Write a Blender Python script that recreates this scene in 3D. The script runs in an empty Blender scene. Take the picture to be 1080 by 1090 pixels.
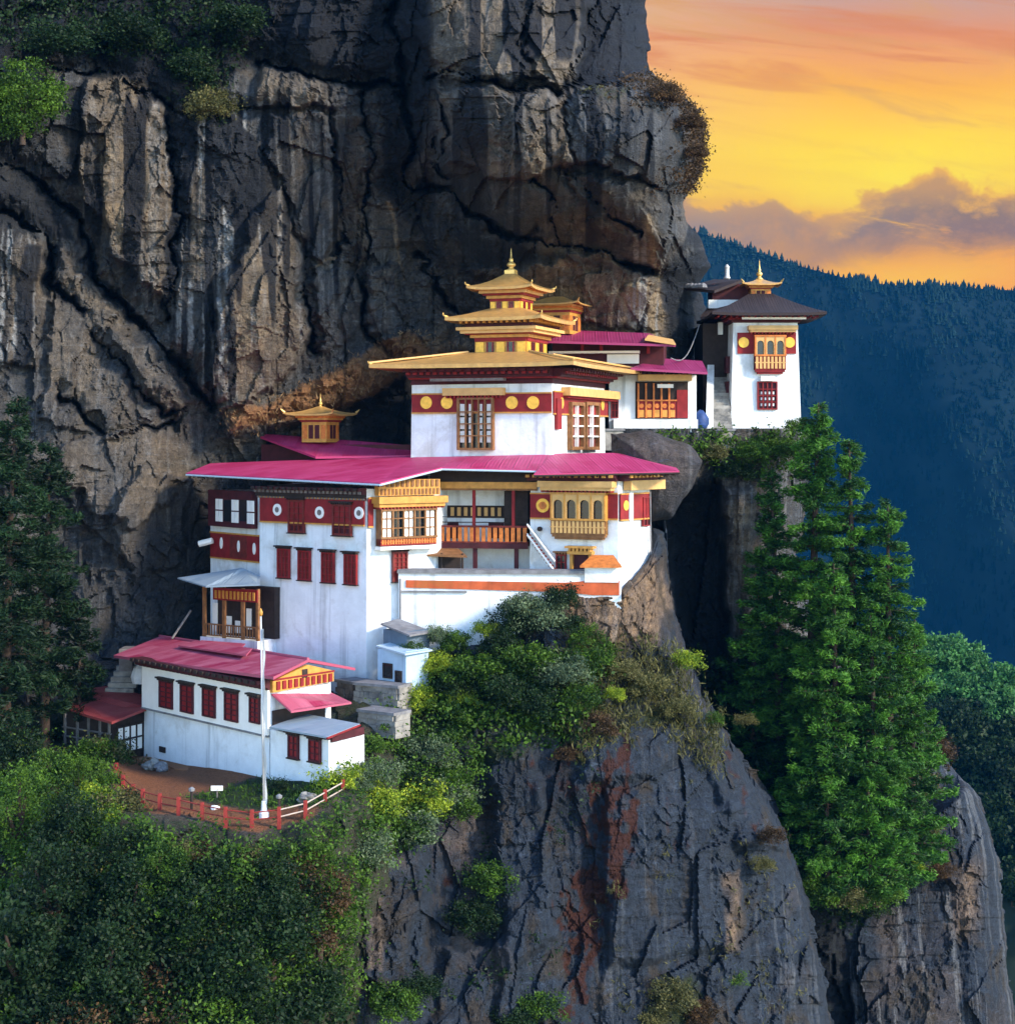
import bpy, math, random
import numpy as np
from mathutils import Vector

R = math.radians
random.seed(7)
scene = bpy.context.scene
COL = scene.collection

# ------------------------------------------------------------------ camera, sky, sun, exposure
F = 1830.0          # focal length in photograph pixels (1080 wide)
HY = 470.0          # horizon row
cam_d = bpy.data.cameras.new("camera")
cam = bpy.data.objects.new("camera", cam_d)
COL.objects.link(cam)
cam.location = (0, 0, 0)
cam.rotation_euler = (R(90), 0, 0)
cam_d.sensor_fit = 'HORIZONTAL'
cam_d.sensor_width = 36.0
cam_d.lens = 36.0 * F / 1080.0
cam_d.shift_y = -(545.0 - HY) / 1080.0
cam_d.clip_start = 0.5
cam_d.clip_end = 20000
scene.camera = cam

SUN_AZ, SUN_EL = 121.0, 27.0      # azimuth clockwise from the view direction
sl = bpy.data.lights.new("sun", 'SUN')
sl.energy = 1.85
sl.angle = R(9)
sl.color = (1.0, 0.84, 0.64)
so = bpy.data.objects.new("sun", sl)
COL.objects.link(so)
sd = Vector((math.sin(R(SUN_AZ)) * math.cos(R(SUN_EL)), math.cos(R(SUN_AZ)) * math.cos(R(SUN_EL)), math.sin(R(SUN_EL))))
so.rotation_euler = sd.to_track_quat('Z', 'Y').to_euler()
so.location = sd * 300

scene.view_settings.view_transform = 'Standard'
scene.view_settings.look = 'None'
EXPO = 2.0
scene.view_settings.exposure = EXPO
scene.view_settings.gamma = 1.0
scene.render.engine = 'CYCLES'
scene.cycles.use_denoising = True
scene.cycles.max_bounces = 6
scene.cycles.diffuse_bounces = 3
scene.cycles.glossy_bounces = 2
scene.cycles.transmission_bounces = 3
scene.cycles.volume_bounces = 0
scene.cycles.transparent_max_bounces = 6


class NT:
    """tiny node-tree writer"""
    def __init__(s, tree):
        s.t = tree
        s.n = tree.nodes
        s.l = tree.links

    def new(s, typ, **kw):
        nd = s.n.new(typ)
        for k, v in kw.items():
            setattr(nd, k, v)
        return nd

    def set(s, sock, v):
        if isinstance(v, bpy.types.NodeSocket):
            s.l.new(v, sock)
        else:
            if hasattr(sock.default_value, '__len__') and not hasattr(v, '__len__'):
                v = (v, v, v, 1)[:len(sock.default_value)]
            elif hasattr(sock.default_value, '__len__') and len(v) == 3 and len(sock.default_value) == 4:
                v = (*v, 1)
            sock.default_value = v

    def m(s, op, a, b=0.0, c=0.0, clamp=False):
        nd = s.new('ShaderNodeMath', operation=op, use_clamp=clamp)
        s.set(nd.inputs[0], a); s.set(nd.inputs[1], b); s.set(nd.inputs[2], c)
        return nd.outputs[0]

    def mix(s, f, a, b, mode='MIX'):
        nd = s.new('ShaderNodeMix', data_type='RGBA', blend_type=mode)
        s.set(nd.inputs[0], f); s.set(nd.inputs[6], a); s.set(nd.inputs[7], b)
        return nd.outputs[2]

    def rng(s, v, a, b, c=0.0, d=1.0, smooth=False):
        nd = s.new('ShaderNodeMapRange', interpolation_type='SMOOTHSTEP' if smooth else 'LINEAR')
        for i, x in enumerate((v, a, b, c, d)):
            s.set(nd.inputs[i], x)
        return nd.outputs[0]

    def noise(s, vec, scale, detail=4.0, rough=0.55, dist=0.0):
        nd = s.new('ShaderNodeTexNoise')
        if vec is not None:
            s.l.new(vec, nd.inputs['Vector'])
        nd.inputs['Scale'].default_value = scale
        nd.inputs['Detail'].default_value = detail
        nd.inputs['Roughness'].default_value = rough
        nd.inputs['Distortion'].default_value = dist
        return nd.outputs[0]

    def mapping(s, vec, sc=(1, 1, 1), loc=(0, 0, 0)):
        nd = s.new('ShaderNodeMapping')
        s.l.new(vec, nd.inputs[0])
        nd.inputs['Scale'].default_value = sc
        nd.inputs['Location'].default_value = loc
        return nd.outputs[0]

    def attr(s, name):
        return s.new('ShaderNodeAttribute', attribute_name=name).outputs['Fac']

    def ramp(s, f, stops):
        nd = s.new('ShaderNodeValToRGB')
        e = nd.color_ramp.elements
        while len(e) < len(stops):
            e.new(0.5)
        for i, (p, c) in enumerate(stops):
            e[i].position = p
            e[i].color = (*c, 1)
        s.set(nd.inputs[0], f)
        return nd.outputs[0]


def lin(r, g, b):
    f = lambda v: (v / 255 / 12.92) if v <= 10 else ((v / 255 + 0.055) / 1.055) ** 2.4
    return (f(r), f(g), f(b))


SKY_STRENGTH = 0.15
world = bpy.data.worlds.new("World")
scene.world = world
world.use_nodes = True
w = NT(world.node_tree)
w.n.clear()
out = w.new('ShaderNodeOutputWorld')
sky = w.new('ShaderNodeTexSky')
try:
    sky.sky_type = 'NISHITA'
except TypeError:
    pass
sky.sun_disc = False
sky.sun_elevation = R(SUN_EL)
sky.sun_rotation = R(SUN_AZ)
sky.altitude = 3000
sky.air_density = 1.5
sky.dust_density = 0.2
sky.ozone_density = 3.5
bg = w.new('ShaderNodeBackground')
w.l.new(sky.outputs[0], bg.inputs[0])
bg.inputs[1].default_value = SKY_STRENGTH
# the sunset: bands and clouds low over the ridge, laid out by direction (azimuth / elevation)
tc = w.new('ShaderNodeTexCoord')
sx = w.new('ShaderNodeSeparateXYZ')
w.l.new(tc.outputs['Generated'], sx.inputs[0])
yy = w.m('MAXIMUM', sx.outputs[1], 0.05)
az = w.m('DIVIDE', sx.outputs[0], yy)
el = w.m('DIVIDE', sx.outputs[2], yy)
cv = w.new('ShaderNodeCombineXYZ')
w.l.new(az, cv.inputs[0]); w.l.new(el, cv.inputs[1])
uv = cv.outputs[0]
big = w.noise(w.mapping(uv, (7, 16, 1), (3.1, 0.4, 0)), 1.0, 5, 0.55, 0.6)
fine = w.noise(w.mapping(uv, (22, 48, 1), (1.7, 2.2, 0)), 1.0, 6, 0.6, 0.8)
puff = w.noise(w.mapping(uv, (26, 34, 1), (5.3, 1.2, 0)), 1.0, 7, 0.62, 0.3)
e2 = w.m('ADD', el, w.m('MULTIPLY', w.m('SUBTRACT', big, 0.5), 0.035))
base = w.ramp(w.rng(e2, 0.08, 0.27), [
    (0.0, lin(252, 160, 0)), (0.10, lin(252, 165, 0)), (0.21, lin(240, 160, 30)), (0.34, lin(255, 206, 10)), (0.46, lin(255, 212, 14)),
    (0.58, lin(255, 200, 44)), (0.68, lin(248, 178, 50)), (0.77, lin(236, 160, 86)), (0.83, lin(224, 146, 96)), (0.91, lin(200, 154, 132)), (1.0, lin(176, 142, 134))])
# paler and pinker to the left
base = w.mix(w.m('MULTIPLY', w.rng(az, 0.19, 0.07, 0.0, 0.55), w.rng(el, 0.14, 0.2)), base, lin(238, 184, 118))
# bright yellow cores
for cx_, cy_, kx, ky, cc_, aa in ((0.235, 0.158, 8.0, 26.0, lin(255, 230, 20), 0.8), (0.185, 0.148, 24.0, 34.0, lin(255, 218, 10), 0.9), (0.225, 0.095, 8.0, 40.0, lin(255, 190, 0), 1.0)):
    gx = w.m('MULTIPLY', w.m('SUBTRACT', az, cx_), kx)
    gy = w.m('MULTIPLY', w.m('SUBTRACT', e2, cy_), ky)
    gd = w.m('SQRT', w.m('ADD', w.m('MULTIPLY', gx, gx), w.m('MULTIPLY', gy, gy)))
    base = w.mix(w.m('MULTIPLY', w.rng(gd, 1.0, 0.0, 0, aa, True), w.rng(fine, 0.3, 0.65, 0.45, 1.0)), base, cc_)
# mauve and salmon streaks high up, a thin grey one lower
slant = w.m('ADD', el, w.m('MULTIPLY', az, 0.12))
cs = w.new('ShaderNodeCombineXYZ'); w.l.new(az, cs.inputs[0]); w.l.new(slant, cs.inputs[1])
stn = w.noise(w.mapping(cs.outputs[0], (5, 60, 1), (0.3, 7.7, 0)), 1.0, 6, 0.6, 0.6)
st = w.m('MULTIPLY', w.rng(stn, 0.46, 0.66, 0, 1, True), w.rng(el, 0.175, 0.235, 0.12, 0.8, True))
base = w.mix(st, base, lin(214, 130, 70))
st = w.m('MULTIPLY', w.rng(w.noise(w.mapping(cs.outputs[0], (7, 44, 1), (2.3, 1.1, 0)), 1.0, 6, 0.62, 0.8), 0.52, 0.72, 0, 1, True), w.rng(el, 0.15, 0.2, 0.35, 0.6, True))
base = w.mix(st, base, lin(212, 158, 84))
# cumulus bank: puffed upper rim, ragged base, glowing gaps
dip = w.rng(w.m('ABSOLUTE', w.m('SUBTRACT', az, 0.187)), 0.0, 0.03, -0.010, 0.0, True)
etop = w.m('ADD', w.m('ADD', w.rng(az, 0.19, 0.24, 0.144, 0.152, True), dip), w.m('ADD', w.m('MULTIPLY', w.m('SUBTRACT', puff, 0.5), 0.055), w.m('MULTIPLY', w.m('SUBTRACT', big, 0.5), 0.02)))
cm = w.m('MULTIPLY', w.rng(w.m('SUBTRACT', etop, el), 0.0, 0.007, 0, 1, True), w.rng(w.m('ADD', el, w.m('MULTIPLY', w.m('SUBTRACT', fine, 0.5), 0.03)), w.rng(az, 0.14, 0.24, 0.085, 0.100), w.rng(az, 0.14, 0.24, 0.1, 0.122), 0, 1, True))
gap = w.m('MULTIPLY', w.rng(w.noise(w.mapping(uv, (17, 42, 1), (8.2, 3.3, 0)), 1.0, 6, 0.62, 0.5), 0.50, 0.62, 0, 1, True), w.m('MULTIPLY', w.rng(az, 0.17, 0.22, 0, 1, True), w.rng(el, 0.142, 0.128, 0, 1, True)))
rim = w.rng(w.m('SUBTRACT', etop, el), 0.004, 0.016, 1, 0, True)
ccol = w.mix(w.rng(az, 0.12, 0.27), lin(152, 132, 116), lin(142, 112, 92))
ccol = w.mix(w.rng(puff, 0.42, 0.66, 0, 0.7), ccol, lin(210, 152, 76))
ccol = w.mix(w.m('MULTIPLY', rim, w.rng(az, 0.16, 0.24, 0.25, 0.8)), ccol, lin(250, 182, 36))
ccol = w.mix(w.rng(el, 0.122, 0.098, 0, 0.6), ccol, lin(216, 146, 44))
base = w.mix(w.m('MULTIPLY', w.m('MULTIPLY', cm, 0.95), w.m('SUBTRACT', 1.0, gap)), base, ccol)
bg2 = w.new('ShaderNodeBackground')
w.l.new(base, bg2.inputs[0])
SUNSET = 1.22 / 2 ** EXPO      # the sky as bright as photographed at this exposure
bg2.inputs[1].default_value = SUNSET
# the sunset fills a limited part of the sky round its own direction
dt = w.new('ShaderNodeVectorMath', operation='DOT_PRODUCT')
w.l.new(tc.outputs['Generated'], dt.inputs[0])
v = Vector((0.19, 1.0, 0.12)).normalized()
dt.inputs[1].default_value = v
msk = w.rng(dt.outputs['Value'], 0.93, 0.975, 0, 1, True)
mx = w.new('ShaderNodeMixShader')
w.l.new(msk, mx.inputs[0]); w.l.new(bg.outputs[0], mx.inputs[1]); w.l.new(bg2.outputs[0], mx.inputs[2])
w.l.new(mx.outputs[0], out.inputs[0])


# ------------------------------------------------------------------ helpers
def P(px, py, Y):
    return Vector(((px - 540.0) / F * Y, Y, (HY - py) / F * Y))


def tag(o, label=None, cat=None, group=None, kind=None):
    if label: o['label'] = label
    if cat: o['category'] = cat
    if group: o['group'] = group
    if kind: o['kind'] = kind
    return o


def thing(name, loc, label, cat, group=None):
    o = bpy.data.objects.new(name, None)
    o.empty_display_size = 0.5
    COL.objects.link(o)
    o.location = loc
    return tag(o, label, cat, group)


def world_off(p):
    v = Vector((0, 0, 0))
    while p is not None:
        v += p.location
        p = p.parent
    return v


class Face:
    """vertical wall plane from A to B (seen with A on the left); n points outwards"""
    def __init__(s, a, b):
        s.o = Vector((a[0], a[1], 0)); s.e = Vector((b[0], b[1], 0))
        d = s.e - s.o
        s.L = d.length
        s.u = d / s.L
        s.n = Vector((s.u.y, -s.u.x, 0))

    @staticmethod
    def px(xa, Ya, xb, Yb):
        return Face(P(xa, HY, Ya), P(xb, HY, Yb))

    def uz(s, px, py, d=0.0):
        r = Vector(((px - 540) / F, 1.0, (HY - py) / F))
        t = (s.n.dot(s.o) + d) / s.n.dot(r)
        p = r * t
        return (p - s.o).dot(s.u), p.z

    def rect(s, x0, y0, x1, y1, d=0.0):
        xm = (x0 + x1) / 2
        return s.uz(x0, y0, d)[0], s.uz(x1, y0, d)[0], s.uz(xm, y1, d)[1], s.uz(xm, y0, d)[1]

    def pt(s, u, z, d=0.0):
        return s.o + s.u * u + s.n * d + Vector((0, 0, z))

    def off(s, d):
        return Face(s.o + s.n * d, s.e + s.n * d)


class MB:
    def __init__(s):
        s.v = []; s.f = []; s.uv = []

    def add(s, pts, faces, uvs=None):
        k = len(s.v)
        s.v += [Vector(p) for p in pts]
        for i, f in enumerate(faces):
            s.f.append([k + j for j in f])
            s.uv.append(uvs[i] if uvs else None)

    def box8(s, b, t):
        s.add(list(b) + list(t), [(3, 2, 1, 0), (4, 5, 6, 7), (0, 1, 5, 4), (1, 2, 6, 5), (2, 3, 7, 6), (3, 0, 4, 7)])
        return s

    def fbox(s, fc, u0, u1, z0, z1, d0, d1):
        b = [fc.pt(u0, z0, d1), fc.pt(u1, z0, d1), fc.pt(u1, z0, d0), fc.pt(u0, z0, d0)]
        t = [fc.pt(u0, z1, d1), fc.pt(u1, z1, d1), fc.pt(u1, z1, d0), fc.pt(u0, z1, d0)]
        return s.box8(b, t)

    def box(s, x0, x1, y0, y1, z0, z1):
        b = [Vector((x0, y0, z0)), Vector((x1, y0, z0)), Vector((x1, y1, z0)), Vector((x0, y1, z0))]
        return s.box8(b, [p + Vector((0, 0, z1 - z0)) for p in b])

    def prism(s, poly, z0, z1, batter=0.0):
        c = Vector((0, 0, 0))
        for p in poly: c += Vector((p[0], p[1], 0))
        c /= len(poly)
        n = len(poly)
        bt = [Vector((p[0], p[1], z0)) for p in poly]
        tp = []
        for p in poly:
            q = Vector((p[0], p[1], 0))
            q = q + (c - q) * batter
            tp.append(Vector((q.x, q.y, z1)))
        s.add(bt + tp, [tuple(range(n))[::-1], tuple(range(n, 2 * n))] + [(i, (i + 1) % n, n + (i + 1) % n, n + i) for i in range(n)])
        return s

    def plate(s, q, th=0.12):
        """sloping sheet: eave-left, eave-right, ridge-right, ridge-left (any 3D quad); UV in metres"""
        q = [Vector(p) for p in q]
        dn = Vector((0, 0, -th))
        n = len(q)
        L = (q[1] - q[0]).length
        H = (q[-1] - q[0]).length
        ux = (q[1] - q[0]).normalized()
        nz = (q[1] - q[0]).cross(q[-1] - q[0]).normalized()
        uy = nz.cross(ux)
        uv = [((p - q[0]).dot(ux), (p - q[0]).dot(uy)) for p in q]
        s.add(q + [p + dn for p in q], [tuple(range(n)), tuple(range(n, 2 * n))[::-1]] +
              [((i + 1) % n, i, n + i, n + (i + 1) % n) for i in range(n)],
              [uv, uv[::-1]] + [[(0.1, 0.1)] * 4 for _ in range(n)])
        return s

    def tube(s, p0, p1, r0, r1=None, n=7):
        p0 = Vector(p0); p1 = Vector(p1)
        r1 = r0 if r1 is None else r1
        d = (p1 - p0).normalized()
        a = d.orthogonal().normalized(); b = d.cross(a)
        ring = lambda p, r: [p + (a * math.cos(2 * math.pi * i / n) + b * math.sin(2 * math.pi * i / n)) * r for i in range(n)]
        s.add(ring(p0, r0) + ring(p1, r1), [(i, (i + 1) % n, n + (i + 1) % n, n + i) for i in range(n)] + [tuple(range(n))[::-1], tuple(range(n, 2 * n))])
        return s

    def path(s, pts, r, n=6):
        for a, b in zip(pts[:-1], pts[1:]):
            s.tube(a, b, r, r, n)
        return s

    def lathe(s, c, prof, n=14):
        c = Vector(c)
        v = []
        for r, z in prof:
            v += [c + Vector((r * math.cos(2 * math.pi * i / n), r * math.sin(2 * math.pi * i / n), z)) for i in range(n)]
        m = len(prof)
        f = [(j * n + i, j * n + (i + 1) % n, (j + 1) * n + (i + 1) % n, (j + 1) * n + i) for j in range(m - 1) for i in range(n)]
        s.add(v, f + [tuple(range(n))[::-1], tuple(range((m - 1) * n, m * n))])
        return s

    def fdisc(s, fc, u, z, r, d0, d1, n=20, ry=None):
        ry = ry or r
        ring = lambda d: [fc.pt(u + r * math.cos(2 * math.pi * i / n), z + ry * math.sin(2 * math.pi * i / n), d) for i in range(n)]
        s.add(ring(d0) + ring(d1), [(i, (i + 1) % n, n + (i + 1) % n, n + i) for i in range(n)] + [tuple(range(n))[::-1], tuple(range(n, 2 * n))])
        return s

    def dentils(s, fc, u0, u1, z0, z1, d0, d1, pitch, frac=0.5):
        k = max(1, int((u1 - u0) / pitch))
        p = (u1 - u0) / k
        for i in range(k):
            a = u0 + p * (i + 0.5 - frac / 2)
            s.fbox(fc, a, a + p * frac, z0, z1, d0, d1)
        return s

    def build(s, name, mat, parent=None, smooth=False):
        off = world_off(parent)
        me = bpy.data.meshes.new(name)
        me.from_pydata([tuple(p - off) for p in s.v], [], s.f)
        if any(u is not None for u in s.uv):
            ul = me.uv_layers.new(name="UVMap")
            k = 0
            for f, u in zip(s.f, s.uv):
                for j in range(len(f)):
                    ul.data[k].uv = u[j] if u else (0.05, 0.05)
                    k += 1
        me.materials.append(mat)
        if smooth:
            me.polygons.foreach_set('use_smooth', [True] * len(me.polygons))
        o = bpy.data.objects.new(name, me)
        COL.objects.link(o)
        o.parent = parent
        return o


def npmesh(name, V, Fq, mat, attrs=None, fattrs=None, smooth=True, parent=None):
    me = bpy.data.meshes.new(name)
    V = np.ascontiguousarray(V, dtype=np.float32)
    Fq = np.ascontiguousarray(Fq, dtype=np.int32)
    k = Fq.shape[1]
    me.vertices.add(len(V)); me.vertices.foreach_set('co', V.ravel())
    me.loops.add(Fq.size); me.loops.foreach_set('vertex_index', Fq.ravel())
    me.polygons.add(len(Fq))
    me.polygons.foreach_set('loop_start', np.arange(0, Fq.size, k, dtype=np.int32))
    me.polygons.foreach_set('loop_total', np.full(len(Fq), k, dtype=np.int32))
    me.polygons.foreach_set('use_smooth', np.full(len(Fq), smooth, dtype=bool))
    me.update(calc_edges=True)
    for nm, a in (attrs or {}).items():
        at = me.attributes.new(nm, 'FLOAT', 'POINT')
        at.data.foreach_set('value', np.ascontiguousarray(a, dtype=np.float32).ravel())
    for nm, a in (fattrs or {}).items():
        at = me.attributes.new(nm, 'FLOAT', 'FACE')
        at.data.foreach_set('value', np.ascontiguousarray(a, dtype=np.float32).ravel())
    me.materials.append(mat)
    o = bpy.data.objects.new(name, me)
    COL.objects.link(o)
    o.parent = parent
    return o


# ---- numpy noise
def _h(ix, iy, seed):
    n = (ix.astype(np.int64) * 374761393 + iy.astype(np.int64) * 668265263 + seed * 1442695041) & 0x7fffffff
    n = ((n ^ (n >> 13)) * 1274126177) & 0x7fffffff
    n = ((n ^ (n >> 15)) * 668265263) & 0x7fffffff
    return ((n ^ (n >> 16)) & 0xffffff) / float(0xffffff)


def vnoise(x, y, seed=0):
    ix = np.floor(x); iy = np.floor(y)
    fx = x - ix; fy = y - iy
    fx = fx * fx * fx * (fx * (fx * 6 - 15) + 10); fy = fy * fy * fy * (fy * (fy * 6 - 15) + 10)
    a = _h(ix, iy, seed); b = _h(ix + 1, iy, seed); c = _h(ix, iy + 1, seed); d = _h(ix + 1, iy + 1, seed)
    return (a + (b - a) * fx) * (1 - fy) + (c + (d - c) * fx) * fy


def fbm(x, y, oct=5, seed=0, gain=0.5):
    s = np.zeros_like(x, dtype=float); a = 1.0; t = 0.0
    for i in range(oct):
        s += a * (vnoise(x * 2 ** i + 17.3 * i, y * 2 ** i - 9.1 * i, seed + i) * 2 - 1)
        t += a
        a *= gain
    return s / t


def facet(x, y, seed=0, tilt=1.0):
    """piecewise planar fracture relief in about -1..1, and the distance to the cell border"""
    ix = np.floor(x); iy = np.floor(y)
    d1 = np.full(x.shape, 9.0); d2 = np.full(x.shape, 9.0)
    val = np.zeros(x.shape)
    for j in (-1, 0, 1):
        for i in (-1, 0, 1):
            cx = ix + i; cy = iy + j
            px = cx + _h(cx, cy, seed); py = cy + _h(cx, cy, seed + 1)
            dx = x - px; dy = y - py
            d = np.sqrt(dx * dx + dy * dy)
            vv = (_h(cx, cy, seed + 2) * 2 - 1) * 0.6 + tilt * (dx * (_h(cx, cy, seed + 3) * 2 - 1) + dy * (_h(cx, cy, seed + 4) * 2 - 1))
            near = d < d1
            d2 = np.where(near, d1, np.minimum(d2, d))
            val = np.where(near, vv, val)
            d1 = np.where(near, d, d1)
    return val, d2 - d1


def tps(pts):
    """thin-plate spline through (px, py, value) points"""
    p = np.array(pts, dtype=float)
    xy = p[:, :2] / 100.0
    n = len(p)
    r2 = ((xy[:, None] - xy[None]) ** 2).sum(-1)
    K = 0.5 * r2 * np.log(r2 + 1e-9) + np.eye(n) * 0.02
    A = np.zeros((n + 3, n + 3))
    A[:n, :n] = K; A[:n, n] = 1; A[:n, n + 1:] = xy
    A[n, :n] = 1; A[n + 1:, :n] = xy.T
    c = np.linalg.solve(A, np.concatenate([p[:, 2], np.zeros(3)]))

    def f(x, y):
        x = np.asarray(x, float) / 100.0; y = np.asarray(y, float) / 100.0
        o = c[n] + c[n + 1] * x + c[n + 2] * y
        for i in range(n):
            r = (x - xy[i, 0]) ** 2 + (y - xy[i, 1]) ** 2
            o = o + c[i] * 0.5 * r * np.log(r + 1e-9)
        return o
    return f


def seg_dist(x, y, pts):
    d = np.full(x.shape, 1e9)
    for (ax, ay), (bx, by) in zip(pts[:-1], pts[1:]):
        vx, vy = bx - ax, by - ay
        t = np.clip(((x - ax) * vx + (y - ay) * vy) / (vx * vx + vy * vy + 1e-9), 0, 1)
        d = np.minimum(d, np.hypot(x - ax - t * vx, y - ay - t * vy))
    return d


def poly_in(x, y, pts, soft):
    """1 inside the polygon, 0 outside, soft edge in px"""
    inside = np.zeros(x.shape, bool)
    n = len(pts)
    for i in range(n):
        ax, ay = pts[i]; bx, by = pts[(i + 1) % n]
        c = ((ay > y) != (by > y))
        xx = (bx - ax) * (y - ay) / ((by - ay) if by != ay else 1e-9) + ax
        inside ^= c & (x < xx)
    d = seg_dist(x, y, list(pts) + [pts[0]])
    sd_ = np.where(inside, d, -d)
    t = np.clip(sd_ / soft * 0.5 + 0.5, 0, 1)
    return t * t * (3 - 2 * t)


def sstep(a, b, x):
    t = np.clip((x - a) / (b - a), 0, 1)
    return t * t * (3 - 2 * t)


# ------------------------------------------------------------------ materials
M = {}


def simple(name, col, var=0.18, scale=2.0, rough=0.75, bump=0.15, bscale=12.0, metal=0.0, col2=None, streak=0.0, spec=0.3):
    m = bpy.data.materials.new(name)
    m.use_nodes = True
    t = NT(m.node_tree)
    b = m.node_tree.nodes['Principled BSDF']
    tc = t.new('ShaderNodeTexCoord').outputs['Object']
    n = t.noise(tc, scale, 6, 0.6)
    c = t.mix(t.rng(n, 0.3, 0.7), [v * (1 - var) for v in col], [min(1, v * (1 + var)) for v in col])
    if col2 is not None:
        c = t.mix(t.rng(t.noise(tc, scale * 0.45, 7, 0.65, 0.4), 0.5, 0.68, 0, 1, True), c, col2)
    if streak:
        sn = t.noise(t.mapping(tc, (1.6, 1.6, 0.09)), 1.0, 6, 0.6)
        c = t.mix(t.rng(sn, 0.52, 0.72, 0, streak, True), c, [v * 0.42 for v in col])
    t.set(b.inputs['Base Color'], c)
    b.inputs['Roughness'].default_value = rough
    b.inputs['Metallic'].default_value = metal
    b.inputs['Specular IOR Level'].default_value = spec
    if bump:
        bn = t.new('ShaderNodeBump')
        bn.inputs['Strength'].default_value = bump
        bn.inputs['Distance'].default_value = 0.05
        t.l.new(t.noise(tc, bscale, 8, 0.65), bn.inputs['Height'])
        t.l.new(bn.outputs[0], b.inputs['Normal'])
    M[name] = m
    return m


simple('white', (0.72, 0.76, 0.79), 0.09, 0.9, 0.85, 0.7, 3.0, streak=0.6, col2=(0.54, 0.55, 0.54))
simple('white_trim', (0.80, 0.78, 0.74), 0.05, 2, 0.7, 0.05)
simple('maroon', (0.20, 0.012, 0.014), 0.3, 1.5, 0.7, 0.1)
simple('maroon_dark', (0.055, 0.008, 0.012), 0.35, 2, 0.7, 0.1)
simple('red_wood', (0.13, 0.018, 0.014), 0.35, 3, 0.65, 0.15)
simple('gold_paint', (0.48, 0.23, 0.045), 0.25, 3, 0.5, 0.1)
simple('gold_pale', (0.58, 0.34, 0.12), 0.15, 2, 0.5, 0.08)
simple('gold_disc', (0.75, 0.42, 0.06), 0.2, 4, 0.4, 0.1, metal=0.3)
simple('orange_band', (0.42, 0.085, 0.028), 0.3, 1.2, 0.8, 0.2, col2=(0.34, 0.11, 0.03), streak=0.5)
simple('orange_wood', (0.50, 0.15, 0.03), 0.35, 4, 0.6, 0.1)
simple('brown_wood', (0.20, 0.092, 0.034), 0.4, 3, 0.7, 0.2)
simple('dark_wood', (0.026, 0.017, 0.014), 0.4, 3, 0.75, 0.2)
simple('grey_wood', (0.16, 0.14, 0.13), 0.35, 3, 0.8, 0.25, streak=0.4)
simple('glass_dark', (0.012, 0.014, 0.018), 0.3, 3, 0.18, 0.0, spec=0.5)
simple('stone_wall', (0.24, 0.23, 0.21), 0.4, 1.6, 0.9, 0.8, 2.5, col2=(0.10, 0.10, 0.10))
simple('coping', (0.17, 0.17, 0.18), 0.35, 2, 0.85, 0.4)
simple('earth', (0.20, 0.085, 0.038), 0.35, 0.6, 0.95, 0.6, 3, col2=(0.26, 0.15, 0.08))
simple('metal_pole', (0.50, 0.51, 0.52), 0.1, 3, 0.45, 0.05, metal=0.2)
simple('red_post', (0.24, 0.028, 0.022), 0.3, 4, 0.7, 0.1)
simple('pale_rail', (0.46, 0.37, 0.31), 0.2, 3, 0.8, 0.2)
simple('bark', (0.040, 0.027, 0.02), 0.4, 3, 0.9, 0.7, 6)
simple('blue_tarp', (0.02, 0.05, 0.16), 0.3, 3, 0.6, 0.3)
simple('gold_roof', (0.52, 0.295, 0.095), 0.2, 2.5, 0.40, 0.15, 6, metal=0.2, col2=(0.45, 0.27, 0.10))
simple('gold_metal', (0.78, 0.50, 0.16), 0.14, 4, 0.34, 0.05, metal=0.6)


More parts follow.
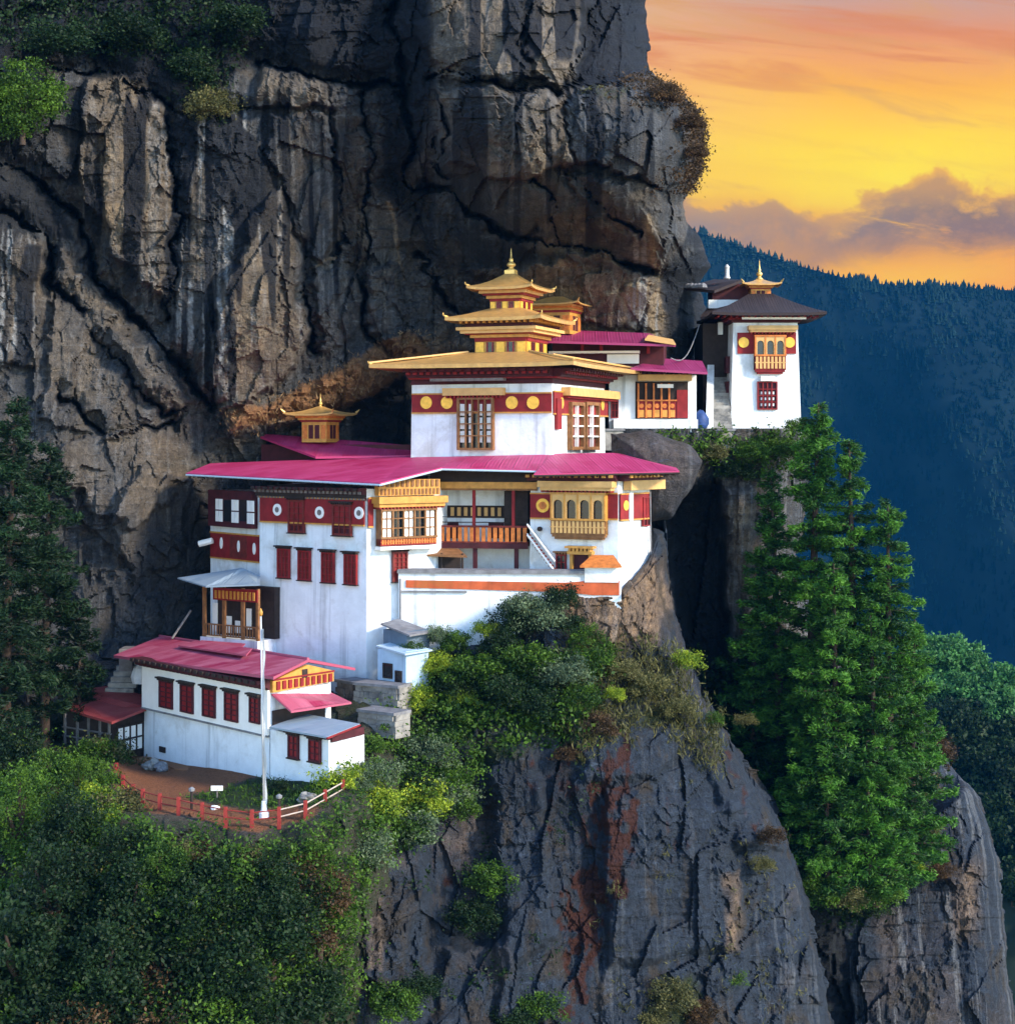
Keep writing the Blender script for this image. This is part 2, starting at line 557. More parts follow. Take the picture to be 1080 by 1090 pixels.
def roof_mat(name, col, col2, seam=0.85, wear=0.4, rough=0.55):
    """painted sheet metal: each sheet a shade of its own, raised seams, faded patches (UV in metres)"""
    m = bpy.data.materials.new(name)
    m.use_nodes = True
    t = NT(m.node_tree)
    b = m.node_tree.nodes['Principled BSDF']
    uv = t.new('ShaderNodeTexCoord').outputs['UV']
    s = t.new('ShaderNodeSeparateXYZ'); t.l.new(uv, s.inputs[0])
    cellx = t.m('FLOOR', t.m('DIVIDE', s.outputs[0], seam))
    celly = t.m('FLOOR', t.m('ADD', t.m('DIVIDE', s.outputs[1], 2.6), t.m('MULTIPLY', cellx, 0.37)))
    cc = t.new('ShaderNodeCombineXYZ'); t.l.new(cellx, cc.inputs[0]); t.l.new(celly, cc.inputs[1])
    wn = t.new('ShaderNodeTexWhiteNoise', noise_dimensions='2D'); t.l.new(cc.outputs[0], wn.inputs[0])
    n = t.noise(t.mapping(uv, (1.2, 0.35, 1)), 1.0, 6, 0.65)
    c = t.mix(t.rng(wn.outputs[0], 0, 1, 0.0, 0.55), col, col2)
    c = t.mix(t.rng(n, 0.45, 0.72, 0, wear, True), c, col2)
    # dirt runs down the slope from the seams
    d = t.noise(t.mapping(uv, (5, 0.4, 1)), 1.0, 4, 0.6)
    c = t.mix(t.rng(d, 0.56, 0.75, 0, 0.35, True), c, [x * 0.45 for x in col])
    t.set(b.inputs['Base Color'], c)
    b.inputs['Roughness'].default_value = rough
    b.inputs['Specular IOR Level'].default_value = 0.4
    corr = t.m('SINE', t.m('MULTIPLY', s.outputs[0], 2 * math.pi / 0.21))
    sm = t.m('ABSOLUTE', t.m('SUBTRACT', t.m('FRACT', t.m('DIVIDE', s.outputs[0], seam)), 0.5))
    hgt = t.m('ADD', t.m('MULTIPLY', corr, 0.25), t.rng(sm, 0.44, 0.5, 0, 1.2))
    bn = t.new('ShaderNodeBump')
    bn.inputs['Strength'].default_value = 0.5
    bn.inputs['Distance'].default_value = 0.04
    t.l.new(hgt, bn.inputs['Height'])
    t.l.new(bn.outputs[0], b.inputs['Normal'])
    M[name] = m


roof_mat('pink_roof', (0.34, 0.011, 0.075), (0.50, 0.055, 0.17), wear=0.75)
roof_mat('old_pink_roof', (0.25, 0.008, 0.045), (0.46, 0.14, 0.20), wear=0.8)
roof_mat('red_roof', (0.22, 0.02, 0.025), (0.34, 0.08, 0.07), wear=0.6)
roof_mat('blue_roof', (0.17, 0.24, 0.31), (0.30, 0.36, 0.40), wear=0.6)
roof_mat('pale_blue_roof', (0.32, 0.46, 0.58), (0.42, 0.50, 0.56), wear=0.5)
roof_mat('dark_roof', (0.016, 0.009, 0.010), (0.035, 0.022, 0.022), wear=0.5, rough=0.8)
roof_mat('purple_roof', (0.20, 0.008, 0.065), (0.32, 0.04, 0.14), wear=0.5)
simple('blue_wash', (0.36, 0.49, 0.62), 0.12, 1, 0.85, 0.3, 5, streak=0.5)
simple('slate_wash', (0.09, 0.13, 0.18), 0.2, 1, 0.85, 0.3, 5, streak=0.5)


def rock_mat(name, grey, tan, dark, rust, moss, vary=1.5, s1b=0.22, s2b=0.08, mottle=(0.085, 0.072, 0.058)):
    m = bpy.data.materials.new(name)
    m.use_nodes = True
    t = NT(m.node_tree)
    b = m.node_tree.nodes['Principled BSDF']
    tc = t.new('ShaderNodeTexCoord').outputs['Object']
    n1 = t.noise(tc, 0.22, 9, 0.62, 0.5)
    n3 = t.noise(tc, 2.2, 8, 0.68)
    s1 = t.noise(t.mapping(tc, (0.75, 0.05, 0.030)), 1.0, 7, 0.6, 0.3)
    s2 = t.noise(t.mapping(tc, (2.4, 0.12, 0.045), (4, 1, 0)), 1.0, 6, 0.62, 0.2)
    strata = t.noise(t.mapping(tc, (0.12, 0.12, 1.6)), 1.0, 6, 0.6, 0.6)
    ftan = t.m('ADD', t.attr('tan'), t.m('MULTIPLY', t.m('SUBTRACT', n1, 0.5), vary), clamp=True)
    c = t.mix(ftan, grey, tan)
    c = t.mix(t.rng(strata, 0.38, 0.62, 0, 0.35, True), c, [v * 0.55 for v in grey])
    # black water streaks and pale lime streaks run straight down
    sk = t.attr('streak')
    c = t.mix(t.m('MULTIPLY', t.rng(s1, 0.47, 0.60, 0, 1, True), t.m('ADD', s1b, t.m('MULTIPLY', sk, 0.75)), clamp=True), c, dark)
    c = t.mix(t.m('MULTIPLY', t.rng(s2, 0.53, 0.62, 0, 1, True), t.m('ADD', s2b, t.m('MULTIPLY', sk, 0.8)), clamp=True), c, (0.26, 0.27, 0.28))
    nb = t.noise(t.mapping(tc, (1, .5, .55), (9, 3, 1)), 0.55, 9, 0.66, 0.6)
    c = t.mix(t.rng(nb, 0.50, 0.64, 0, 0.75, True), c, mottle)
    c = t.mix(t.m('MULTIPLY', t.rng(t.noise(t.mapping(tc, (.9, .4, 4.2), (2, 7, 5)), 1.0, 8, 0.7, 0.5), 0.56, 0.66, 0, 0.55, True), t.rng(n1, 0.4, 0.6)), c, [v * 3.2 for v in grey])
    c = t.mix(t.m('MULTIPLY', t.attr('pale'), t.rng(n3, 0.3, 0.6, 0.35, 0.9)), c, (0.27, 0.28, 0.29))
    fd = t.m('ADD', t.attr('dark'), t.m('MULTIPLY', t.m('SUBTRACT', n3, 0.5), 0.5))
    c = t.mix(t.rng(fd, 0.35, 0.75, 0, 0.92, True), c, dark)
    fr = t.m('ADD', t.attr('rust'), t.m('MULTIPLY', t.m('SUBTRACT', n3, 0.5), 0.9))
    c = t.mix(t.rng(fr, 0.4, 0.75, 0, 0.9, True), c, t.mix(t.rng(n3, 0.35, 0.65), rust, [v * 0.45 for v in rust]))
    fm = t.m('ADD', t.attr('moss'), t.m('MULTIPLY', t.m('SUBTRACT', n3, 0.5), 0.8))
    c = t.mix(t.rng(fm, 0.4, 0.7, 0, 0.95, True), c, t.mix(t.rng(n3, 0.35, 0.65), moss, [v * 0.5 for v in moss]))
    n4 = t.noise(tc, 9.0, 6, 0.7)
    k = t.m('MULTIPLY', t.rng(n3, 0.25, 0.75, 0.42, 1.58), t.rng(n4, 0.25, 0.75, 0.55, 1.45))
    vm = t.new('ShaderNodeVectorMath', operation='SCALE')
    t.l.new(c, vm.inputs[0]); t.l.new(k, vm.inputs[3])
    t.l.new(vm.outputs[0], b.inputs['Base Color'])
    b.inputs['Roughness'].default_value = 0.85
    b.inputs['Specular IOR Level'].default_value = 0.25
    h = t.m('ADD', t.m('ADD', t.m('MULTIPLY', n3, 1.2), t.m('MULTIPLY', n4, 0.8)), t.m('MULTIPLY', strata, 0.9))
    bn = t.new('ShaderNodeBump')
    bn.inputs['Strength'].default_value = 1.0
    bn.inputs['Distance'].default_value = 0.30
    t.l.new(h, bn.inputs['Height'])
    t.l.new(bn.outputs[0], b.inputs['Normal'])
    M[name] = m


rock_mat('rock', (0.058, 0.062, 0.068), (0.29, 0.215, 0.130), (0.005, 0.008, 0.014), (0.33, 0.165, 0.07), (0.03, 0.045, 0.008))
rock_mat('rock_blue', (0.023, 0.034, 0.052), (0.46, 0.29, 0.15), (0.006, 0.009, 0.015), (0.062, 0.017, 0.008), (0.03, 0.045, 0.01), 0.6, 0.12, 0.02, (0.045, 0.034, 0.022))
rock_mat('slope_ground', (0.07, 0.06, 0.045), (0.20, 0.10, 0.055), (0.02, 0.02, 0.016), (0.36, 0.14, 0.06), (0.020, 0.045, 0.010))


def leaf_mat(name, dark, light, trans=0.3):
    m = bpy.data.materials.new(name)
    m.use_nodes = True
    t = NT(m.node_tree)
    b = m.node_tree.nodes['Principled BSDF']
    o = m.node_tree.nodes['Material Output']
    oi = t.new('ShaderNodeObjectInfo').outputs['Random']
    f = t.m('ADD', t.attr('tint'), t.rng(oi, 0, 1, -0.15, 0.15), clamp=True)
    c = t.mix(f, dark, light)
    t.set(b.inputs['Base Color'], c)
    b.inputs['Roughness'].default_value = 0.6
    b.inputs['Specular IOR Level'].default_value = 0.25
    tr = t.new('ShaderNodeBsdfTranslucent')
    t.l.new(c, tr.inputs[0])
    mx = t.new('ShaderNodeMixShader')
    mx.inputs[0].default_value = trans
    t.l.new(b.outputs[0], mx.inputs[1]); t.l.new(tr.outputs[0], mx.inputs[2])
    t.l.new(mx.outputs[0], o.inputs[0])
    M[name] = m


leaf_mat('leaf_green', (0.010, 0.034, 0.005), (0.090, 0.180, 0.014))
leaf_mat('dry_blade', (0.10, 0.055, 0.025), (0.40, 0.26, 0.12))
leaf_mat('leaf_yellow', (0.07, 0.14, 0.010), (0.36, 0.44, 0.03))
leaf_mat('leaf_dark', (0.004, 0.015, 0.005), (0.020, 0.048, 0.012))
leaf_mat('leaf_olive', (0.05, 0.055, 0.018), (0.16, 0.15, 0.05))
leaf_mat('leaf_ridge', (0.016, 0.06, 0.018), (0.08, 0.23, 0.05))
leaf_mat('leaf_grey', (0.045, 0.075, 0.04), (0.16, 0.22, 0.11))
leaf_mat('leaf_brown', (0.03, 0.02, 0.010), (0.11, 0.062, 0.026))
leaf_mat('needle', (0.006, 0.034, 0.008), (0.085, 0.235, 0.020))
leaf_mat('needle_dark', (0.005, 0.016, 0.007), (0.016, 0.045, 0.014))
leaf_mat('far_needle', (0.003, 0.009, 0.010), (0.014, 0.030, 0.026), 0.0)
simple('far_ground', (0.008, 0.016, 0.018), 0.4, 0.02, 0.95, 0)
simple('valley', (0.02, 0.03, 0.022), 0.4, 0.02, 0.95, 0)
for k_ in ('far_needle', 'far_ground', 'valley'):
    M[k_].node_tree.nodes['Principled BSDF'].inputs['Specular IOR Level'].default_value = 0.0

# ------------------------------------------------------------------ rock, slopes, mountain
def sheet(name, x0, x1, y0, y1, step, depth, attr_fn, mat, edge=None, rnd=60, rdep=9.0, jag=5.0, label_kind='structure', seed=0, top=None):
    nx = int((x1 - x0) / step) + 1
    ny = int((y1 - y0) / step) + 1
    py = np.linspace(y0, y1, ny)
    if edge is None:
        px, pyg = np.meshgrid(np.linspace(x0, x1, nx), py)
        Y = depth(px, pyg)
    else:
        ex = np.interp(py, [e[1] for e in edge], [e[0] for e in edge])
        ex = ex + jag * fbm(py / 26.0, py * 0 + 3.3, 5, seed + 90, 0.6)
        t = np.linspace(0, 1, nx)
        px = x0 + (ex[:, None] - x0) * t[None]
        pyg = np.repeat(py[:, None], nx, 1)
        if top is not None:
            tp = np.interp(px, [e[0] for e in top], [e[1] for e in top]) + 4 * fbm(px / 22, px * 0 + 1.7, 5, seed + 40, 0.6)
            pyg = np.maximum(pyg, 0) * 0 + tp + (y1 - tp) * np.linspace(0, 1, ny)[:, None]
        Y = depth(px, pyg)
        d = np.clip(1 - (ex[:, None] - px) / rnd, 0, 1)
        Y = Y + rdep * (1 - np.sqrt(np.clip(1 - d * d, 0, 1)))
        nw = 40
        k = np.arange(1, nw + 1)
        pxw = ex[:, None] - 0.15 * k[None]
        Yw = Y[:, -1:] + 0.4 * k[None] + 0.03 * k[None] ** 2
        px = np.concatenate([px, pxw], 1)
        pyg = np.concatenate([pyg, np.repeat(py[:, None], nw, 1)], 1)
        Y = np.concatenate([Y, Yw], 1)
    ny, nx = px.shape
    X = (px - 540) / F * Y
    Z = (HY - pyg) / F * Y
    if edge is not None:
        kk = np.arange(1, 41)[None] + 0 * pyg[:, -40:]
        X[:, -40:] += np.minimum(kk / 5.0, 1) * 0.45 * (fracture(900 + 7.0 * kk, pyg[:, -40:], seed + 300) - 0.6)
    if top is not None:      # the top edge turns back into a ledge
        nb = 10
        kb = np.arange(nb, 0, -1)[:, None] * 1.2
        X = np.concatenate([X[:1] + 0 * kb, X]); Z = np.concatenate([Z[:1] + 0.06 * kb, Z]); Y = np.concatenate([Y[:1] + kb, Y])
        px = np.concatenate([np.repeat(px[:1], nb, 0), px]); pyg = np.concatenate([np.repeat(pyg[:1], nb, 0), pyg])
        ny += nb
    V = np.stack([X, Y, Z], -1).reshape(-1, 3)
    i = np.arange(ny * nx).reshape(ny, nx)
    Fq = np.stack([i[1:, :-1], i[1:, 1:], i[:-1, 1:], i[:-1, :-1]], -1).reshape(-1, 4)
    at = attr_fn(px, pyg)
    o = npmesh(name, V, Fq, mat, at, smooth=False)
    tag(o, kind=label_kind)
    return o


def warp(px, py, amp, sc, seed):
    return px + amp * fbm(px / sc, py / sc, 4, seed), py + amp * fbm(px / sc + 40, py / sc - 20, 4, seed + 7)


def fracture(px, py, seed, big=1.0, mid=0.75, small=0.26):
    """joint-bounded slabs standing on end, thin bedding steps, broken small stuff"""
    wx, wy = warp(px, py, 9, 110, seed)
    wx2, wy2 = warp(px, py, 3.5, 26, seed + 31)
    a, ea = facet(wx / 74, wy / 170, seed + 1, 0.8)
    b, eb = facet((wx2 + 0.10 * wy2) / 26, (wy2 - 0.1 * wx2) / 70, seed + 2, 0.9)
    b2, _ = facet((wx2 - 0.55 * wy2) / 40, (wy2 + 0.3 * wx2) / 24, seed + 12, 1.0)
    c, _ = facet((wx2 - 0.3 * wy2) / 9, (wy2 + .2 * wx2) / 15, seed + 3, 1.3)
    c2, _ = facet((wx2 + 0.4 * wy2) / 5, (wy2 - .3 * wx2) / 6, seed + 13, 1.3)
    patch = sstep(0.40, 0.60, vnoise(px / 80, py / 90, seed + 6))
    patch2 = sstep(0.35, 0.65, vnoise(px / 34, py / 50, seed + 16))
    f = fbm(px / 40, py / 70, 9, seed + 4, 0.66)
    col = fbm(px / 9, py / 190, 5, seed + 5)
    bedn = vnoise(px / 170 + py / 300, py / 11 + px / 160, seed + 10)
    bed = sstep(0.47, 0.53, bedn) * patch
    return big * a + mid * b + 0.45 * b2 * patch + small * c * (0.25 + 0.9 * patch2) + 0.10 * c2 * patch2 + 0.55 * f + 0.12 * col + 0.25 * bed


# --- the main cliff
A_CTRL = [(-160, -60, 100), (-160, 300, 102), (-160, 800, 98), (0, 0, 106), (0, 100, 104), (0, 300, 107), (0, 500, 105.5), (0, 700, 104),
          (60, 330, 109.5), (60, 450, 107), (60, 600, 107.5), (150, 50, 109), (150, 200, 109.5), (150, 430, 110), (140, 560, 109), (150, 700, 109), (150, 780, 108),
          (200, 520, 114), (200, 640, 113), (240, 420, 113.5), (250, 200, 110), (250, 60, 110), (300, 330, 113), (330, 470, 120), (400, 440, 122), (300, 560, 120),
          (350, 60, 110), (400, 140, 113.5), (430, 50, 111), (430, 230, 119), (430, 330, 121), (380, 380, 119), (500, 130, 107), (500, 30, 107.5), (560, 60, 106.5), (560, 180, 107),
          (560, 250, 113), (540, 300, 121), (640, 40, 111), (620, 150, 106.5), (680, 140, 106.5), (720, 140, 109), (660, 60, 110), (640, 240, 112), (650, 290, 119), (650, 340, 124), (700, 240, 112),
          (700, 300, 121), (700, 370, 127), (740, 330, 130), (740, 420, 134), (600, 420, 128), (600, 600, 128), (740, 600, 134), (400, 700, 122), (620, 760, 128)]
A_DEPTH = tps(A_CTRL)
A_EDGE = [(690, -80), (686, 0), (686, 74), (700, 86), (716, 95), (736, 112), (746, 135), (747, 165), (740, 190), (728, 214), (731, 236), (750, 256), (754, 285), (742, 305), (752, 330), (768, 360), (768, 460), (768, 800)]
SLABS = [  # outline, push towards camera (m), tan, streak
    ([(95, 78), (150, 84), (186, 128), (188, 200), (182, 330), (165, 318), (120, 260), (88, 200)], 1.5, 0.55, 0.1),
    ([(192, 122), (240, 108), (272, 150), (286, 205), (262, 270), (240, 420), (224, 432), (182, 345), (186, 250)], 0.7, 0.0, 1.0),
    ([(283, 208), (302, 200), (318, 255), (331, 372), (292, 415), (238, 442), (226, 400), (236, 300), (262, 270)], 2.0, 0.38, 0.05),
    ([(275, 74), (345, 80), (352, 114), (310, 118), (274, 113)], 1.2, 0.5, 0.0),
    ([(286, 122), (352, 126), (362, 230), (352, 272), (326, 262), (312, 212), (284, 170)], 1.0, 0.0, 0.15),
    ([(352, 86), (386, 92), (386, 285), (362, 272)], 0.6, 0.1, 0.2),
    ([(470, -90), (546, -90), (560, 82), (472, 86), (448, 40)], 1.6, 0.42, 0.0),
    ([(470, 92), (600, 97), (611, 172), (562, 192), (500, 182), (462, 140)], 1.8, 0.36, 0.0),
    ([(560, -90), (636, -90), (634, 0), (608, 92), (562, 82)], 1.3, 0.40, 0.0),
    ([(604, 108), (660, 84), (720, 98), (748, 135), (742, 180), (700, 200), (650, 186), (612, 165)], 1.6, -0.15, 0.1),
    ([(600, 188), (690, 200), (726, 226), (700, 262), (640, 250)], 1.2, 0.12, 0.0),
    ([(500, 288), (640, 272), (702, 300), (700, 352), (620, 340)], 1.2, 0.1, 0.1),
    ([(-40, 205), (46, 262), (30, 392), (-40, 392)], 1.2, 0.35, 0.7),
    ([(60, 262), (112, 304), (162, 402), (202, 440), (120, 474), (40, 440)], 1.0, 0.12, 0.1),
    ([(118, 345), (160, 372), (202, 425), (190, 447), (165, 432)], 1.2, 0.15, 0.0),
    ([(60, 470), (190, 455), (205, 500), (150, 560), (60, 520)], 1.2, 0.25, 0.0),
    ([(150, 500), (200, 520), (190, 600), (140, 620), (120, 540)], 0.9, 0.05, 0.2),
    ([(335, 275), (380, 292), (392, 350), (345, 378)], 0.9, 0.0, 0.0),
    ([(388, 290), (425, 285), (438, 330), (425, 372), (392, 352)], 1.3, 0.0, 0.0),
    ([(600, 345), (690, 300), (700, 430), (620, 430)], 0.5, 0.15, 0.6),
]
CRACKS = [  # line, half width px, depth m
    ([(0, 168), (40, 190), (78, 232), (112, 302), (150, 342), (202, 402), (228, 438)], 8, 3.2),
    ([(-40, 232), (20, 228), (42, 245), (60, 300), (92, 332)], 8, 2.6),
    ([(104, 358), (142, 412), (168, 442), (196, 438)], 4, 2.0),
    ([(186, 128), (190, 250), (176, 346)], 5, 2.2),
    ([(268, 66), (350, 80), (425, 98)], 7, 2.6),
    ([(352, 120), (364, 250), (356, 282)], 3, 1.4),
    ([(388, 90), (393, 250), (386, 340)], 3, 1.4),
    ([(408, -60), (424, 100), (438, 195)], 16, 3.2),
    ([(436, 195), (480, 208), (520, 242), (600, 262), (690, 285)], 10, 2.8),
    ([(456, 86), (500, 78), (560, 96), (612, 93), (688, 90)], 3, 1.6),
    ([(325, 260), (332, 340), (340, 378)], 4, 1.8),
    ([(380, 290), (388, 352), (420, 382)], 5, 2.0),
    ([(444, 268), (470, 320), (482, 345)], 6, 2.2),
    ([(600, 184), (650, 230), (682, 252)], 5, 1.8),
    ([(606, 96), (612, 60), (634, 0), (640, -60)], 6, 1.8),
    ([(560, 190), (590, 225), (600, 262)], 4, 1.4),
    ([(55, 410), (120, 470), (180, 450)], 5, 1.8),
    ([(20, 60), (110, 72), (190, 120), (275, 112)], 5, 1.8),
    ([(470, 100), (472, 190), (455, 140)], 4, 1.4),
]
VEINS = [([(410, 214), (422, 250), (431, 300)], 2.0), ([(330, 285), (360, 270)], 1.6), ([(690, 230), (700, 330), (690, 400)], 3.0)]


def a_depth(px, py):
    Y = A_DEPTH(px, py)
    wx, wy = warp(px, py, 7, 26, 11)
    jx, jy = warp(wx, wy, 12, 34, 14)
    jx, jy = warp(jx, jy, 4, 8, 15)
    Y = Y + 0.8 * fracture(px, py, 21)
    for pts, push, _, _ in SLABS:
        Y = Y - push * poly_in(jx, jy, pts, 2.5)
    for pts, wd, dep in CRACKS:
        d = seg_dist(jx, jy, pts)
        wv = wd * (0.08 + 0.72 * vnoise(px / 24, py / 24, 5) ** 1.3)
        Y = Y + 0.75 * dep * (1 - sstep(0.1, 1.0, d / wv)) + 0.45 * dep * (1 - sstep(0.0, 5.0 * wd, d)) ** 2
    # deep dark recess high on the right, and the cave-like band under the overhang
    Y = Y + 3.0 * poly_in(wx, wy, [(636, -90), (690, -90), (690, 78), (612, 92), (618, 50)], 6)
    lk = poly_in(wx, wy, [(230, 436), (300, 415), (380, 372), (450, 340), (520, 340), (500, 390), (400, 440), (300, 470), (230, 470)], 14)
    Y = Y - lk * (0.5 * facet(px / 13, py / 10, 26)[0] + 0.5 * fbm(px / 12, py / 9, 5, 27))
    # grassy ledge sloping up behind the roofs
    Y = Y - 2.2 * poly_in(wx, wy, [(238, 436), (300, 420), (380, 378), (440, 352), (470, 352), (470, 372), (400, 420), (300, 452), (240, 462)], 12)
    return Y


def a_attr(px, py):
    wx, wy = warp(px, py, 7, 26, 11)
    jx, jy = warp(wx, wy, 12, 34, 14)
    jx, jy = warp(jx, jy, 4, 8, 15)
    tan = 0.02 + 0.55 * poly_in(wx, wy, [(250, 440), (330, 420), (400, 385), (470, 350), (520, 360), (470, 400), (400, 420), (300, 455)], 14); st = 0.12 + 0 * px; dark = 0 * px  # tan rubble on the ledge, strengthened to put light into its colour
    for pts, _, tn, sk in SLABS:
        k = poly_in(wx, wy, pts, 8.0)
        tan = tan + k * tn; st = np.maximum(st, k * sk)
    n = fbm(px / 90, py / 120, 5, 33)
    for pts, wd, dep in CRACKS:
        dark = np.maximum(dark, 0.8 * (1 - sstep(0.3, 1.6, seg_dist(jx, jy, pts) / wd)) * sstep(0.2, 0.55, vnoise(px / 24, py / 24, 5)))
    # black biofilm stains: the wet band at the top left; shade painted into the recesses and under the overhang
    dark = np.maximum(dark, 1.0 * poly_in(wx, wy, [(90, -90), (440, -90), (450, 80), (400, 95), (275, 66), (190, 110), (90, 70), (0, 60), (-200, 60), (-200, -90)], 30))
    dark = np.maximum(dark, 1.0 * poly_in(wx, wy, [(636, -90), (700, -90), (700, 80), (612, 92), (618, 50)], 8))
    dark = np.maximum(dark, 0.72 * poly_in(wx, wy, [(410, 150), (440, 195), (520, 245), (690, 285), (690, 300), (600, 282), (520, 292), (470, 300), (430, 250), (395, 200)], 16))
    dark = np.maximum(dark, 0.8 * poly_in(wx, wy, [(388, -90), (450, -90), (470, 90), (440, 200), (405, 180), (395, 90)], 14))
    dark = np.maximum(dark, 0.75 * poly_in(wx, wy, [(700, 280), (760, 255), (800, 300), (800, 470), (700, 470)], 14))  # shade painted into the gap between cliff and tower
    dark = np.maximum(dark, 0.7 * poly_in(wx, wy, [(370, 392), (440, 385), (440, 490), (370, 470)], 12))  # shade painted into the niche left of the temple
    dark = np.maximum(dark, 0.55 * poly_in(wx, wy, [(100, 560), (230, 520), (230, 720), (90, 720)], 25))
    dark = np.maximum(dark, 0.5 * poly_in(wx, wy, [(660, 108), (746, 100), (760, 200), (690, 204), (640, 180)], 22))
    dark = np.maximum(dark, 0.6 * poly_in(wx, wy, [(-100, 60), (90, 80), (86, 200), (40, 195), (-100, 150)], 14))
    for pts, k in (([(186, 128), (214, 118), (200, 230), (190, 300), (176, 346), (170, 330), (182, 230)], .95), ([(240, 112), (274, 150), (287, 205), (276, 250), (262, 262), (240, 235), (222, 190), (218, 130)], .95),
                   ([(222, 200), (236, 210), (232, 430), (222, 432)], .7), ([(246, 230), (258, 250), (240, 420), (234, 420)], .7), ([(20, 260), (44, 262), (30, 392), (12, 392)], .8), ([(-30, 160), (60, 200), (80, 260), (40, 250), (-30, 230)], .7),
                   ([(70, 85), (94, 80), (88, 200), (70, 200)], .7), ([(128, 90), (134, 90), (140, 300), (132, 300)], .35), ([(60, 560), (130, 600), (150, 700), (70, 700)], .5), ([(355, 150), (385, 150), (385, 285), (358, 280)], .35)):
        dark = np.maximum(dark, k * poly_in(wx, wy, pts, 6))
    tan = tan + .35 * poly_in(wx, wy, [(208, 182), (224, 180), (216, 300), (200, 300)], 5)
    tan = tan + .45 * poly_in(wx, wy, [(590, 250), (700, 285), (705, 400), (600, 380), (540, 310)], 20)
    tan = tan + .5 * poly_in(wx, wy, [(682, 230), (700, 235), (704, 400), (684, 400)], 7)
    rust = 0.8 * poly_in(wx, wy, [(238, 436), (300, 420), (380, 378), (440, 352), (450, 372), (400, 412), (300, 448), (240, 460)], 12)
    rust = rust + 0.45 * poly_in(wx, wy, [(300, 420), (500, 330), (500, 385), (320, 470)], 20)
    moss = 0.55 * poly_in(wx, wy, [(-200, -90), (270, -90), (260, 40), (235, 130), (205, 130), (180, 60), (-200, 50)], 25) * (0.7 + n)
    moss = np.maximum(moss, 0.5 * poly_in(wx, wy, [(600, 100), (690, 80), (660, 112)], 8))
    lw = px + 2.5 * fbm(px / 30, py / 45, 3, 35)
    reg = poly_in(wx, wy, [(70, 90), (360, 90), (400, 280), (330, 400), (230, 440), (150, 330), (70, 220)], 25)
    reg2 = np.maximum(poly_in(wx, wy, [(185, 120), (290, 120), (300, 260), (245, 440), (180, 360)], 15), np.maximum(poly_in(wx, wy, [(-40, 230), (50, 262), (30, 392), (-40, 392)], 8), poly_in(wx, wy, [(660, 250), (740, 250), (740, 420), (670, 420)], 12)))
    dark = np.maximum(dark, .72 * reg * sstep(.60, .74, vnoise(lw / 8.5, py / 210, 36)))
    dark = np.maximum(dark, .7 * sstep(.62, .78, vnoise(lw / 11, py / 160, 38)) * sstep(430, 470, px) * (1 - sstep(250, 300, py)))
    pale = reg2 * sstep(.62, .74, vnoise(lw / 3.0, py / 120, 37)) + .35 * reg * sstep(.7, .8, vnoise(lw / 4.0, py / 150, 39))
    for pts, wd in VEINS:
        k = 1 - sstep(0.5, 1.3, seg_dist(wx, wy, pts) / wd)
        tan = tan + 0.8 * k; dark = dark * (1 - k)
    return dict(pale=np.clip(pale, 0, 1), tan=tan + 0.25 * n, streak=st, dark=np.clip(dark + 0.3 * n * (dark > 0.1), 0, 1), rust=rust, moss=moss)


cliff = sheet('cliff', -170, 760, -80, 800, 1.75, a_depth, a_attr, M['rock'], A_EDGE, 55, 9, 5, seed=1)

# --- rock under the tower terrace, running down into the dark gully
B_CTRL = [(620, 460, 117.5), (700, 460, 117.5), (800, 458, 119), (860, 458, 121), (640, 600, 119), (720, 560, 121), (780, 560, 119.5), (840, 560, 121),
          (700, 700, 121), (780, 700, 121), (850, 700, 120), (760, 850, 117), (850, 850, 116), (950, 800, 119), (960, 900, 118), (860, 960, 114), (940, 1000, 115), (900, 1150, 114), (760, 1100, 112), (1000, 1150, 117)]
B_DEPTH = tps(B_CTRL)
B_EDGE = [(853, 455), (856, 520), (846, 600), (872, 690), (930, 740), (985, 800), (1000, 900), (1000, 1160)]


def b_depth(px, py):
    Y = B_DEPTH(px, py) + 0.7 * fracture(px, py, 51)
    wx, wy = warp(px, py, 6, 30, 55)
    for pts, p in (([(700, 535), (765, 515), (775, 700), (735, 690)], -2.0), ([(772, 520), (802, 520), (800, 715), (770, 715)], 1.2), ([(690, 470), (760, 470), (740, 520), (700, 520)], 1.0)):
        Y = Y - p * poly_in(wx, wy, pts, 6)
    return Y


def b_attr(px, py):
    wx, wy = warp(px, py, 6, 30, 55)
    n = fbm(px / 60, py / 80, 5, 56)
    tan = 0.5 * poly_in(wx, wy, [(775, 540), (804, 530), (800, 715), (780, 715)], 8)
    dark = 0.78 * poly_in(wx, wy, [(690, 505), (770, 505), (778, 720), (720, 700)], 12) + 0.85 * sstep(690, 750, py)  # shade of the recess and the gully below, painted as dark rock
    moss = 0.5 * poly_in(wx, wy, [(660, 460), (860, 455), (860, 500), (780, 492), (680, 475)], 10) + 0.4 * sstep(700, 760, py)
    return dict(tan=tan + 0.2 * n, streak=0.35 + 0 * px, dark=dark, rust=0 * px, moss=moss)


gully = sheet('rock_face', 610, 860, 456, 1160, 2.2, b_depth, b_attr, M['rock'], B_EDGE, 40, 6, 4, seed=3)

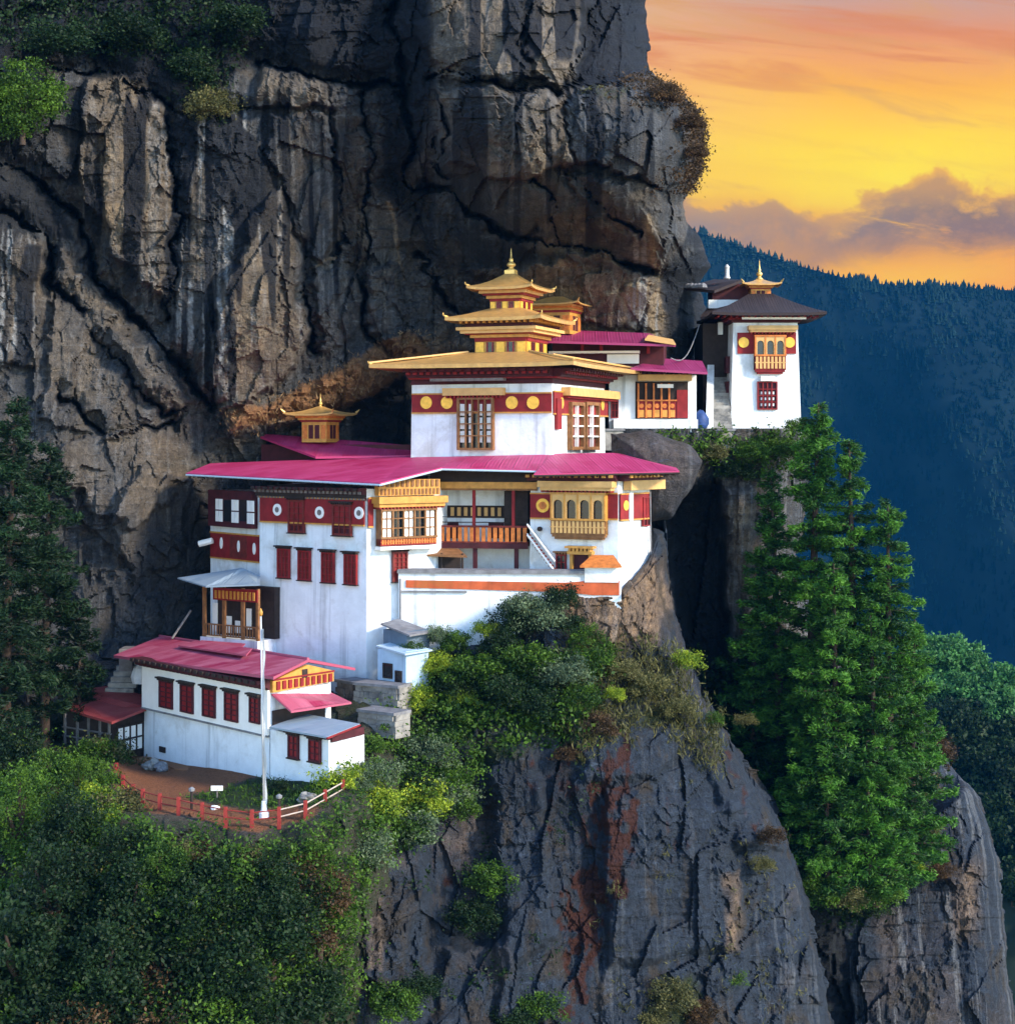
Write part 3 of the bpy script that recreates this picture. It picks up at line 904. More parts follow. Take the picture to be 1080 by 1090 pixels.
# --- the spur the monastery stands on
C_CTRL = [(330, 760, 95), (330, 1150, 82), (400, 740, 97.5), (430, 700, 99), (520, 700, 98.3), (600, 690, 98.0), (610, 640, 98.8), (660, 645, 98.7), (690, 640, 100.3), (708, 560, 104), (700, 700, 99.5), (740, 740, 100.5),
          (400, 900, 89.5), (440, 830, 92.5), (520, 780, 94.5), (520, 860, 93.3), (600, 800, 94.5), (700, 850, 95), (800, 870, 98), (780, 960, 96.5), (450, 1000, 88), (550, 1090, 88.5), (650, 1000, 91.5), (700, 1090, 91),
          (860, 1090, 97), (860, 1000, 97.5), (400, 1090, 84.5), (600, 1150, 88), (900, 1150, 97)]
C_DEPTH = tps(C_CTRL)
C_EDGE = [(706, 545), (711, 600), (722, 660), (736, 705), (752, 735), (780, 792), (815, 848), (838, 895), (860, 975), (880, 1060), (890, 1160)]
C_SLABS = [([(690, 560), (720, 560), (735, 720), (690, 690)], 0.6, 0.2), ([(610, 770), (700, 745), (730, 780), (700, 830), (620, 830)], 0.8, -0.1), ([(720, 740), (760, 740), (835, 900), (790, 900)], 0.7, 0.1),
           ([(785, 905), (835, 900), (870, 1090), (800, 1100)], -0.9, 0.0), ([(520, 800), (570, 790), (590, 1000), (540, 1030)], 1.0, -0.1), ([(590, 860), (640, 830), (640, 1160), (600, 1160)], -0.5, 0),
           ([(640, 840), (780, 860), (780, 1010), (650, 1030)], 0.9, -0.05), ([(400, 880), (445, 860), (450, 960), (410, 1060), (385, 1040)], 1.2, 0.08), ([(450, 840), (520, 850), (530, 1090), (460, 1080)], -1.0, 0.1),
           ([(470, 1010), (540, 1000), (560, 1160), (460, 1160)], 0.9, 0.05)]


def c_depth(px, py):
    wx, wy = warp(px, py, 8, 30, 61)
    Y = C_DEPTH(px, py) + 0.62 * fracture(px, py, 62)
    for pts, p, _ in C_SLABS:
        Y = Y - p * poly_in(wx, wy, pts, 6)
    # fine bedding ribs on the big face
    k = poly_in(wx, wy, [(620, 820), (790, 860), (790, 1030), (620, 1060)], 30)
    Y = Y + k * 0.16 * fbm(px / 40 + py / 60, py / 5.0, 4, 66)
    return Y


def c_attr(px, py):
    wx, wy = warp(px, py, 8, 30, 61)
    n = fbm(px / 50, py / 90, 5, 63)
    tan = 0.0 * px
    for pts, _, tn in C_SLABS:
        tan = tan + tn * poly_in(wx, wy, pts, 7)
    tan = tan + 0.85 * poly_in(wx, wy, [(590, 620), (700, 600), (712, 650), (690, 690), (620, 690), (590, 660)], 14)
    tan = tan + 0.9 * poly_in(wx, wy, [(772, 935), (786, 930), (782, 1010), (768, 1010)], 12) + 0.6 * poly_in(wx, wy, [(398, 965), (410, 955), (404, 1030), (390, 1030)], 6)
    rust = 0.95 * poly_in(wx, wy, [(625, 800), (680, 770), (675, 950), (640, 960)], 16) + 0.95 * poly_in(wx, wy, [(598, 940), (636, 930), (630, 1160), (596, 1160)], 12) \
        + 0.62 * poly_in(wx, wy, [(765, 800), (785, 800), (820, 890), (800, 895)], 7) + 0.6 * poly_in(wx, wy, [(540, 800), (625, 800), (650, 900), (660, 1010), (590, 1000)], 26) + 0.5 * poly_in(wx, wy, [(690, 830), (760, 850), (740, 960), (690, 940)], 26) + 0.5 * poly_in(wx, wy, [(450, 830), (500, 830), (490, 1000), (450, 960)], 20)
    moss = 0.55 * poly_in(wx, wy, [(330, 700), (560, 680), (560, 800), (500, 830), (330, 900)], 25) + 0.45 * poly_in(wx, wy, [(590, 700), (720, 690), (745, 760), (620, 800), (560, 790)], 20)
    moss = moss + 0.5 * poly_in(wx, wy, [(690, 1040), (740, 1030), (780, 1090), (690, 1100)], 14)
    dark = 0.35 * poly_in(wx, wy, [(690, 560), (730, 560), (745, 720), (722, 720)], 8) + 0.5 * poly_in(wx, wy, [(500, 800), (620, 800), (640, 900), (520, 900)], 25)
    tan = tan * (0.45 + 0.5 * vnoise(px / 5, py / 40, 68))
    return dict(tan=tan - 0.12 + 0.25 * n, streak=np.clip(0.02 + 0.35 * n, 0, 1), dark=dark + 0.3 * n + 0.28 * poly_in(px, py, [(430, 820), (500, 830), (520, 1160), (440, 1160)], 20), rust=rust * (0.62 + 1.1 * fbm(px / 9, py / 14, 5, 64)), moss=moss + 0.22 * sstep(0.0, 0.5, fbm(px / 35, py / 45, 5, 65)))


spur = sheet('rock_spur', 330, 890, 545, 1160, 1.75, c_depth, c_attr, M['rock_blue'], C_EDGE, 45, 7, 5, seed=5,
             top=[(330, 765), (395, 748), (425, 712), (440, 692), (520, 690), (560, 674), (588, 652), (606, 639), (664, 636), (690, 600), (700, 570), (720, 560), (890, 560)])

# --- rock buttress at the lower right
D_CTRL = [(860, 930, 117), (880, 1000, 114), (900, 1150, 111), (960, 780, 121), (1000, 810, 119), (1040, 900, 116), (960, 950, 115), (1060, 1000, 114), (1060, 1150, 112), (980, 1080, 112)]
D_DEPTH = tps(D_CTRL)
D_EDGE = [(985, 770), (1004, 800), (1020, 825), (1042, 850), (1062, 925), (1071, 1020), (1080, 1090), (1086, 1160)]


def d_depth(px, py):
    wx, wy = warp(px, py, 6, 30, 71)
    return D_DEPTH(px, py) + 0.7 * fracture(px, py, 72) + 22 * (1 - sstep(0, 14, px - (872 + 0.16 * (py - 930) + 6 * fbm(py / 30, px * 0, 3, 75)))) + 9 * (1 - sstep(0, 30, py - (935 - 0.95 * (px - 900))))


def d_attr(px, py):
    wx, wy = warp(px, py, 6, 30, 71)
    n = fbm(px / 50, py / 90, 5, 73)
    tan = 0.45 * poly_in(wx, wy, [(1020, 930), (1040, 920), (1040, 1000), (1015, 1000)], 18)
    rust = 0.3 * poly_in(wx, wy, [(975, 780), (1010, 800), (1000, 930), (970, 900)], 12)
    moss = 0.5 * poly_in(wx, wy, [(860, 900), (985, 770), (1000, 800), (985, 960), (900, 980)], 16)
    return dict(tan=tan + 0.2 * n, streak=0.35 + 0.3 * n, dark=0.15 + 0.25 * n, rust=rust, moss=moss)


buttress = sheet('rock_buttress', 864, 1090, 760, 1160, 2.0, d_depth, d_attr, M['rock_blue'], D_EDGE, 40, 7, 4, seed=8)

# --- near slope with the earth terrace of the lower house
E_CTRL = [(-220, 780, 98), (-220, 900, 88), (-220, 1160, 74), (0, 800, 97), (60, 800, 98), (120, 790, 100), (150, 806, 99.3), (215, 817, 94.4), (287, 829, 89.6), (350, 838, 86), (390, 818, 88.8), (400, 775, 94), (425, 725, 98.5), (460, 720, 99),
          (70, 850, 89), (120, 842, 87.5), (150, 862, 84.6), (190, 868, 83.6), (215, 874, 83), (268, 887, 81.8), (325, 880, 81.8), (365, 858, 84), (405, 840, 88), (250, 850, 86.5), (200, 840, 89.5),
          (200, 1000, 78), (0, 950, 80.5), (100, 930, 81), (0, 1160, 73), (200, 1160, 74), (330, 1160, 78), (300, 960, 79.5), (390, 950, 85), (440, 850, 93), (480, 900, 98), (430, 1160, 90), (490, 1160, 98), (480, 780, 99)]
E_DEPTH = tps(E_CTRL)


def e_depth(px, py):
    k = 1 - sstep(0.0, 1.0, poly_in(px, py, [(125, 800), (290, 820), (390, 825), (365, 850), (325, 872), (270, 880), (215, 868), (150, 858)], 30))
    return E_DEPTH(px, py) + (0.9 * fbm(px / 45, py / 45, 5, 81) + 0.5 * facet(px / 30, py / 30, 82)[0]) * (0.06 + 0.94 * k)


def e_attr(px, py):
    wx, wy = warp(px, py, 8, 30, 83)
    ter = poly_in(wx, wy, [(122, 800), (290, 826), (345, 850), (365, 852), (325, 876), (270, 886), (215, 876), (150, 864), (120, 840)], 8)
    lawn = poly_in(wx, wy, [(195, 846), (280, 828), (392, 820), (350, 858), (262, 862)], 9)
    return dict(tan=-0.2 + 0 * px, streak=0 * px - 0.3, dark=0 * px, rust=1.0 * ter * (1 - lawn), moss=np.maximum(0.9 * lawn, 0.55 * (1 - ter)))


slope = sheet('slope_terrain', -220, 490, 745, 1160, 2.5, e_depth, e_attr, M['slope_ground'])


# --- far mountain with its forest
def far_mountain():
    sky_px = [(-900, 236), (300, 232), (600, 230), (700, 236), (752, 250), (800, 266), (850, 283), (900, 296), (950, 304), (1000, 303), (1040, 307), (1080, 309), (1400, 330), (2200, 420)]
    nx, ny = 300, 150
    u = np.linspace(-900, 2200, nx)
    t = np.linspace(0, 1, ny)
    top = np.interp(u, [p[0] for p in sky_px], [p[1] for p in sky_px])
    U, T = np.meshgrid(u, t)
    Yt = 1700 - 0.05 * (U - 700)
    ztop = (HY - top)[None] / F * Yt
    zb = -620.0
    Z = zb + (ztop - zb) * T
    rib = fbm(U / 170 + T * 1.2, T * 1.4, 5, 101)
    Yy = Yt - 520 * (1 - T) ** 1.2 + 240 * rib * np.sin(np.pi * np.clip(T, 0.0, 1)) ** 0.5 * (1 - T * 0.6)
    X = (U - 540) / F * Yt
    # beyond the crest the ground falls away again
    Xb, Yb, Zb = X[-1:], Yy[-1:] + 250, Z[-1:] - 200
    X = np.concatenate([X, Xb]); Yy = np.concatenate([Yy, Yb]); Z = np.concatenate([Z, Zb])
    V = np.stack([X, Yy, Z], -1).reshape(-1, 3)
    i = np.arange((ny + 1) * nx).reshape(ny + 1, nx)
    Fq = np.stack([i[:-1, :-1], i[:-1, 1:], i[1:, 1:], i[1:, :-1]], -1).reshape(-1, 4)
    tag(npmesh('far_mountain', V, Fq, M['far_ground']), kind='structure')
    # trees: only on the slope the gap in the rocks opens on, with a margin
    rg = np.random.default_rng(5)
    n = 15000
    tu = rg.uniform(560, 1300, n); tt = rg.uniform(0.25, 1.0, n) ** 0.8
    ne = 800
    tu = np.concatenate([tu, rg.uniform(650, 1250, ne)]); tt = np.concatenate([tt, rg.uniform(0.985, 1.0, ne)])
    fu = (tu + 900) / 3100 * (nx - 1); ft = tt * (ny - 1)
    iu = np.clip(fu.astype(int), 0, nx - 2); it = np.clip(ft.astype(int), 0, ny - 2)
    a = (fu - iu)[:, None]; b = (ft - it)[:, None]
    G = np.stack([X, Yy, Z], -1)
    base = (G[it, iu] * (1 - a) + G[it, iu + 1] * a) * (1 - b) + (G[it + 1, iu] * (1 - a) + G[it + 1, iu + 1] * a) * b
    N = len(base)
    hgt = rg.uniform(3.5, 8.5, N) * (0.55 + 0.8 * vnoise(tu / 22, tt * 30, 3))
    rad = hgt * rg.uniform(0.24, 0.42, N)
    k = 6
    ang = np.arange(k) * 2 * np.pi / k
    vs, fs, tn = [], [], []
    for tier, (z0, z1, rr) in enumerate(((0.0, 0.55, 1.0), (0.3, 0.8, 0.72), (0.55, 1.0, 0.45))):
        ph = rg.uniform(0, 6.3, (N, 1))
        rj = rad[:, None] * rr * rg.uniform(0.65, 1.2, (N, k))
        ring = np.stack([np.cos(ang + ph) * rj, np.sin(ang + ph) * rj, np.repeat((hgt * z0)[:, None], k, 1) + rg.uniform(-0.5, 0.5, (N, k))], -1) + base[:, None]
        apex = (base + np.stack([rg.uniform(-.4, .4, N), rg.uniform(-.4, .4, N), hgt * z1], -1))[:, None]
        vv = np.concatenate([ring, apex], 1)
        off = tier * N * (k + 1) + np.arange(N)[:, None] * (k + 1)
        for q in range(k):
            fs.append(np.concatenate([off + q, off + (q + 1) % k, off + k], 1))
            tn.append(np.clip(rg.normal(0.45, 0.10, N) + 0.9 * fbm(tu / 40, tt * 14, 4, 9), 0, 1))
        vs.append(vv.reshape(-1, 3))
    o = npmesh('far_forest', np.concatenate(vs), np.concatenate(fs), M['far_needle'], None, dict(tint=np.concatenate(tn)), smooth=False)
    tag(o, 'blue hazy conifer forest covering the distant mountainside', 'forest', kind='stuff')


far_mountain()
mbv = MB()
mbv.add([(-1500, -300, -420), (1550, -300, -420), (1550, 2080, -420), (-1500, 2080, -420)], [(0, 1, 2, 3)])
tag(mbv.build('valley_ground', M['valley']), kind='structure')

# --- air
HAZE = 0.00012
mh = bpy.data.materials.new('haze')
mh.use_nodes = True
t = NT(mh.node_tree)
t.n.clear()
oo = t.new('ShaderNodeOutputMaterial')
pv = t.new('ShaderNodeVolumePrincipled')
pv.inputs['Color'].default_value = (0.006, 0.135, 0.35, 1)
pv.inputs['Density'].default_value = HAZE
pv.inputs['Anisotropy'].default_value = 0.0
t.l.new(pv.outputs[0], oo.inputs['Volume'])
hb = MB().box(-1560, 1620, -350, 2120, -640, 268)
ho = hb.build('haze', mh)
tag(ho, 'blue evening haze hanging in the valley', 'haze', kind='stuff')


# ------------------------------------------------------------------ building parts
def window(root, fc, r, frame='maroon', pane='glass_dark', cols=2, rows=3, proud=0.10, fr=0.09, lintel='dark_wood', bar=0.045, sill=True, barmat=None, name='window'):
    u0, u1, z0, z1 = fc.rect(*r)
    b = MB()
    b.fbox(fc, u0, u0 + fr, z0, z1, -0.02, proud); b.fbox(fc, u1 - fr, u1, z0, z1, -0.02, proud)
    b.fbox(fc, u0 + fr, u1 - fr, z1 - fr, z1, -0.02, proud - 0.003); b.fbox(fc, u0 + fr, u1 - fr, z0, z0 + fr, -0.02, proud - 0.003)
    wdw = b.build(name, M[frame], root)
    p = MB().fbox(fc, u0 + fr, u1 - fr, z0 + fr, z1 - fr, -0.01, 0.025)
    p.build('pane', M[pane], wdw)
    if cols > 1 or rows > 1:
        l = MB()
        for i in range(1, cols):
            x = u0 + fr + (u1 - u0 - 2 * fr) * i / cols
            l.fbox(fc, x - bar / 2, x + bar / 2, z0 + fr, z1 - fr, 0.02, proud - 0.02)
        for j in range(1, rows):
            z = z0 + fr + (z1 - z0 - 2 * fr) * j / rows
            l.fbox(fc, u0 + fr, u1 - fr, z - bar / 2, z + bar / 2, 0.02, proud - 0.026)
        l.build('lattice', M[barmat or frame], wdw)
    if lintel:
        q = MB()
        q.fbox(fc, u0 - 0.13, u1 + 0.13, z1 + 0.10, z1 + 0.19, -0.02, proud + 0.17)
        q.dentils(fc, u0 - 0.06, u1 + 0.06, z1 + 0.003, z1 + 0.097, -0.02, proud + 0.10, 0.16, 0.55)
        if sill:
            q.fbox(fc, u0 - 0.06, u1 + 0.06, z0 - 0.07, z0 - 0.003, -0.02, proud + 0.06)
        q.build('lintel', M[lintel], wdw)
    return wdw


def arch_panel(b, fc, u0, u1, z0, z1, d0, d1, n=8):
    """solid panel with a pointed-round opening cut out of its lower part"""
    um = (u0 + u1) / 2; m = 0.12 * (u1 - u0); r = (u1 - u0) / 2 - m
    zs = z1 - (z1 - z0) * 0.22 - r * 1.1
    prof = [(u0 + m, z0), (u0 + m, zs)] + [(um - r * math.cos(math.pi * k / n), zs + r * 1.1 * math.sin(math.pi * k / n) ** 0.8) for k in range(1, n)] + [(u1 - m, zs), (u1 - m, z0)]
    outl = []
    for (u, z) in prof:
        k = (u - (u0 + m)) / (2 * r)
        outl.append((u0 if k < 0.02 else u1 if k > 0.98 else u0 + (u1 - u0) * k, z if k < 0.02 or k > 0.98 else z1))
    outl[1] = (u0, z1); outl[-2] = (u1, z1)
    pts = []
    for (a, c) in zip(prof, outl):
        pts += [fc.pt(a[0], a[1], d1), fc.pt(c[0], c[1], d1), fc.pt(a[0], a[1], d0), fc.pt(c[0], c[1], d0)]
    fs = []
    for i in range(len(prof) - 1):
        a = 4 * i; c = 4 * (i + 1)
        fs += [(a, c, c + 1, a + 1), (a, a + 2, c + 2, c)]
    b.add(pts, fs)


def bay(root, fc, r, ncol, style='lattice', proj=0.55, bal=0.30, frame='brown_wood', panel='white_trim', balm='orange_wood', basem='maroon_dark', corn='gold_pale', corn_rect=None, rows=3, solid=(), balp=0.30, basetaper=True):
    """projecting painted timber window: posts, openings, a balustrade panel below and a cornice above"""
    u0, u1, z0, z1 = fc.rect(*r)
    H = z1 - z0
    zb = z0 + H * bal
    b = MB()
    W = u1 - u0
    pw = 0.10
    for i in range(ncol + 1):
        x = u0 + (W - pw) * i / ncol
        b.fbox(fc, x, x + pw, zb, z1, proj - 0.13, proj)
    for z, h in ((z1 - 0.12, 0.12), (zb - 0.06, 0.12)):
        b.fbox(fc, u0 - 0.03, u1 + 0.03, z, z + h, proj - 0.16, proj + 0.03)
    b.fbox(fc, u0, u0 + 0.09, z0, z1, 0.0, proj - 0.13); b.fbox(fc, u1 - 0.09, u1, z0, z1, 0.0, proj - 0.13)
    bw = b.build('bay_window', M[frame], root)
    MB().fbox(fc, u0 + 0.09, u1 - 0.09, zb, z1 - 0.1, 0.0, proj - 0.22).build('pane', M['glass_dark'], bw)
    cw = (W - pw) / ncol
    if style == 'lattice':
        lt = MB()
        for i in range(ncol):
            a = u0 + pw + cw * i; c = u0 + cw * (i + 1)
            if i in solid:
                MB().fbox(fc, a + 0.02, c - 0.02, zb + 0.06, z1 - 0.12, proj - 0.2, proj - 0.12).build('shutter', M[panel], bw)
            for j in range(1, rows):
                z = zb + (z1 - zb) * j / rows
                lt.fbox(fc, a, c, z - 0.03, z + 0.03, proj - 0.12, proj - 0.04)
            lt.fbox(fc, (a + c) / 2 - 0.02, (a + c) / 2 + 0.02, zb + 0.06, z1 - 0.12, proj - 0.115, proj - 0.05)
        lt.build('lattice', M[frame], bw)

    else:
        ar = MB()
        for i in range(ncol):
            a = u0 + pw + cw * i; c = u0 + cw * (i + 1)
            arch_panel(ar, fc, a, c, zb + 0.06, z1 - 0.12, proj - 0.12, proj - 0.03)
        ar.build('arch', M[corn], bw)
    bl = MB()
    bl.fbox(fc, u0, u1, z0 + 0.02, zb - 0.062, 0.0, proj - 0.06)
    o = bl.build('balustrade', M[basem], bw)
    k = max(3, int(W / 0.3))
    bb = MB()
    bb.dentils(fc, u0 + 0.02, u1 - 0.02, z0 + 0.10, zb - 0.10, proj - 0.062, proj - 0.015, balp, 0.62)
    bb.fbox(fc, u0 - 0.02, u1 + 0.02, z0 + (zb - z0) * 0.47, z0 + (zb - z0) * 0.54, proj - 0.062, proj + 0.0)
    bb.build('baluster_panel', M[balm], bw)
    if basetaper:
        q = MB()
        for j, (dz, ins) in enumerate(((0.14, 0.06), (0.28, 0.2))):
            q.fbox(fc, u0 + ins, u1 - ins, z0 - dz, z0 - dz + 0.14 + 0.015 * (1 - j), -0.02, proj - 0.08 - ins * 0.6)
        q.build('bracket', M[basem], bw)
    if corn_rect:
        a0, a1, c0, c1 = fc.rect(*corn_rect)
        q = MB()
        q.fbox(fc, a0, a1, c0 + (c1 - c0) * 0.35, c1, -0.02, proj + 0.28)
        q.fbox(fc, a0 + 0.12, a1 - 0.12, c0, c0 + (c1 - c0) * 0.35 - 0.003, -0.02, proj + 0.14)
        cn = q.build('cornice', M[corn], bw)
        dd = MB().dentils(fc, a0 + 0.1, a1 - 0.1, c0 - 0.1, c0 - 0.003, -0.02, proj + 0.1, 0.24, 0.5)
        dd.build('dentil_row', M['maroon'], bw)
    return bw


def band(root, fc, r, d=0.06, mat='maroon', name='painted_band', trim=True):
    u0, u1, z0, z1 = fc.rect(*r)
    o = MB().fbox(fc, u0, u1, z0, z1, -0.02, d).build(name, M[mat], root)
    if trim:
        t_ = MB()
        t_.fbox(fc, u0, u1, z1 + 0.002, z1 + 0.09, -0.02, d + 0.05)
        t_.fbox(fc, u0, u1, z0 - 0.09, z0 - 0.002, -0.02, d + 0.03)
        t_.build('band_edge', M['gold_paint' if mat == 'maroon' else 'dark_wood'], o)
    return o


def discs(root, fc, pts, r, mat='gold_disc', d=0.10, ry=None):
    for (x, y) in pts:
        u, z = fc.uz(x, y)
        MB().fdisc(fc, u, z, r, 0.0, d, ry=ry).build('emblem', M[mat], root)


def rafters(root, fc, u0, u1, z, proj, pitch=0.55, mat='dark_wood', h=0.12, back=0.3, name='rafter_row'):
    b = MB()
    b.dentils(fc, u0, u1, z - h, z, -back, proj, pitch, 0.28)
    return b.build(name, M[mat], root)


def cornice(root, fc, u0, u1, ztop, layers, name='cornice_layer'):
    """stepped eaves cornice: (height, projection, material, dentil pitch or 0) from the top down"""
    z = ztop
    for h, p, m_, dp in layers:
        b = MB()
        if dp:
            b.fbox(fc, u0, u1, z - h, z - 0.003, -0.02, p - 0.12)
            o = b.build(name, M['maroon_dark'], root)
            MB().dentils(fc, u0, u1, z - h + 0.02, z - 0.02, p - 0.13, p, dp, 0.55).build('dentil_row', M[m_], o)
        else:
            b.fbox(fc, u0, u1, z - h, z - 0.003, -0.02, p)
            b.build(name, M[m_], root)
        z -= h


def hip(b, c, ux, vx, ea, eb, ta, tb, ze, zt, up=0.25, th=0.12, curve=1.35, n=10, m_=6):
    c = Vector((c[0], c[1], 0)); ux = Vector(ux); vx = Vector(vx)
    cs = [(-1, -1), (1, -1), (1, 1), (-1, 1)]
    for k in range(4):
        (a0, b0), (a1, b1) = cs[k], cs[(k + 1) % 4]
        for lower in (0, 1):
            pts, uvs = [], []
            for j in range(m_ + 1):
                t_ = j / m_
                A = ea + (ta - ea) * t_; B = eb + (tb - eb) * t_
                for i in range(n + 1):
                    s = i / n
                    x = (a0 + (a1 - a0) * s) * A; y = (b0 + (b1 - b0) * s) * B
                    sc = abs(2 * s - 1)
                    z = ze + (zt - ze) * t_ ** curve + up * sc ** 4 * (1 - t_) ** 2.5
                    pts.append(c + ux * x + vx * y + Vector((0, 0, z - (th if lower else 0))))
                    L = 2 * (A if b0 == b1 else B)
                    uvs.append(((s - 0.5) * L + 50, t_ * (abs(ea - ta) + 0.5)))
            fs, fu = [], []
            for j in range(m_):
                for i in range(n):
                    q = (j * (n + 1) + i, j * (n + 1) + i + 1, (j + 1) * (n + 1) + i + 1, (j + 1) * (n + 1) + i)
                    if lower: q = q[::-1]
                    fs.append(q); fu.append([uvs[x_] for x_ in q])
            b.add(pts, fs, fu)
            if lower == 0: top_edge = pts[:n + 1]
            else:
                lo = pts[:n + 1]
                b.add(top_edge + lo, [(i + 1, i, n + 1 + i, n + 2 + i) for i in range(n)])


FINIAL = [(0.34, 0), (0.40, 0.06), (0.30, 0.16), (0.20, 0.22), (0.17, 0.34), (0.30, 0.46), (0.32, 0.60), (0.22, 0.74), (0.12, 0.82), (0.16, 0.92), (0.15, 1.05), (0.07, 1.2), (0.045, 1.5), (0.02, 1.95), (0.004, 2.05)]


def finial(root, c, z, h, mat='gold_metal', sc=1.0):
    k = h / 2.05
    b = MB().lathe((c[0], c[1], z), [(r * k * sc, zz * k) for r, zz in FINIAL], 14)
    return b.build('finial', M[mat], root, smooth=True)


def horns(root, c, ux, vx, ea, eb, z, s=0.35, mat='gold_metal'):
    for a in (-1, 1):
        for bb in (-1, 1):
            p = Vector((c[0], c[1], z)) + Vector(ux) * ea * a + Vector(vx) * eb * bb
            d = (Vector(ux) * a + Vector(vx) * bb).normalized()
            q = MB()
            q.tube(p - d * 0.15, p + d * s * 0.6 + Vector((0, 0, s * 0.35)), s * 0.28, s * 0.18)
            q.tube(p + d * s * 0.6 + Vector((0, 0, s * 0.35)), p + d * s * 0.55 + Vector((0, 0, s * 0.95)), s * 0.18, s * 0.05)
            q.build('corner_ornament', M[mat], root, smooth=True)


def ridge_cap(root, a, b_, r=0.09, mat='gold_pale'):
    return MB().tube(a, b_, r).build('ridge_cap', M[mat], root)


def cupola(root, c, ux, vx, body, zb, ze, ea, zt, fin, bodymat='gold_paint', roof='gold_roof', eb=None, up=0.13):
    """small gilded lantern on a roof: panelled body, flared pyramid roof, finial"""
    eb = eb or ea
    cc = Vector((c[0], c[1], 0)); ux = Vector(ux); vx = Vector(vx)
    bx = body
    def rect(h, z0, z1, m_, nm, par):
        b = MB()
        q = [cc - ux * h - vx * h, cc + ux * h - vx * h, cc + ux * h + vx * h, cc - ux * h + vx * h]
        b.prism(q, z0, z1)
        return b.build(nm, M[m_], par)
    o = rect(bx, zb, ze - 0.55 * (ze - zb) * 0.5, bodymat, 'lantern', root)
    zc = ze - 0.55 * (ze - zb) * 0.5
    steps = 4
    for i in range(steps):
        rect(bx + (ea * 0.72 - bx) * (i + 1) / steps, zc + (ze - zc) * i / steps + 0.003, zc + (ze - zc) * (i + 1) / steps - 0.003, ['maroon', 'gold_paint', 'orange_wood', 'gold_pale'][i % 4], 'bracket_tier', o)
    # panels and dark openings on the two seen sides
    fA = Face(cc - ux * bx - vx * bx, cc + ux * bx - vx * bx)
    fB = Face(cc + ux * bx - vx * bx, cc + ux * bx + vx * bx)
    for f_ in (fA, fB):
        k = 4
        for i in range(k):
            a = f_.L * (i + 0.14) / k; e = f_.L * (i + 0.86) / k
            MB().fbox(f_, a, e, zb + (zc - zb) * 0.18, zb + (zc - zb) * 0.85, -0.02, 0.035).build('opening' if i in (1, 2) else 'painted_panel', M['maroon_dark' if i in (1, 2) else 'orange_wood'], o)
    r = MB(); hip(r, cc, ux, vx, ea, eb, 0.14, 0.14, ze, zt, up, 0.10, 1.5)
    ro = r.build('lantern_roof', M[roof], o, smooth=False)
    for a in (-1, 1):
        for e in (-1, 1):
            p0 = cc + ux * ea * a + vx * eb * e + Vector((0, 0, ze + up))
            d = (ux * a + vx * e).normalized()
            MB().tube(p0 - d * 0.1, p0 + d * 0.16 + Vector((0, 0, 0.22)), 0.09, 0.02).build('corner_ornament', M['gold_metal'], ro)
    finial(root, cc, zt - 0.06, fin)
    return o


XU, YV = Vector((1, 0, 0)), Vector((0, 1, 0))

# ------------------------------------------------------------------ the tall main building
A0, B0, C0 = P(275, HY, 105.0), P(390, HY, 99.5), P(466, HY, 102.5)
Fm = Face(A0, B0); Fr = Face(B0, C0)
D0, E0 = C0 + Vector((1.5, 10, 0)), A0 + Vector((1.0, 9.5, 0))
main = thing('monastery_building', (B0.x, B0.y, -14.5), 'tall whitewashed monastery block with magenta roof, maroon band and four narrow red windows', 'monastery')
ztop = -2.75
MB().prism([A0, B0, C0, D0, E0], -16, ztop, 0.02).build('wall', M['white'], main)
Fm = Fm.off(0.02); Fr = Fr.off(0.02)
band(main, Fm, (277, 531, 388, 556.5))
discs(main, Fm, [(296, 542.5), (341, 545.5), (383, 546)], 0.36, 'white_trim')
for (x, y) in [(296, 542.5), (341, 545.5), (383, 546)]:
    u_, z_ = Fm.uz(x, y)
    MB().fdisc(Fm, u_, z_, 0.17, 0.09, 0.115).build('emblem_centre', M['grey_wood'], main)
for r in ((308, 532, 325, 567), (355, 537, 375, 570)):
    window(main, Fm, r, 'red_wood', 'maroon_dark', 3, 5, 0.16, 0.12, 'dark_wood')
for r in ((296, 584, 309, 615), (318, 586, 331, 617.5), (343, 588, 356.5, 620), (367, 590, 380.5, 622)):
    window(main, Fm, r, 'maroon', 'red_wood', 3, 4, 0.13, 0.08, 'dark_wood')
u0, u1, z0, z1 = Fm.rect(277, 517, 390, 529)
cornice(main, Fm, 0.0, Fm.L, ztop + 0.05, [(0.18, 0.75, 'dark_wood', 0.5), (0.2, 0.45, 'grey_wood', 0.35), (0.2, 0.25, 'dark_wood', 0.0), (0.14, 0.16, 'grey_wood', 0.28)])
# right face: projecting gilded bay and a red door-window under it
bay(main, Fr, (400, 541, 459, 580), 5, 'lattice', 0.6, 0.22, 'brown_wood', 'white_trim', 'orange_wood', 'maroon', 'gold_paint', (395, 528, 468, 539), 3, solid=(0, 2, 4), balp=0.18, basetaper=False)
u0, u1, z0, z1 = Fr.rect(399, 508, 464, 527)
z1 -= 0.12
o = MB().fbox(Fr, u0, u1, z0, z1, -0.02, 0.42).build('lattice_panel', M['gold_paint'], main)
q = MB()
q.dentils(Fr, u0 + 0.05, u1 - 0.05, z0 + 0.05, z0 + (z1 - z0) * 0.42, 0.41, 0.47, 0.26, 0.5)
q.dentils(Fr, u0 + 0.05, u1 - 0.05, z0 + (z1 - z0) * 0.55, z1 - 0.02, 0.41, 0.49, 0.34, 0.5)
q.build('dentil_row', M['brown_wood'], o)
u0, u1, z0, z1 = Fr.rect(399, 580.5, 460, 584)
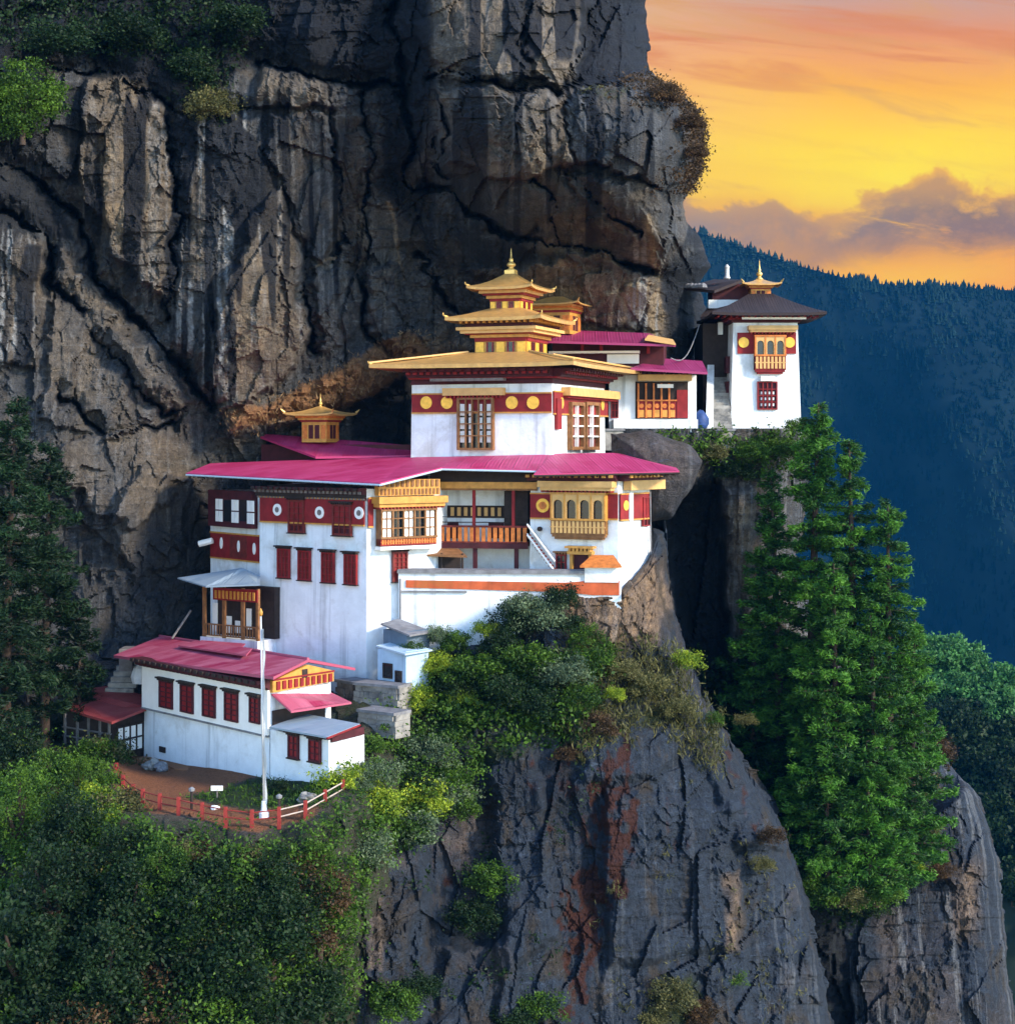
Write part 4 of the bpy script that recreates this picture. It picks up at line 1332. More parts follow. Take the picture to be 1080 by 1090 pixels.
MB().fbox(Fr, u0, u1, z0, z1, -0.02, 0.62).build('ledge', M['white_trim'], main)
window(main, Fr, (417, 587, 433, 619), 'red_wood', 'maroon', 3, 6, 0.14, 0.1, 'dark_wood')
band(main, Fr, (391.5, 531, 397, 560), 0.05)
# sweeping magenta roof
rf = MB()
e0, e1 = P(198, 503.5, 107.6), P(404.5, 514, 97.6)
r1, r0 = P(440, 485.5, 110.5), P(224, 493, 113.5)
k1 = P(470, 497.5, 102.2); k2 = P(578, 500, 101.6); k3 = P(589, 482.5, 107.2)
rf.plate([e0, e1, r1, r0], 0.16)
rf.plate([e1 + Vector((0, 0, 0.004)), k1, r1 + Vector((0, 0, 0.004))], 0.155)
rf.plate([k1, k2, k3, r1], 0.16)
roof = rf.build('roof', M['pink_roof'], main)
fe = MB()
dz = Vector((0, 0, -0.18))
for a, b_ in ((e0, e1), (e1, k1), (k1, k2)):
    fe.tube(a + dz * 0.7, b_ + dz * 0.7, 0.06)
fe.build('gutter', M['pale_blue_roof'], roof)
so_ = MB()
for a, b_, c_, d_ in ((e0, e1, r1, r0),):
    n = 40
    for i in range(n):
        s = (i + 0.5) / n
        p0 = a.lerp(b_, s); p1 = d_.lerp(c_, s)
        p0 = p0.lerp(p1, 0.03); p1 = p0.lerp(p1, 0.6)
        so_.tube(p0 + Vector((0, 0, -0.25)), p1 + Vector((0, 0, -0.25)), 0.06, n=4)
for a, b_, c_, d_ in ((k1, k2, k3, r1),):
    n = 20
    for i in range(n):
        s = (i + 0.5) / n
        p0 = a.lerp(b_, s).lerp(d_.lerp(c_, s), 0.04); p1 = a.lerp(b_, s).lerp(d_.lerp(c_, s), 0.6)
        so_.tube(p0 + Vector((0, 0, -0.25)), p1 + Vector((0, 0, -0.25)), 0.06, n=4)
so_.build('rafter', M['dark_wood'], roof)
# set-back annex on the left of the block
a1_, a2_ = P(224, HY, 110.3), P(277, HY, 105.4)
Fa = Face(a1_, a2_)
MB().prism([a1_, a2_, a2_ + Vector((4, 5, 0)), a1_ + Vector((4, 3, 0))], -13, -3.1).build('annex_wall', M['white'], main)
Fa = Fa.off(0.02)
u0, u1, z0, z1 = Fa.rect(228, 522, 274, 561)
aw = MB().fbox(Fa, u0, u1, z0, z1, -0.02, 0.45).build('annex_gallery', M['maroon_dark'], main)
for x in (233.5, 250.5, 267):
    a, c, z0, z1 = Fa.rect(x - 3.5, 531 + (x - 233) * 0.06, x + 3.5, 555 + (x - 233) * 0.08, 0.45)
    s_ = MB()
    for (p_, q_) in ((0, .46), (.54, 1)):
        for (g, h) in ((0, .47), (.53, 1)):
            s_.fbox(Fa, a + (c - a) * p_, a + (c - a) * q_, z0 + (z1 - z0) * g, z0 + (z1 - z0) * h, 0.44, 0.5)
    s_.build('white_shutter', M['white_trim'], aw)
for x in (242, 259):
    a, c, z0, z1 = Fa.rect(x - 4, 532, x + 4, 555, 0.45)
    MB().fbox(Fa, a, c, z0, z1, 0.44, 0.47).build('pane', M['glass_dark'], aw)
band(main, Fa, (225, 569, 276, 595), 0.08)
discs(main, Fa, [(237, 578), (255.5, 581.5), (272, 584)], 0.16, 'white_trim', 0.13, ry=0.36)
u0, u1, z0, z1 = Fa.rect(246, 571, 264, 594)
MB().fbox(Fa, u0, u1, z0, z1, 0.05, 0.105).build('shutter', M['red_wood'], main)
# second magenta roof behind with its lantern
s2 = MB()
s2.plate([P(336, 486, 111.2), P(441, 484.5, 111.2), P(433, 473.5, 115), P(266, 460.5, 117.8)], 0.14)
s2.build('upper_roof', M['pink_roof'], main)
Fu = Face(P(278, HY, 116.5), P(440, HY, 113))
MB().prism([P(278, HY, 116.6), P(440, HY, 113), P(440, HY, 118), P(285, HY, 121)], -1.6, -0.2).build('upper_wall', M['maroon_dark'], main)
zc_ = P(340, 466, 115.0).z
cupola(main, P(341, HY, 115.3), (0.93, -0.36, 0), (0.36, 0.93, 0), 0.92, zc_ - 0.3, P(0, 441, 115).z, 1.85, P(0, 432.5, 115).z, 0.95)

# ------------------------------------------------------------------ porch with the blue tin roof
pA, pB, pC = P(213, HY, 105.0), P(274, HY, 102.3), P(276, HY, 105)
Fp = Face(pA, pB)
porch = thing('porch', (pA.x, pA.y, -12.5), 'timber balcony porch under blue-grey tin roof, left of the tall white block', 'porch')
zb_ = P(0, 681, 103.3).z
MB().prism([pA, pB, pB + Vector((1.2, 2.6, 0)), pA + Vector((1.2, 2.6, 0))], zb_ - 2.2, zb_).build('base', M['white'], porch)
zt_ = P(0, 626, 103.3).z
for x in (215, 236, 256, 272):
    u_ = Fp.uz(x, 650)[0]
    MB().fbox(Fp, u_ - 0.09, u_ + 0.09, zb_, zt_, -0.3, -0.12).build('post', M['brown_wood'], porch)
MB().fbox(Fp, 0, Fp.L, zb_, zt_, -2.4, -1.5).build('back_wall', M['dark_wood'], porch)
q = MB(); u0, u1, z0, z1 = Fp.rect(226, 627, 273, 640)
q.fbox(Fp, u0, u1, z0, z1, -0.28, -0.05)
cp = q.build('painted_panel', M['maroon'], porch)
MB().dentils(Fp, u0 + .1, u1 - .1, z0 + .1, z1 - .15, -0.06, 0.0, 0.3, 0.5).build('dentil_row', M['gold_paint'], cp)
q = MB()
q.fbox(Fp, 0, Fp.L, zb_ + 0.75, zb_ + 0.83, -0.25, -0.15); q.fbox(Fp, 0, Fp.L, zb_ + 0.08, zb_ + 0.15, -0.25, -0.15)
q.dentils(Fp, 0, Fp.L, zb_ + 0.15, zb_ + 0.75, -0.22, -0.17, 0.22, 0.3)
q.build('railing', M['brown_wood'], porch)
for (x, y0_, y1_) in ((228, 642, 672), (243, 656, 674), (252, 661, 674), (264, 648, 670)):
    a, c, z0, z1 = Fp.rect(x - 2.5, y0_, x + 2.5, y1_, -1.4)
    MB().fbox(Fp, a, c, z0, z1, -1.5, -1.45).build('hanging_cloth', M['white_trim'], porch)
pr = MB()
L_, Rr, Cc, Ap = P(189, 614.5, 105.6), P(275, 623.5, 100.9), P(218, 624, 102.2), P(258, 604.5, 104.8)
pr.plate([P(189, 615, 105.4), P(219, 624, 101.6), Ap], 0.08)
pr.plate([P(219, 624, 101.6), P(276.5, 622, 100.9), P(277, 613, 104.2), Ap], 0.08)
pr.build('roof', M['blue_roof'], porch)
MB().plate([P(203, 689, 101.2), P(253, 693, 99.2), P(261, 685, 101.8), P(214, 681.5, 103.4)], 0.07).build('lean_to_roof', M['old_pink_roof'], porch)
MB().box(P(206, HY, 102).x, P(206, HY, 102).x + 1.9, 100.6, 103, zb_ - 1.6, zb_ - 0.55).build('lean_to_wall', M['dark_wood'], porch)

# ------------------------------------------------------------------ right block with its own roof
q1, q2, q3 = P(563, HY, 103.2), P(658, HY, 101.0), P(694, HY, 104.2)
rb = thing('monastery_wing', (q2.x, q2.y, -10), 'white wing with gilded four-arch bay window, maroon band and magenta roof above the cliff edge', 'monastery wing')
MB().prism([q1, q2, q3, q3 + Vector((-1.2, 6.5, 0)), q1 + Vector((0.6, 7, 0))], -10.8, -2.0, 0.025).build('wall', M['white'], rb)
F1 = Face(q1, q2).off(0.02); F2 = Face(q2, q3).off(0.02)
band(rb, F1, (564.5, 526, 589, 551)); band(rb, F1, (646.5, 526, 657.5, 552)); band(rb, F2, (659.5, 526, 690, 552))
discs(rb, F1, [(578, 538)], 0.42); discs(rb, F2, [(665, 538)], 0.3)
discs(rb, F1, [(578, 538)], 0.24, 'orange_wood', 0.12)
q = MB(); a, c, z0, z1 = F2.rect(668, 526, 672, 552); q.fbox(F2, a, c, z0 - .1, z1 + .1, 0.0, 0.13); q.build('pilaster', M['white'], rb)
bay(rb, F1, (589, 524, 647, 569), 4, 'arch', 0.55, 0.36, 'gold_paint', 'white_trim', 'gold_pale', 'brown_wood', 'gold_pale', (577, 512, 656, 522), balp=0.26)
a, c, z0, z1 = F2.rect(664, 511, 697, 521)
MB().fbox(F2, a, c + 0.4, z0, z1, -0.02, 0.5).build('fascia', M['gold_pale'], rb)
window(rb, F2, (683, 529, 691, 560), 'maroon', 'maroon_dark', 2, 3, 0.12, 0.07, None)
cornice(rb, F1, 0, F1.L, -1.95, [(0.2, 0.8, 'gold_paint', 0.42), (0.18, 0.4, 'maroon_dark', 0)])
cornice(rb, F2, 0, F2.L, -1.95, [(0.2, 0.8, 'gold_paint', 0.42), (0.18, 0.4, 'maroon_dark', 0)])
rr = MB()
g0, g1, g2, g3 = P(568, 504.5, 99.8), P(723, 501.5, 101.0), P(654, 482, 107.2), P(588, 482.6, 107.1)
rr.plate([g0, g1, g2, g3], 0.16)
rr.plate([g1, P(718, 496, 109), P(656, 482, 107.3)], 0.155)
ro = rr.build('roof', M['pink_roof'], rb)
MB().tube(g0 + Vector((0, -0.02, -0.12)), g1 + Vector((0, -0.02, -0.12)), 0.06).build('gutter', M['dark_wood'], ro)
q = MB()
for i in range(24):
    s = (i + .5) / 24
    p0 = g0.lerp(g1, s).lerp(g3.lerp(g2, s), .03); p1 = g0.lerp(g1, s).lerp(g3.lerp(g2, s), .6)
    q.tube(p0 + Vector((0, 0, -.25)), p1 + Vector((0, 0, -.25)), .055, n=4)
q.build('rafter', M['dark_wood'], ro)
# carved doorway at the foot of the wing
window(rb, F1, (592, 590, 603, 607), 'maroon', 'glass_dark', 2, 2, 0.12, 0.08, 'brown_wood')
a, c, z0, z1 = F1.rect(608, 590, 631, 609)
dr = MB(); dr.fbox(F1, a, a + .18, z0, z1, -.02, .3); dr.fbox(F1, c - .18, c, z0, z1, -.02, .3)
do = dr.build('door', M['gold_paint'], rb)
MB().fbox(F1, a + .18, c - .18, z0, z1, -.01, .06).build('opening', M['maroon_dark'], do)
dr = MB(); dr.fbox(F1, a - .1, c + .1, z1 + .01, z1 + .2, -.02, .5); dr.dentils(F1, a - .05, c + .05, z1 + .2, z1 + .38, -.02, .55, .22, .6); dr.fbox(F1, a - .2, c + .2, z1 + .38, z1 + .5, -.02, .65)
dr.build('canopy', M['gold_paint'], do)
u_, z_ = F1.uz(575, 563)
MB().fdisc(F1, u_, z_, 0.14, 0, 0.2).build('vent', M['dark_wood'], rb)
MB().tube(F2.pt(F2.L - .5, -2.6, .12), F2.pt(F2.L - .35, -8.2, .12), .05).build('drainpipe', M['coping'], rb)
# open gallery between the two blocks
g_l, g_r = P(455, HY, 106.3), P(566, HY, 105.2)
Fg = Face(g_l, g_r)
gal = thing('gallery', (g_l.x, g_l.y, -9), 'open timber gallery with painted balustrade between the two white blocks', 'gallery')
MB().fbox(Fg, 0, Fg.L, -10, -2.2, -1.2, 0).build('back_wall', M['white'], gal)
zdk = P(0, 578, 104.2).z
MB().fbox(Fg, 0, Fg.L - .1, zdk - .22, zdk, 0.003, 2.1).build('deck', M['brown_wood'], gal)
Fgf = Fg.off(2.0)
u0 = Fgf.uz(461, 560)[0]; u1 = Fgf.uz(562, 560)[0]
q = MB()
zr = P(0, 560.5, 103.6).z
q.fbox(Fgf, u0, u1, zr - .06, zr + .06, -.1, .06); q.fbox(Fgf, u0, u1, zdk + .04, zdk + .12, -.1, .06)
bl = q.build('balustrade', M['red_wood'], gal)
MB().fbox(Fgf, u0, u1, zdk - .3, zdk + .02, .0, .12).build('deck_edge', M['maroon_dark'], bl)
MB().dentils(Fgf, u0 + .03, u1 - .03, zdk + .12, zr - .06, -.06, .03, .34, .62).build('baluster', M['orange_wood'], bl)
q = MB()
zf0, zf1 = P(0, 549, 106).z, P(0, 540, 106).z
q.dentils(Fg, .1, Fg.L - .1, zf0, zf1, .02, .12, .42, .5)
MB().fbox(Fg, 0, Fg.L, zf0 - .12, zf1 + .12, .003, .06).build('frieze', M['dark_wood'], gal)
q.build('frieze_panel', M['gold_pale'], gal)
q = MB(); zz = P(0, 556, 104).z
q.fbox(Fgf, u0, u1, zz - .03, zz + .03, -.3, -.24); q.fbox(Fgf, u0, u1, zz + .3, zz + .34, -.3, -.24)
q.build('rail', M['dark_wood'], gal)
for x in (504, 546):
    u_ = Fgf.uz(x, 550)[0]
    MB().fbox(Fgf, u_ - .09, u_ + .09, zdk, P(0, 517, 103.5).z, -.2, -.02).build('post', M['maroon'], gal)
for x in (505, 549):
    u_ = Fgf.uz(x, 590)[0]
    MB().fbox(Fgf, u_ - .12, u_ + .12, P(0, 610, 103.5).z, zdk - .22, -.3, -.06).build('post', M['maroon_dark'], gal)
a = Fgf.uz(458, 516)[0]; c = Fgf.uz(572, 516)[0]
z0, z1 = P(0, 522, 103.5).z, P(0, 513, 103.5).z
MB().fbox(Fgf, a, c, z0 + .12, z1, -.4, .3).build('fascia', M['gold_paint'], gal)
MB().fbox(Fgf, a, c, z0, z0 + .117, -.35, .2).build('fascia_trim', M['brown_wood'], gal)
MB().fbox(Fgf, a, c, z1 + .003, z1 + .75, -1.9, .05).build('eave_board', M['dark_wood'], gal)
a, c, z0, z1 = Fg.rect(540, 522, 565, 575)
MB().fbox(Fg, a, c, z0, z1, .1, 1.2).build('side_wall', M['dark_wood'], gal)
for x in (472, 520):
    a, c, z0, z1 = Fg.rect(x, 556, x + 16, 573)
    MB().fbox(Fg, a, c, z0, z1, .0, .07).build('door', M['maroon_dark'], gal)
# stair beside the gallery
st = thing('staircase', P(589, 606, 101.9), 'steep timber stair with pale handrails beside the gilded doorway', 'staircase')
pt0, pt1 = P(561, 568, 102.8), P(590, 607, 101.6)
dpt = Vector((0.25, 0.8, 0))
q = MB(); q2_ = MB()
for i in range(12):
    s = (i + .5) / 12
    p = pt0.lerp(pt1, s)
    q.add([p + Vector((-.16, -.35, -.04)), p + Vector((.16, -.35, -.04)), p + Vector((.16, .45, -.04)), p + Vector((-.16, .45, -.04)),
           p + Vector((-.16, -.35, .03)), p + Vector((.16, -.35, .03)), p + Vector((.16, .45, .03)), p + Vector((-.16, .45, .03))],
          [(3, 2, 1, 0), (4, 5, 6, 7), (0, 1, 5, 4), (1, 2, 6, 5), (2, 3, 7, 6), (3, 0, 4, 7)])
q.build('tread', M['red_wood'], st)
for dy in (-.4, .5):
    q2_.tube(pt0 + Vector((0, dy, .55)), pt1 + Vector((0, dy, .55)), .055)
    q2_.tube(pt0 + Vector((0, dy, -.05)), pt1 + Vector((0, dy, -.05)), .07)
q2_.build('handrail', M['white_trim'], st)

# awning in the courtyard
aw_ = thing('awning', P(470, 606, 102.4), 'small brown shed roof on posts in the courtyard under the gallery', 'awning')
MB().plate([P(447, 590, 102.2), P(497, 592, 101.6), P(488, 584, 103.8), P(444, 583, 104)], .1).build('roof', M['brown_wood'], aw_)
for x, Y in ((452, 102.5), (470, 102.3), (492, 102)):
    MB().tube(P(x, 608, Y), P(x, 589, Y), .07).build('post', M['dark_wood'], aw_)
MB().box(P(447, HY, 103.2).x, P(490, HY, 103.2).x, 103, 104.2, P(0, 606, 103).z, P(0, 592, 103).z).build('counter', M['dark_wood'], aw_)

# ------------------------------------------------------------------ parapet wall in front of the courtyard
w1, w2 = P(424, HY, 100.35), P(661, HY, 99.3)
Fw = Face(w1, w2)
pw_ = thing('parapet_wall', (w1.x, w1.y, -13), 'whitewashed courtyard wall with orange band and grey coping above the bushes', 'wall')
zt_ = P(0, 611, 99.8).z
MB().fbox(Fw, 0, Fw.L, -14.5, zt_, -1.1, 0).build('wall', M['white'], pw_)
MB().fbox(Fw, -.05, Fw.uz(622, 610)[0], zt_ + .003, zt_ + .22, -1.2, .14).build('coping', M['coping'], pw_)
a, _, z0, z1 = Fw.rect(432, 618, 660, 633)
c = Fw.uz(659, 620)[0]
b = MB()
n = 8
pts = []
for i in range(n + 1):
    s = i / n
    x = 432 + (659 - 432) * s
    yt, yb = 617.5 + 3.5 * s, 625.5 + 6.5 * s
    if s > .78: yt, yb = 618, 633.5
    u_, zt2 = Fw.uz(x, yt); zb2 = Fw.uz(x, yb)[1]
    pts.append((u_, zb2, zt2))
for (ua, zba, zta), (ub, zbb, ztb) in zip(pts[:-1], pts[1:]):
    b.box8([Fw.pt(ua, zba, .07), Fw.pt(ub, zbb, .07), Fw.pt(ub, zbb, -.02), Fw.pt(ua, zba, -.02)], [Fw.pt(ua, zta, .07), Fw.pt(ub, ztb, .07), Fw.pt(ub, ztb, -.02), Fw.pt(ua, zta, -.02)])
b.build('painted_band', M['orange_band'], pw_)
a, c, z0, z1 = Fw.rect(622, 602, 658, 618)
MB().fbox(Fw, a, c, z0 - .1, z1, -1.0, .12).build('pier', M['white'], pw_)
q = MB(); q.plate([Fw.pt(a - .25, z1 + .02, .45), Fw.pt(c + .2, z1 + .02, .45), Fw.pt(c - .3, z1 + .55, -.9), Fw.pt(a + .4, z1 + .55, -.9)], .12)
q.build('pier_cap', M['orange_wood'], pw_)
MB().tube(Fw.pt(.12, zt_ - .3, .08), Fw.pt(.12, -12.2, .08), .05).build('drainpipe', M['coping'], pw_)
MB().fbox(Fw, .1, Fw.uz(497, 630)[0], P(0, 631, 100).z, P(0, 629, 100).z, .0, .12).build('ledge', M['coping'], pw_)

# ------------------------------------------------------------------ upper temple with the gilded roofs
tA, tB = P(437, HY, 109.8), P(588, HY, 106.5)
U_ = (tB - tA).normalized(); V_ = Vector((-U_.y, U_.x, 0))
DEP = 11.2
tC = tB + V_ * DEP
Ft = Face(tA, tB).off(0.02); Ft2 = Face(tB, tC).off(0.02)
tem = thing('temple', (tB.x, tB.y, -1.6), 'golden-roofed square temple with tiered gilt roofs and spire above the magenta roofs', 'temple')
zw = 3.62
MB().prism([tA, tB, tC, tA + V_ * DEP], -2.2, zw, 0.012).build('wall', M['white'], tem)
band(tem, Ft, (438.5, 419.5, 587, 438.5)); band(tem, Ft2, (588.8, 419.5, 646, 441))
discs(tem, Ft, [(454, 428.5), (476, 428.5), (545, 428.5), (567.5, 428.5)], 0.40)
discs(tem, Ft2, [(596.5, 429), (640, 431)], 0.36)
window(tem, Ft, (488, 423, 526.5, 479), 'brown_wood', 'glass_dark', 5, 4, 0.34, 0.14, None, 0.07)
for k, x in enumerate((491.5, 501, 512, 522)):
    a, c, z0, z1 = Ft.rect(x - (3.4 if k in (0, 3) else 1.6), 429, x + (3.4 if k in (0, 3) else 1.6), 472)
    s_ = MB()
    for j in range(3):
            s_.fbox(Ft, a, c, z0 + (z1 - z0) * j / 3 + .06, z0 + (z1 - z0) * (j + 1) / 3 - .06, .03, .1)
    s_.build('shutter', M['white_trim'], tem)
for r in ((604, 428, 618, 479), (620, 428, 634, 479)):
    window(tem, Ft2, r, 'brown_wood', 'red_wood', 2, 4, 0.3, 0.22, None, 0.09, barmat='white_trim')
for f_, r in ((Ft, (474, 413, 538, 421)), (Ft2, (598, 414.5, 652, 423))):
    a, c, z0, z1 = f_.rect(*r)
    o = MB().fbox(f_, a, c, z0, z1, -0.02, 0.55).build('cornice', M['gold_pale'], tem)
    MB().dentils(f_, a + .1, c - .1, z0 - .16, z0 - .003, -.02, .38, .25, .5).build('dentil_row', M['maroon'], o)
a, c, z0, z1 = Ft2.rect(590.5, 424, 595.5, 457)
MB().fbox(Ft2, a, c, z0, z1, .0, .16).build('hanging_panel', M['maroon'], tem)
for f_ in (Ft, Ft2):
    cornice(tem, f_, 0 - .02, f_.L + .02, zw + .95, [(0.18, 1.3, 'maroon_dark', 0.6), (0.2, 0.9, 'maroon', 0.45), (0.14, 0.55, 'maroon_dark', 0), (0.1, 0.3, 'maroon', 0)])
MB().prism([tA, tB, tC, tA + V_ * DEP], zw + .003, zw + 1.1, 0.02).build('attic', M['maroon_dark'], tem)
a, c, z0, z1 = Ft.rect(464, 403, 541, 406)
MB().fbox(Ft, a, c, z0, z1, .4, 1.0).build('pale_board', M['grey_wood'], tem)
tc_ = tA + U_ * ((tB - tA).length / 2) + V_ * (DEP / 2)
hu = (tB - tA).length / 2; hv = DEP / 2
r1_ = MB(); hip(r1_, tc_, U_, V_, hu + 2.0, hv + 2.0, 2.1, 2.4, 4.82, 5.80, 0.08, 0.24, 1.1, 16, 6)
ra = r1_.build('lower_roof', M['gold_roof'], tem)
horns(ra, tc_, U_, V_, hu + 1.95, hv + 1.95, 4.90, 0.22)
for a in (-1, 1):
    for e in (-1, 1):
        MB().tube(tc_ + U_ * (hu + 2) * a + V_ * (hv + 2) * e + Vector((0, 0, 4.98)), tc_ + U_ * 2.1 * a + V_ * 2.4 * e + Vector((0, 0, 5.84)), .07).build('ridge_cap', M['gold_pale'], ra)


def rectp(hu_, hv_):
    return [tc_ - U_ * hu_ - V_ * hv_, tc_ + U_ * hu_ - V_ * hv_, tc_ + U_ * hu_ + V_ * hv_, tc_ - U_ * hu_ + V_ * hv_]


def drum(root, hu_, hv_, z0, z1, eave, zs, nm):
    o = MB().prism(rectp(hu_, hv_), z0, z1).build(nm, M['gold_paint'], root)
    q_ = rectp(hu_, hv_)
    for f_, k in ((Face(q_[0], q_[1]), 5), (Face(q_[1], q_[2]), 5)):
        for i in range(k):
            a = f_.L * (i + .12) / k; e = f_.L * (i + .88) / k
            op = i in (1, 3)
            MB().fbox(f_, a, e, z0 + (z1 - z0) * .2, z0 + (z1 - z0) * .8, -.02, .05).build('opening' if op else 'painted_panel', M['glass_dark' if op else 'gold_disc'], o)
            if op:
                MB().fbox(f_, a + .05, a + .12, z0 + (z1 - z0) * .2, z0 + (z1 - z0) * .8, .03, .09).fbox(f_, e - .12, e - .05, z0 + (z1 - z0) * .2, z0 + (z1 - z0) * .8, .03, .09).build('opening_frame', M['maroon'], o)
        MB().fbox(f_, 0, f_.L, z0 + (z1 - z0) * .83, z1 - .003, -.02, .09).build('panel_edge', M['maroon'], o)
    n = len(zs) - 1
    for i in range(n):
        h = hu_ + (eave - hu_) * ((i + 1) / n) * .92
        h2 = hv_ + (eave - hu_) * ((i + 1) / n) * .92
        b = MB().prism(rectp(h, h2), zs[i] + .003, zs[i + 1] - .003)
        b.build('bracket_tier', M[['gold_paint', 'maroon', 'gold_pale', 'orange_wood', 'gold_pale'][i % 5]], o)
    return o


zD = 5.35
drum(tem, 1.78, 2.0, zD, 6.75, 2.6, [6.75, 6.95, 7.02, 7.22], 'drum')
# ledge course, dark gap, second roof
MB().prism(rectp(2.75, 2.95), 7.223, 7.42).build('ledge', M['gold_pale'], tem)
MB().prism(rectp(2.3, 2.5), 7.423, 7.95).build('dark_gallery', M['maroon_dark'], tem)
q_ = rectp(2.3, 2.5)
for f_ in (Face(q_[0], q_[1]), Face(q_[1], q_[2])):
    MB().dentils(f_, -.3, f_.L + .3, 7.66, 7.92, -.1, .5, .4, .45).build('rafter_row', M['gold_paint'], tem)
r2_ = MB(); hip(r2_, tc_, U_, V_, 3.3, 3.5, 1.05, 1.15, 7.98, 8.75, 0.10, 0.22, 1.2, 14, 6)
ra = r2_.build('middle_roof', M['gold_roof'], tem)
horns(ra, tc_, U_, V_, 3.25, 3.45, 8.08, 0.30)
drum(tem, 1.05, 1.15, 8.35, 9.35, 1.9, [9.35, 9.55, 9.68, 9.88, 10.02], 'upper_drum')
r3_ = MB(); hip(r3_, tc_, U_, V_, 2.25, 2.35, 0.2, 0.2, 10.03, 11.15, 0.16, 0.17, 1.45, 12, 6)
ra = r3_.build('upper_roof', M['gold_roof'], tem)
horns(ra, tc_, U_, V_, 2.2, 2.3, 10.18, 0.26)
MB().prism(rectp(.34, .34), 11.0, 11.3).build('finial_base', M['gold_metal'], tem)
finial(tem, tc_, 11.25, 1.55, sc=1.25)

# ------------------------------------------------------------------ rear hall, its small lantern, and the shrine gallery
h1, h2 = P(588, HY, 119.5), P(706, HY, 118.5)
hall = thing('rear_hall', (h1.x, h1.y, 0.5), 'dark rear hall with purple roof and small gilt lantern behind the golden temple', 'hall')
Fh = Face(h1, h2)
MB().fbox(Fh, 0, Fh.L, P(0, 399, 119).z, P(0, 363, 119).z, -5, 0).fbox(Fh, 0, Fh.uz(640, 420)[0], 0.4, P(0, 399, 119).z - .003, -5, 0).build('wall', M['maroon_dark'], hall)
MB().plate([P(581, 362.5, 116.5), P(719, 366.5, 116.2), P(691, 354.5, 122), P(612, 351.5, 122.3)], .16).build('roof', M['purple_roof'], hall)
q = MB(); z_ = P(0, 376, 118.5).z
q.fbox(Fh, -.2, Fh.uz(681, 374)[0], z_, z_ + .16, -.02, .75)
q.build('pale_ledge', M['white_trim'], hall)
a, c, z0, z1 = Fh.rect(646, 377, 680, 387)
MB().fbox(Fh, a, c, z0, z1, -.02, .12).build('white_panel', M['white_trim'], hall)
for x in (620, 640, 690):
    u_ = Fh.uz(x, 370)[0]
    MB().fbox(Fh, u_ - .1, u_ + .1, P(0, 376, 118).z, P(0, 362, 118).z, -.02, .5).build('post', M['maroon'], hall)
MB().plate([P(686, 361, 116.2), P(719, 366, 116.0), P(716, 361, 118.5), P(690, 356, 119)], .08).build('pale_roof_edge', M['gold_pale'], hall)
cz = P(594, 346, 121)
cupola(hall, cz, (0.94, -0.34, 0), (0.34, 0.94, 0), 1.25, 7.5, P(0, 325, 121).z, 2.15, P(0, 313, 121).z, 1.0)

gA, gB = P(648, HY, 119.3), P(741, HY, 119.3)
sg = thing('shrine_gallery', (gA.x, gA.y, .9), 'low white shrine hall with orange painted window gallery and dark pink roof beside the tower', 'shrine hall')
Fs = Face(gA, gB)
z0w, z1w = P(0, 457, 119.3).z, P(0, 399, 119.3).z
MB().fbox(Fs, 0, Fs.L, z0w - .3, z1w, -4, 0).build('wall', M['white'], sg)
a, c, z0, z1 = Fs.rect(676, 406, 732, 445.5)
sf = MB().fbox(Fs, a, c, z0, z1, .003, .05).build('recess', M['dark_wood'], sg)
a2, c2, z02, z12 = Fs.rect(678, 427, 719, 445)
sill = MB().fbox(Fs, a2, c2, z02, z12, .05, .22).build('window_panel', M['maroon'], sg)
k = 5
for i in range(k):
    ua = a2 + (c2 - a2) * i / k
    uw = (c2 - a2) / k
    MB().fbox(Fs, ua, ua + .12, z02, P(0, 408, 119).z, .05, .3).build('post', M['orange_wood'], sill)
    MB().fbox(Fs, ua + uw * .2, ua + uw * .85, z02 + .06, z02 + (z12 - z02) * .48, .2, .27).build('painted_panel', M['gold_paint'], sill)
    MB().fdisc(Fs, ua + uw * .52, z02 + (z12 - z02) * .72, .16, .2, .28).build('round_panel', M['orange_wood'], sill)
MB().fbox(Fs, a2 - .05, c2 + .05, z12, z12 + .1, .05, .34).build('sill', M['orange_wood'], sill)
a3, c3, z03, z13 = Fs.rect(720, 415, 731.5, 445)
MB().fbox(Fs, a3, c3, z03, z13, .05, .16).build('door', M['maroon'], sg)
a3, c3, z03, z13 = Fs.rect(699, 409, 716, 413)
MB().fbox(Fs, a3, c3, z03, z13, .25, .34).build('white_board', M['white_trim'], sg)
a3, c3, z03, z13 = Fs.rect(678, 399, 735, 405.5)
MB().fbox(Fs, a3, c3, z03, z13, .003, .8).build('fascia', M['gold_pale'], sg)
a3, c3, z03, z13 = Fs.rect(652, 446.5, 741, 457)
MB().fbox(Fs, a3, c3, z03 - .2, z13, .003, .9).build('plinth', M['white'], sg)
window(sg, Fs, (650, 421, 658, 445), 'maroon', 'maroon_dark', 2, 3, .12, .06, None)
MB().plate([P(671, 391.5, 116.6), P(753, 396, 117.0), P(747, 384, 121.5), P(700, 381, 121.5)], .16).build('roof', M['purple_roof'], sg)
for i in range(14):
    u_ = Fs.uz(674 + i * 5.2, 397)[0]
    MB().fbox(Fs, u_ - .07, u_ + .07, z1w + .05, z1w + .17, -.5, 1.6).build('rafter', M['dark_wood'], sg)

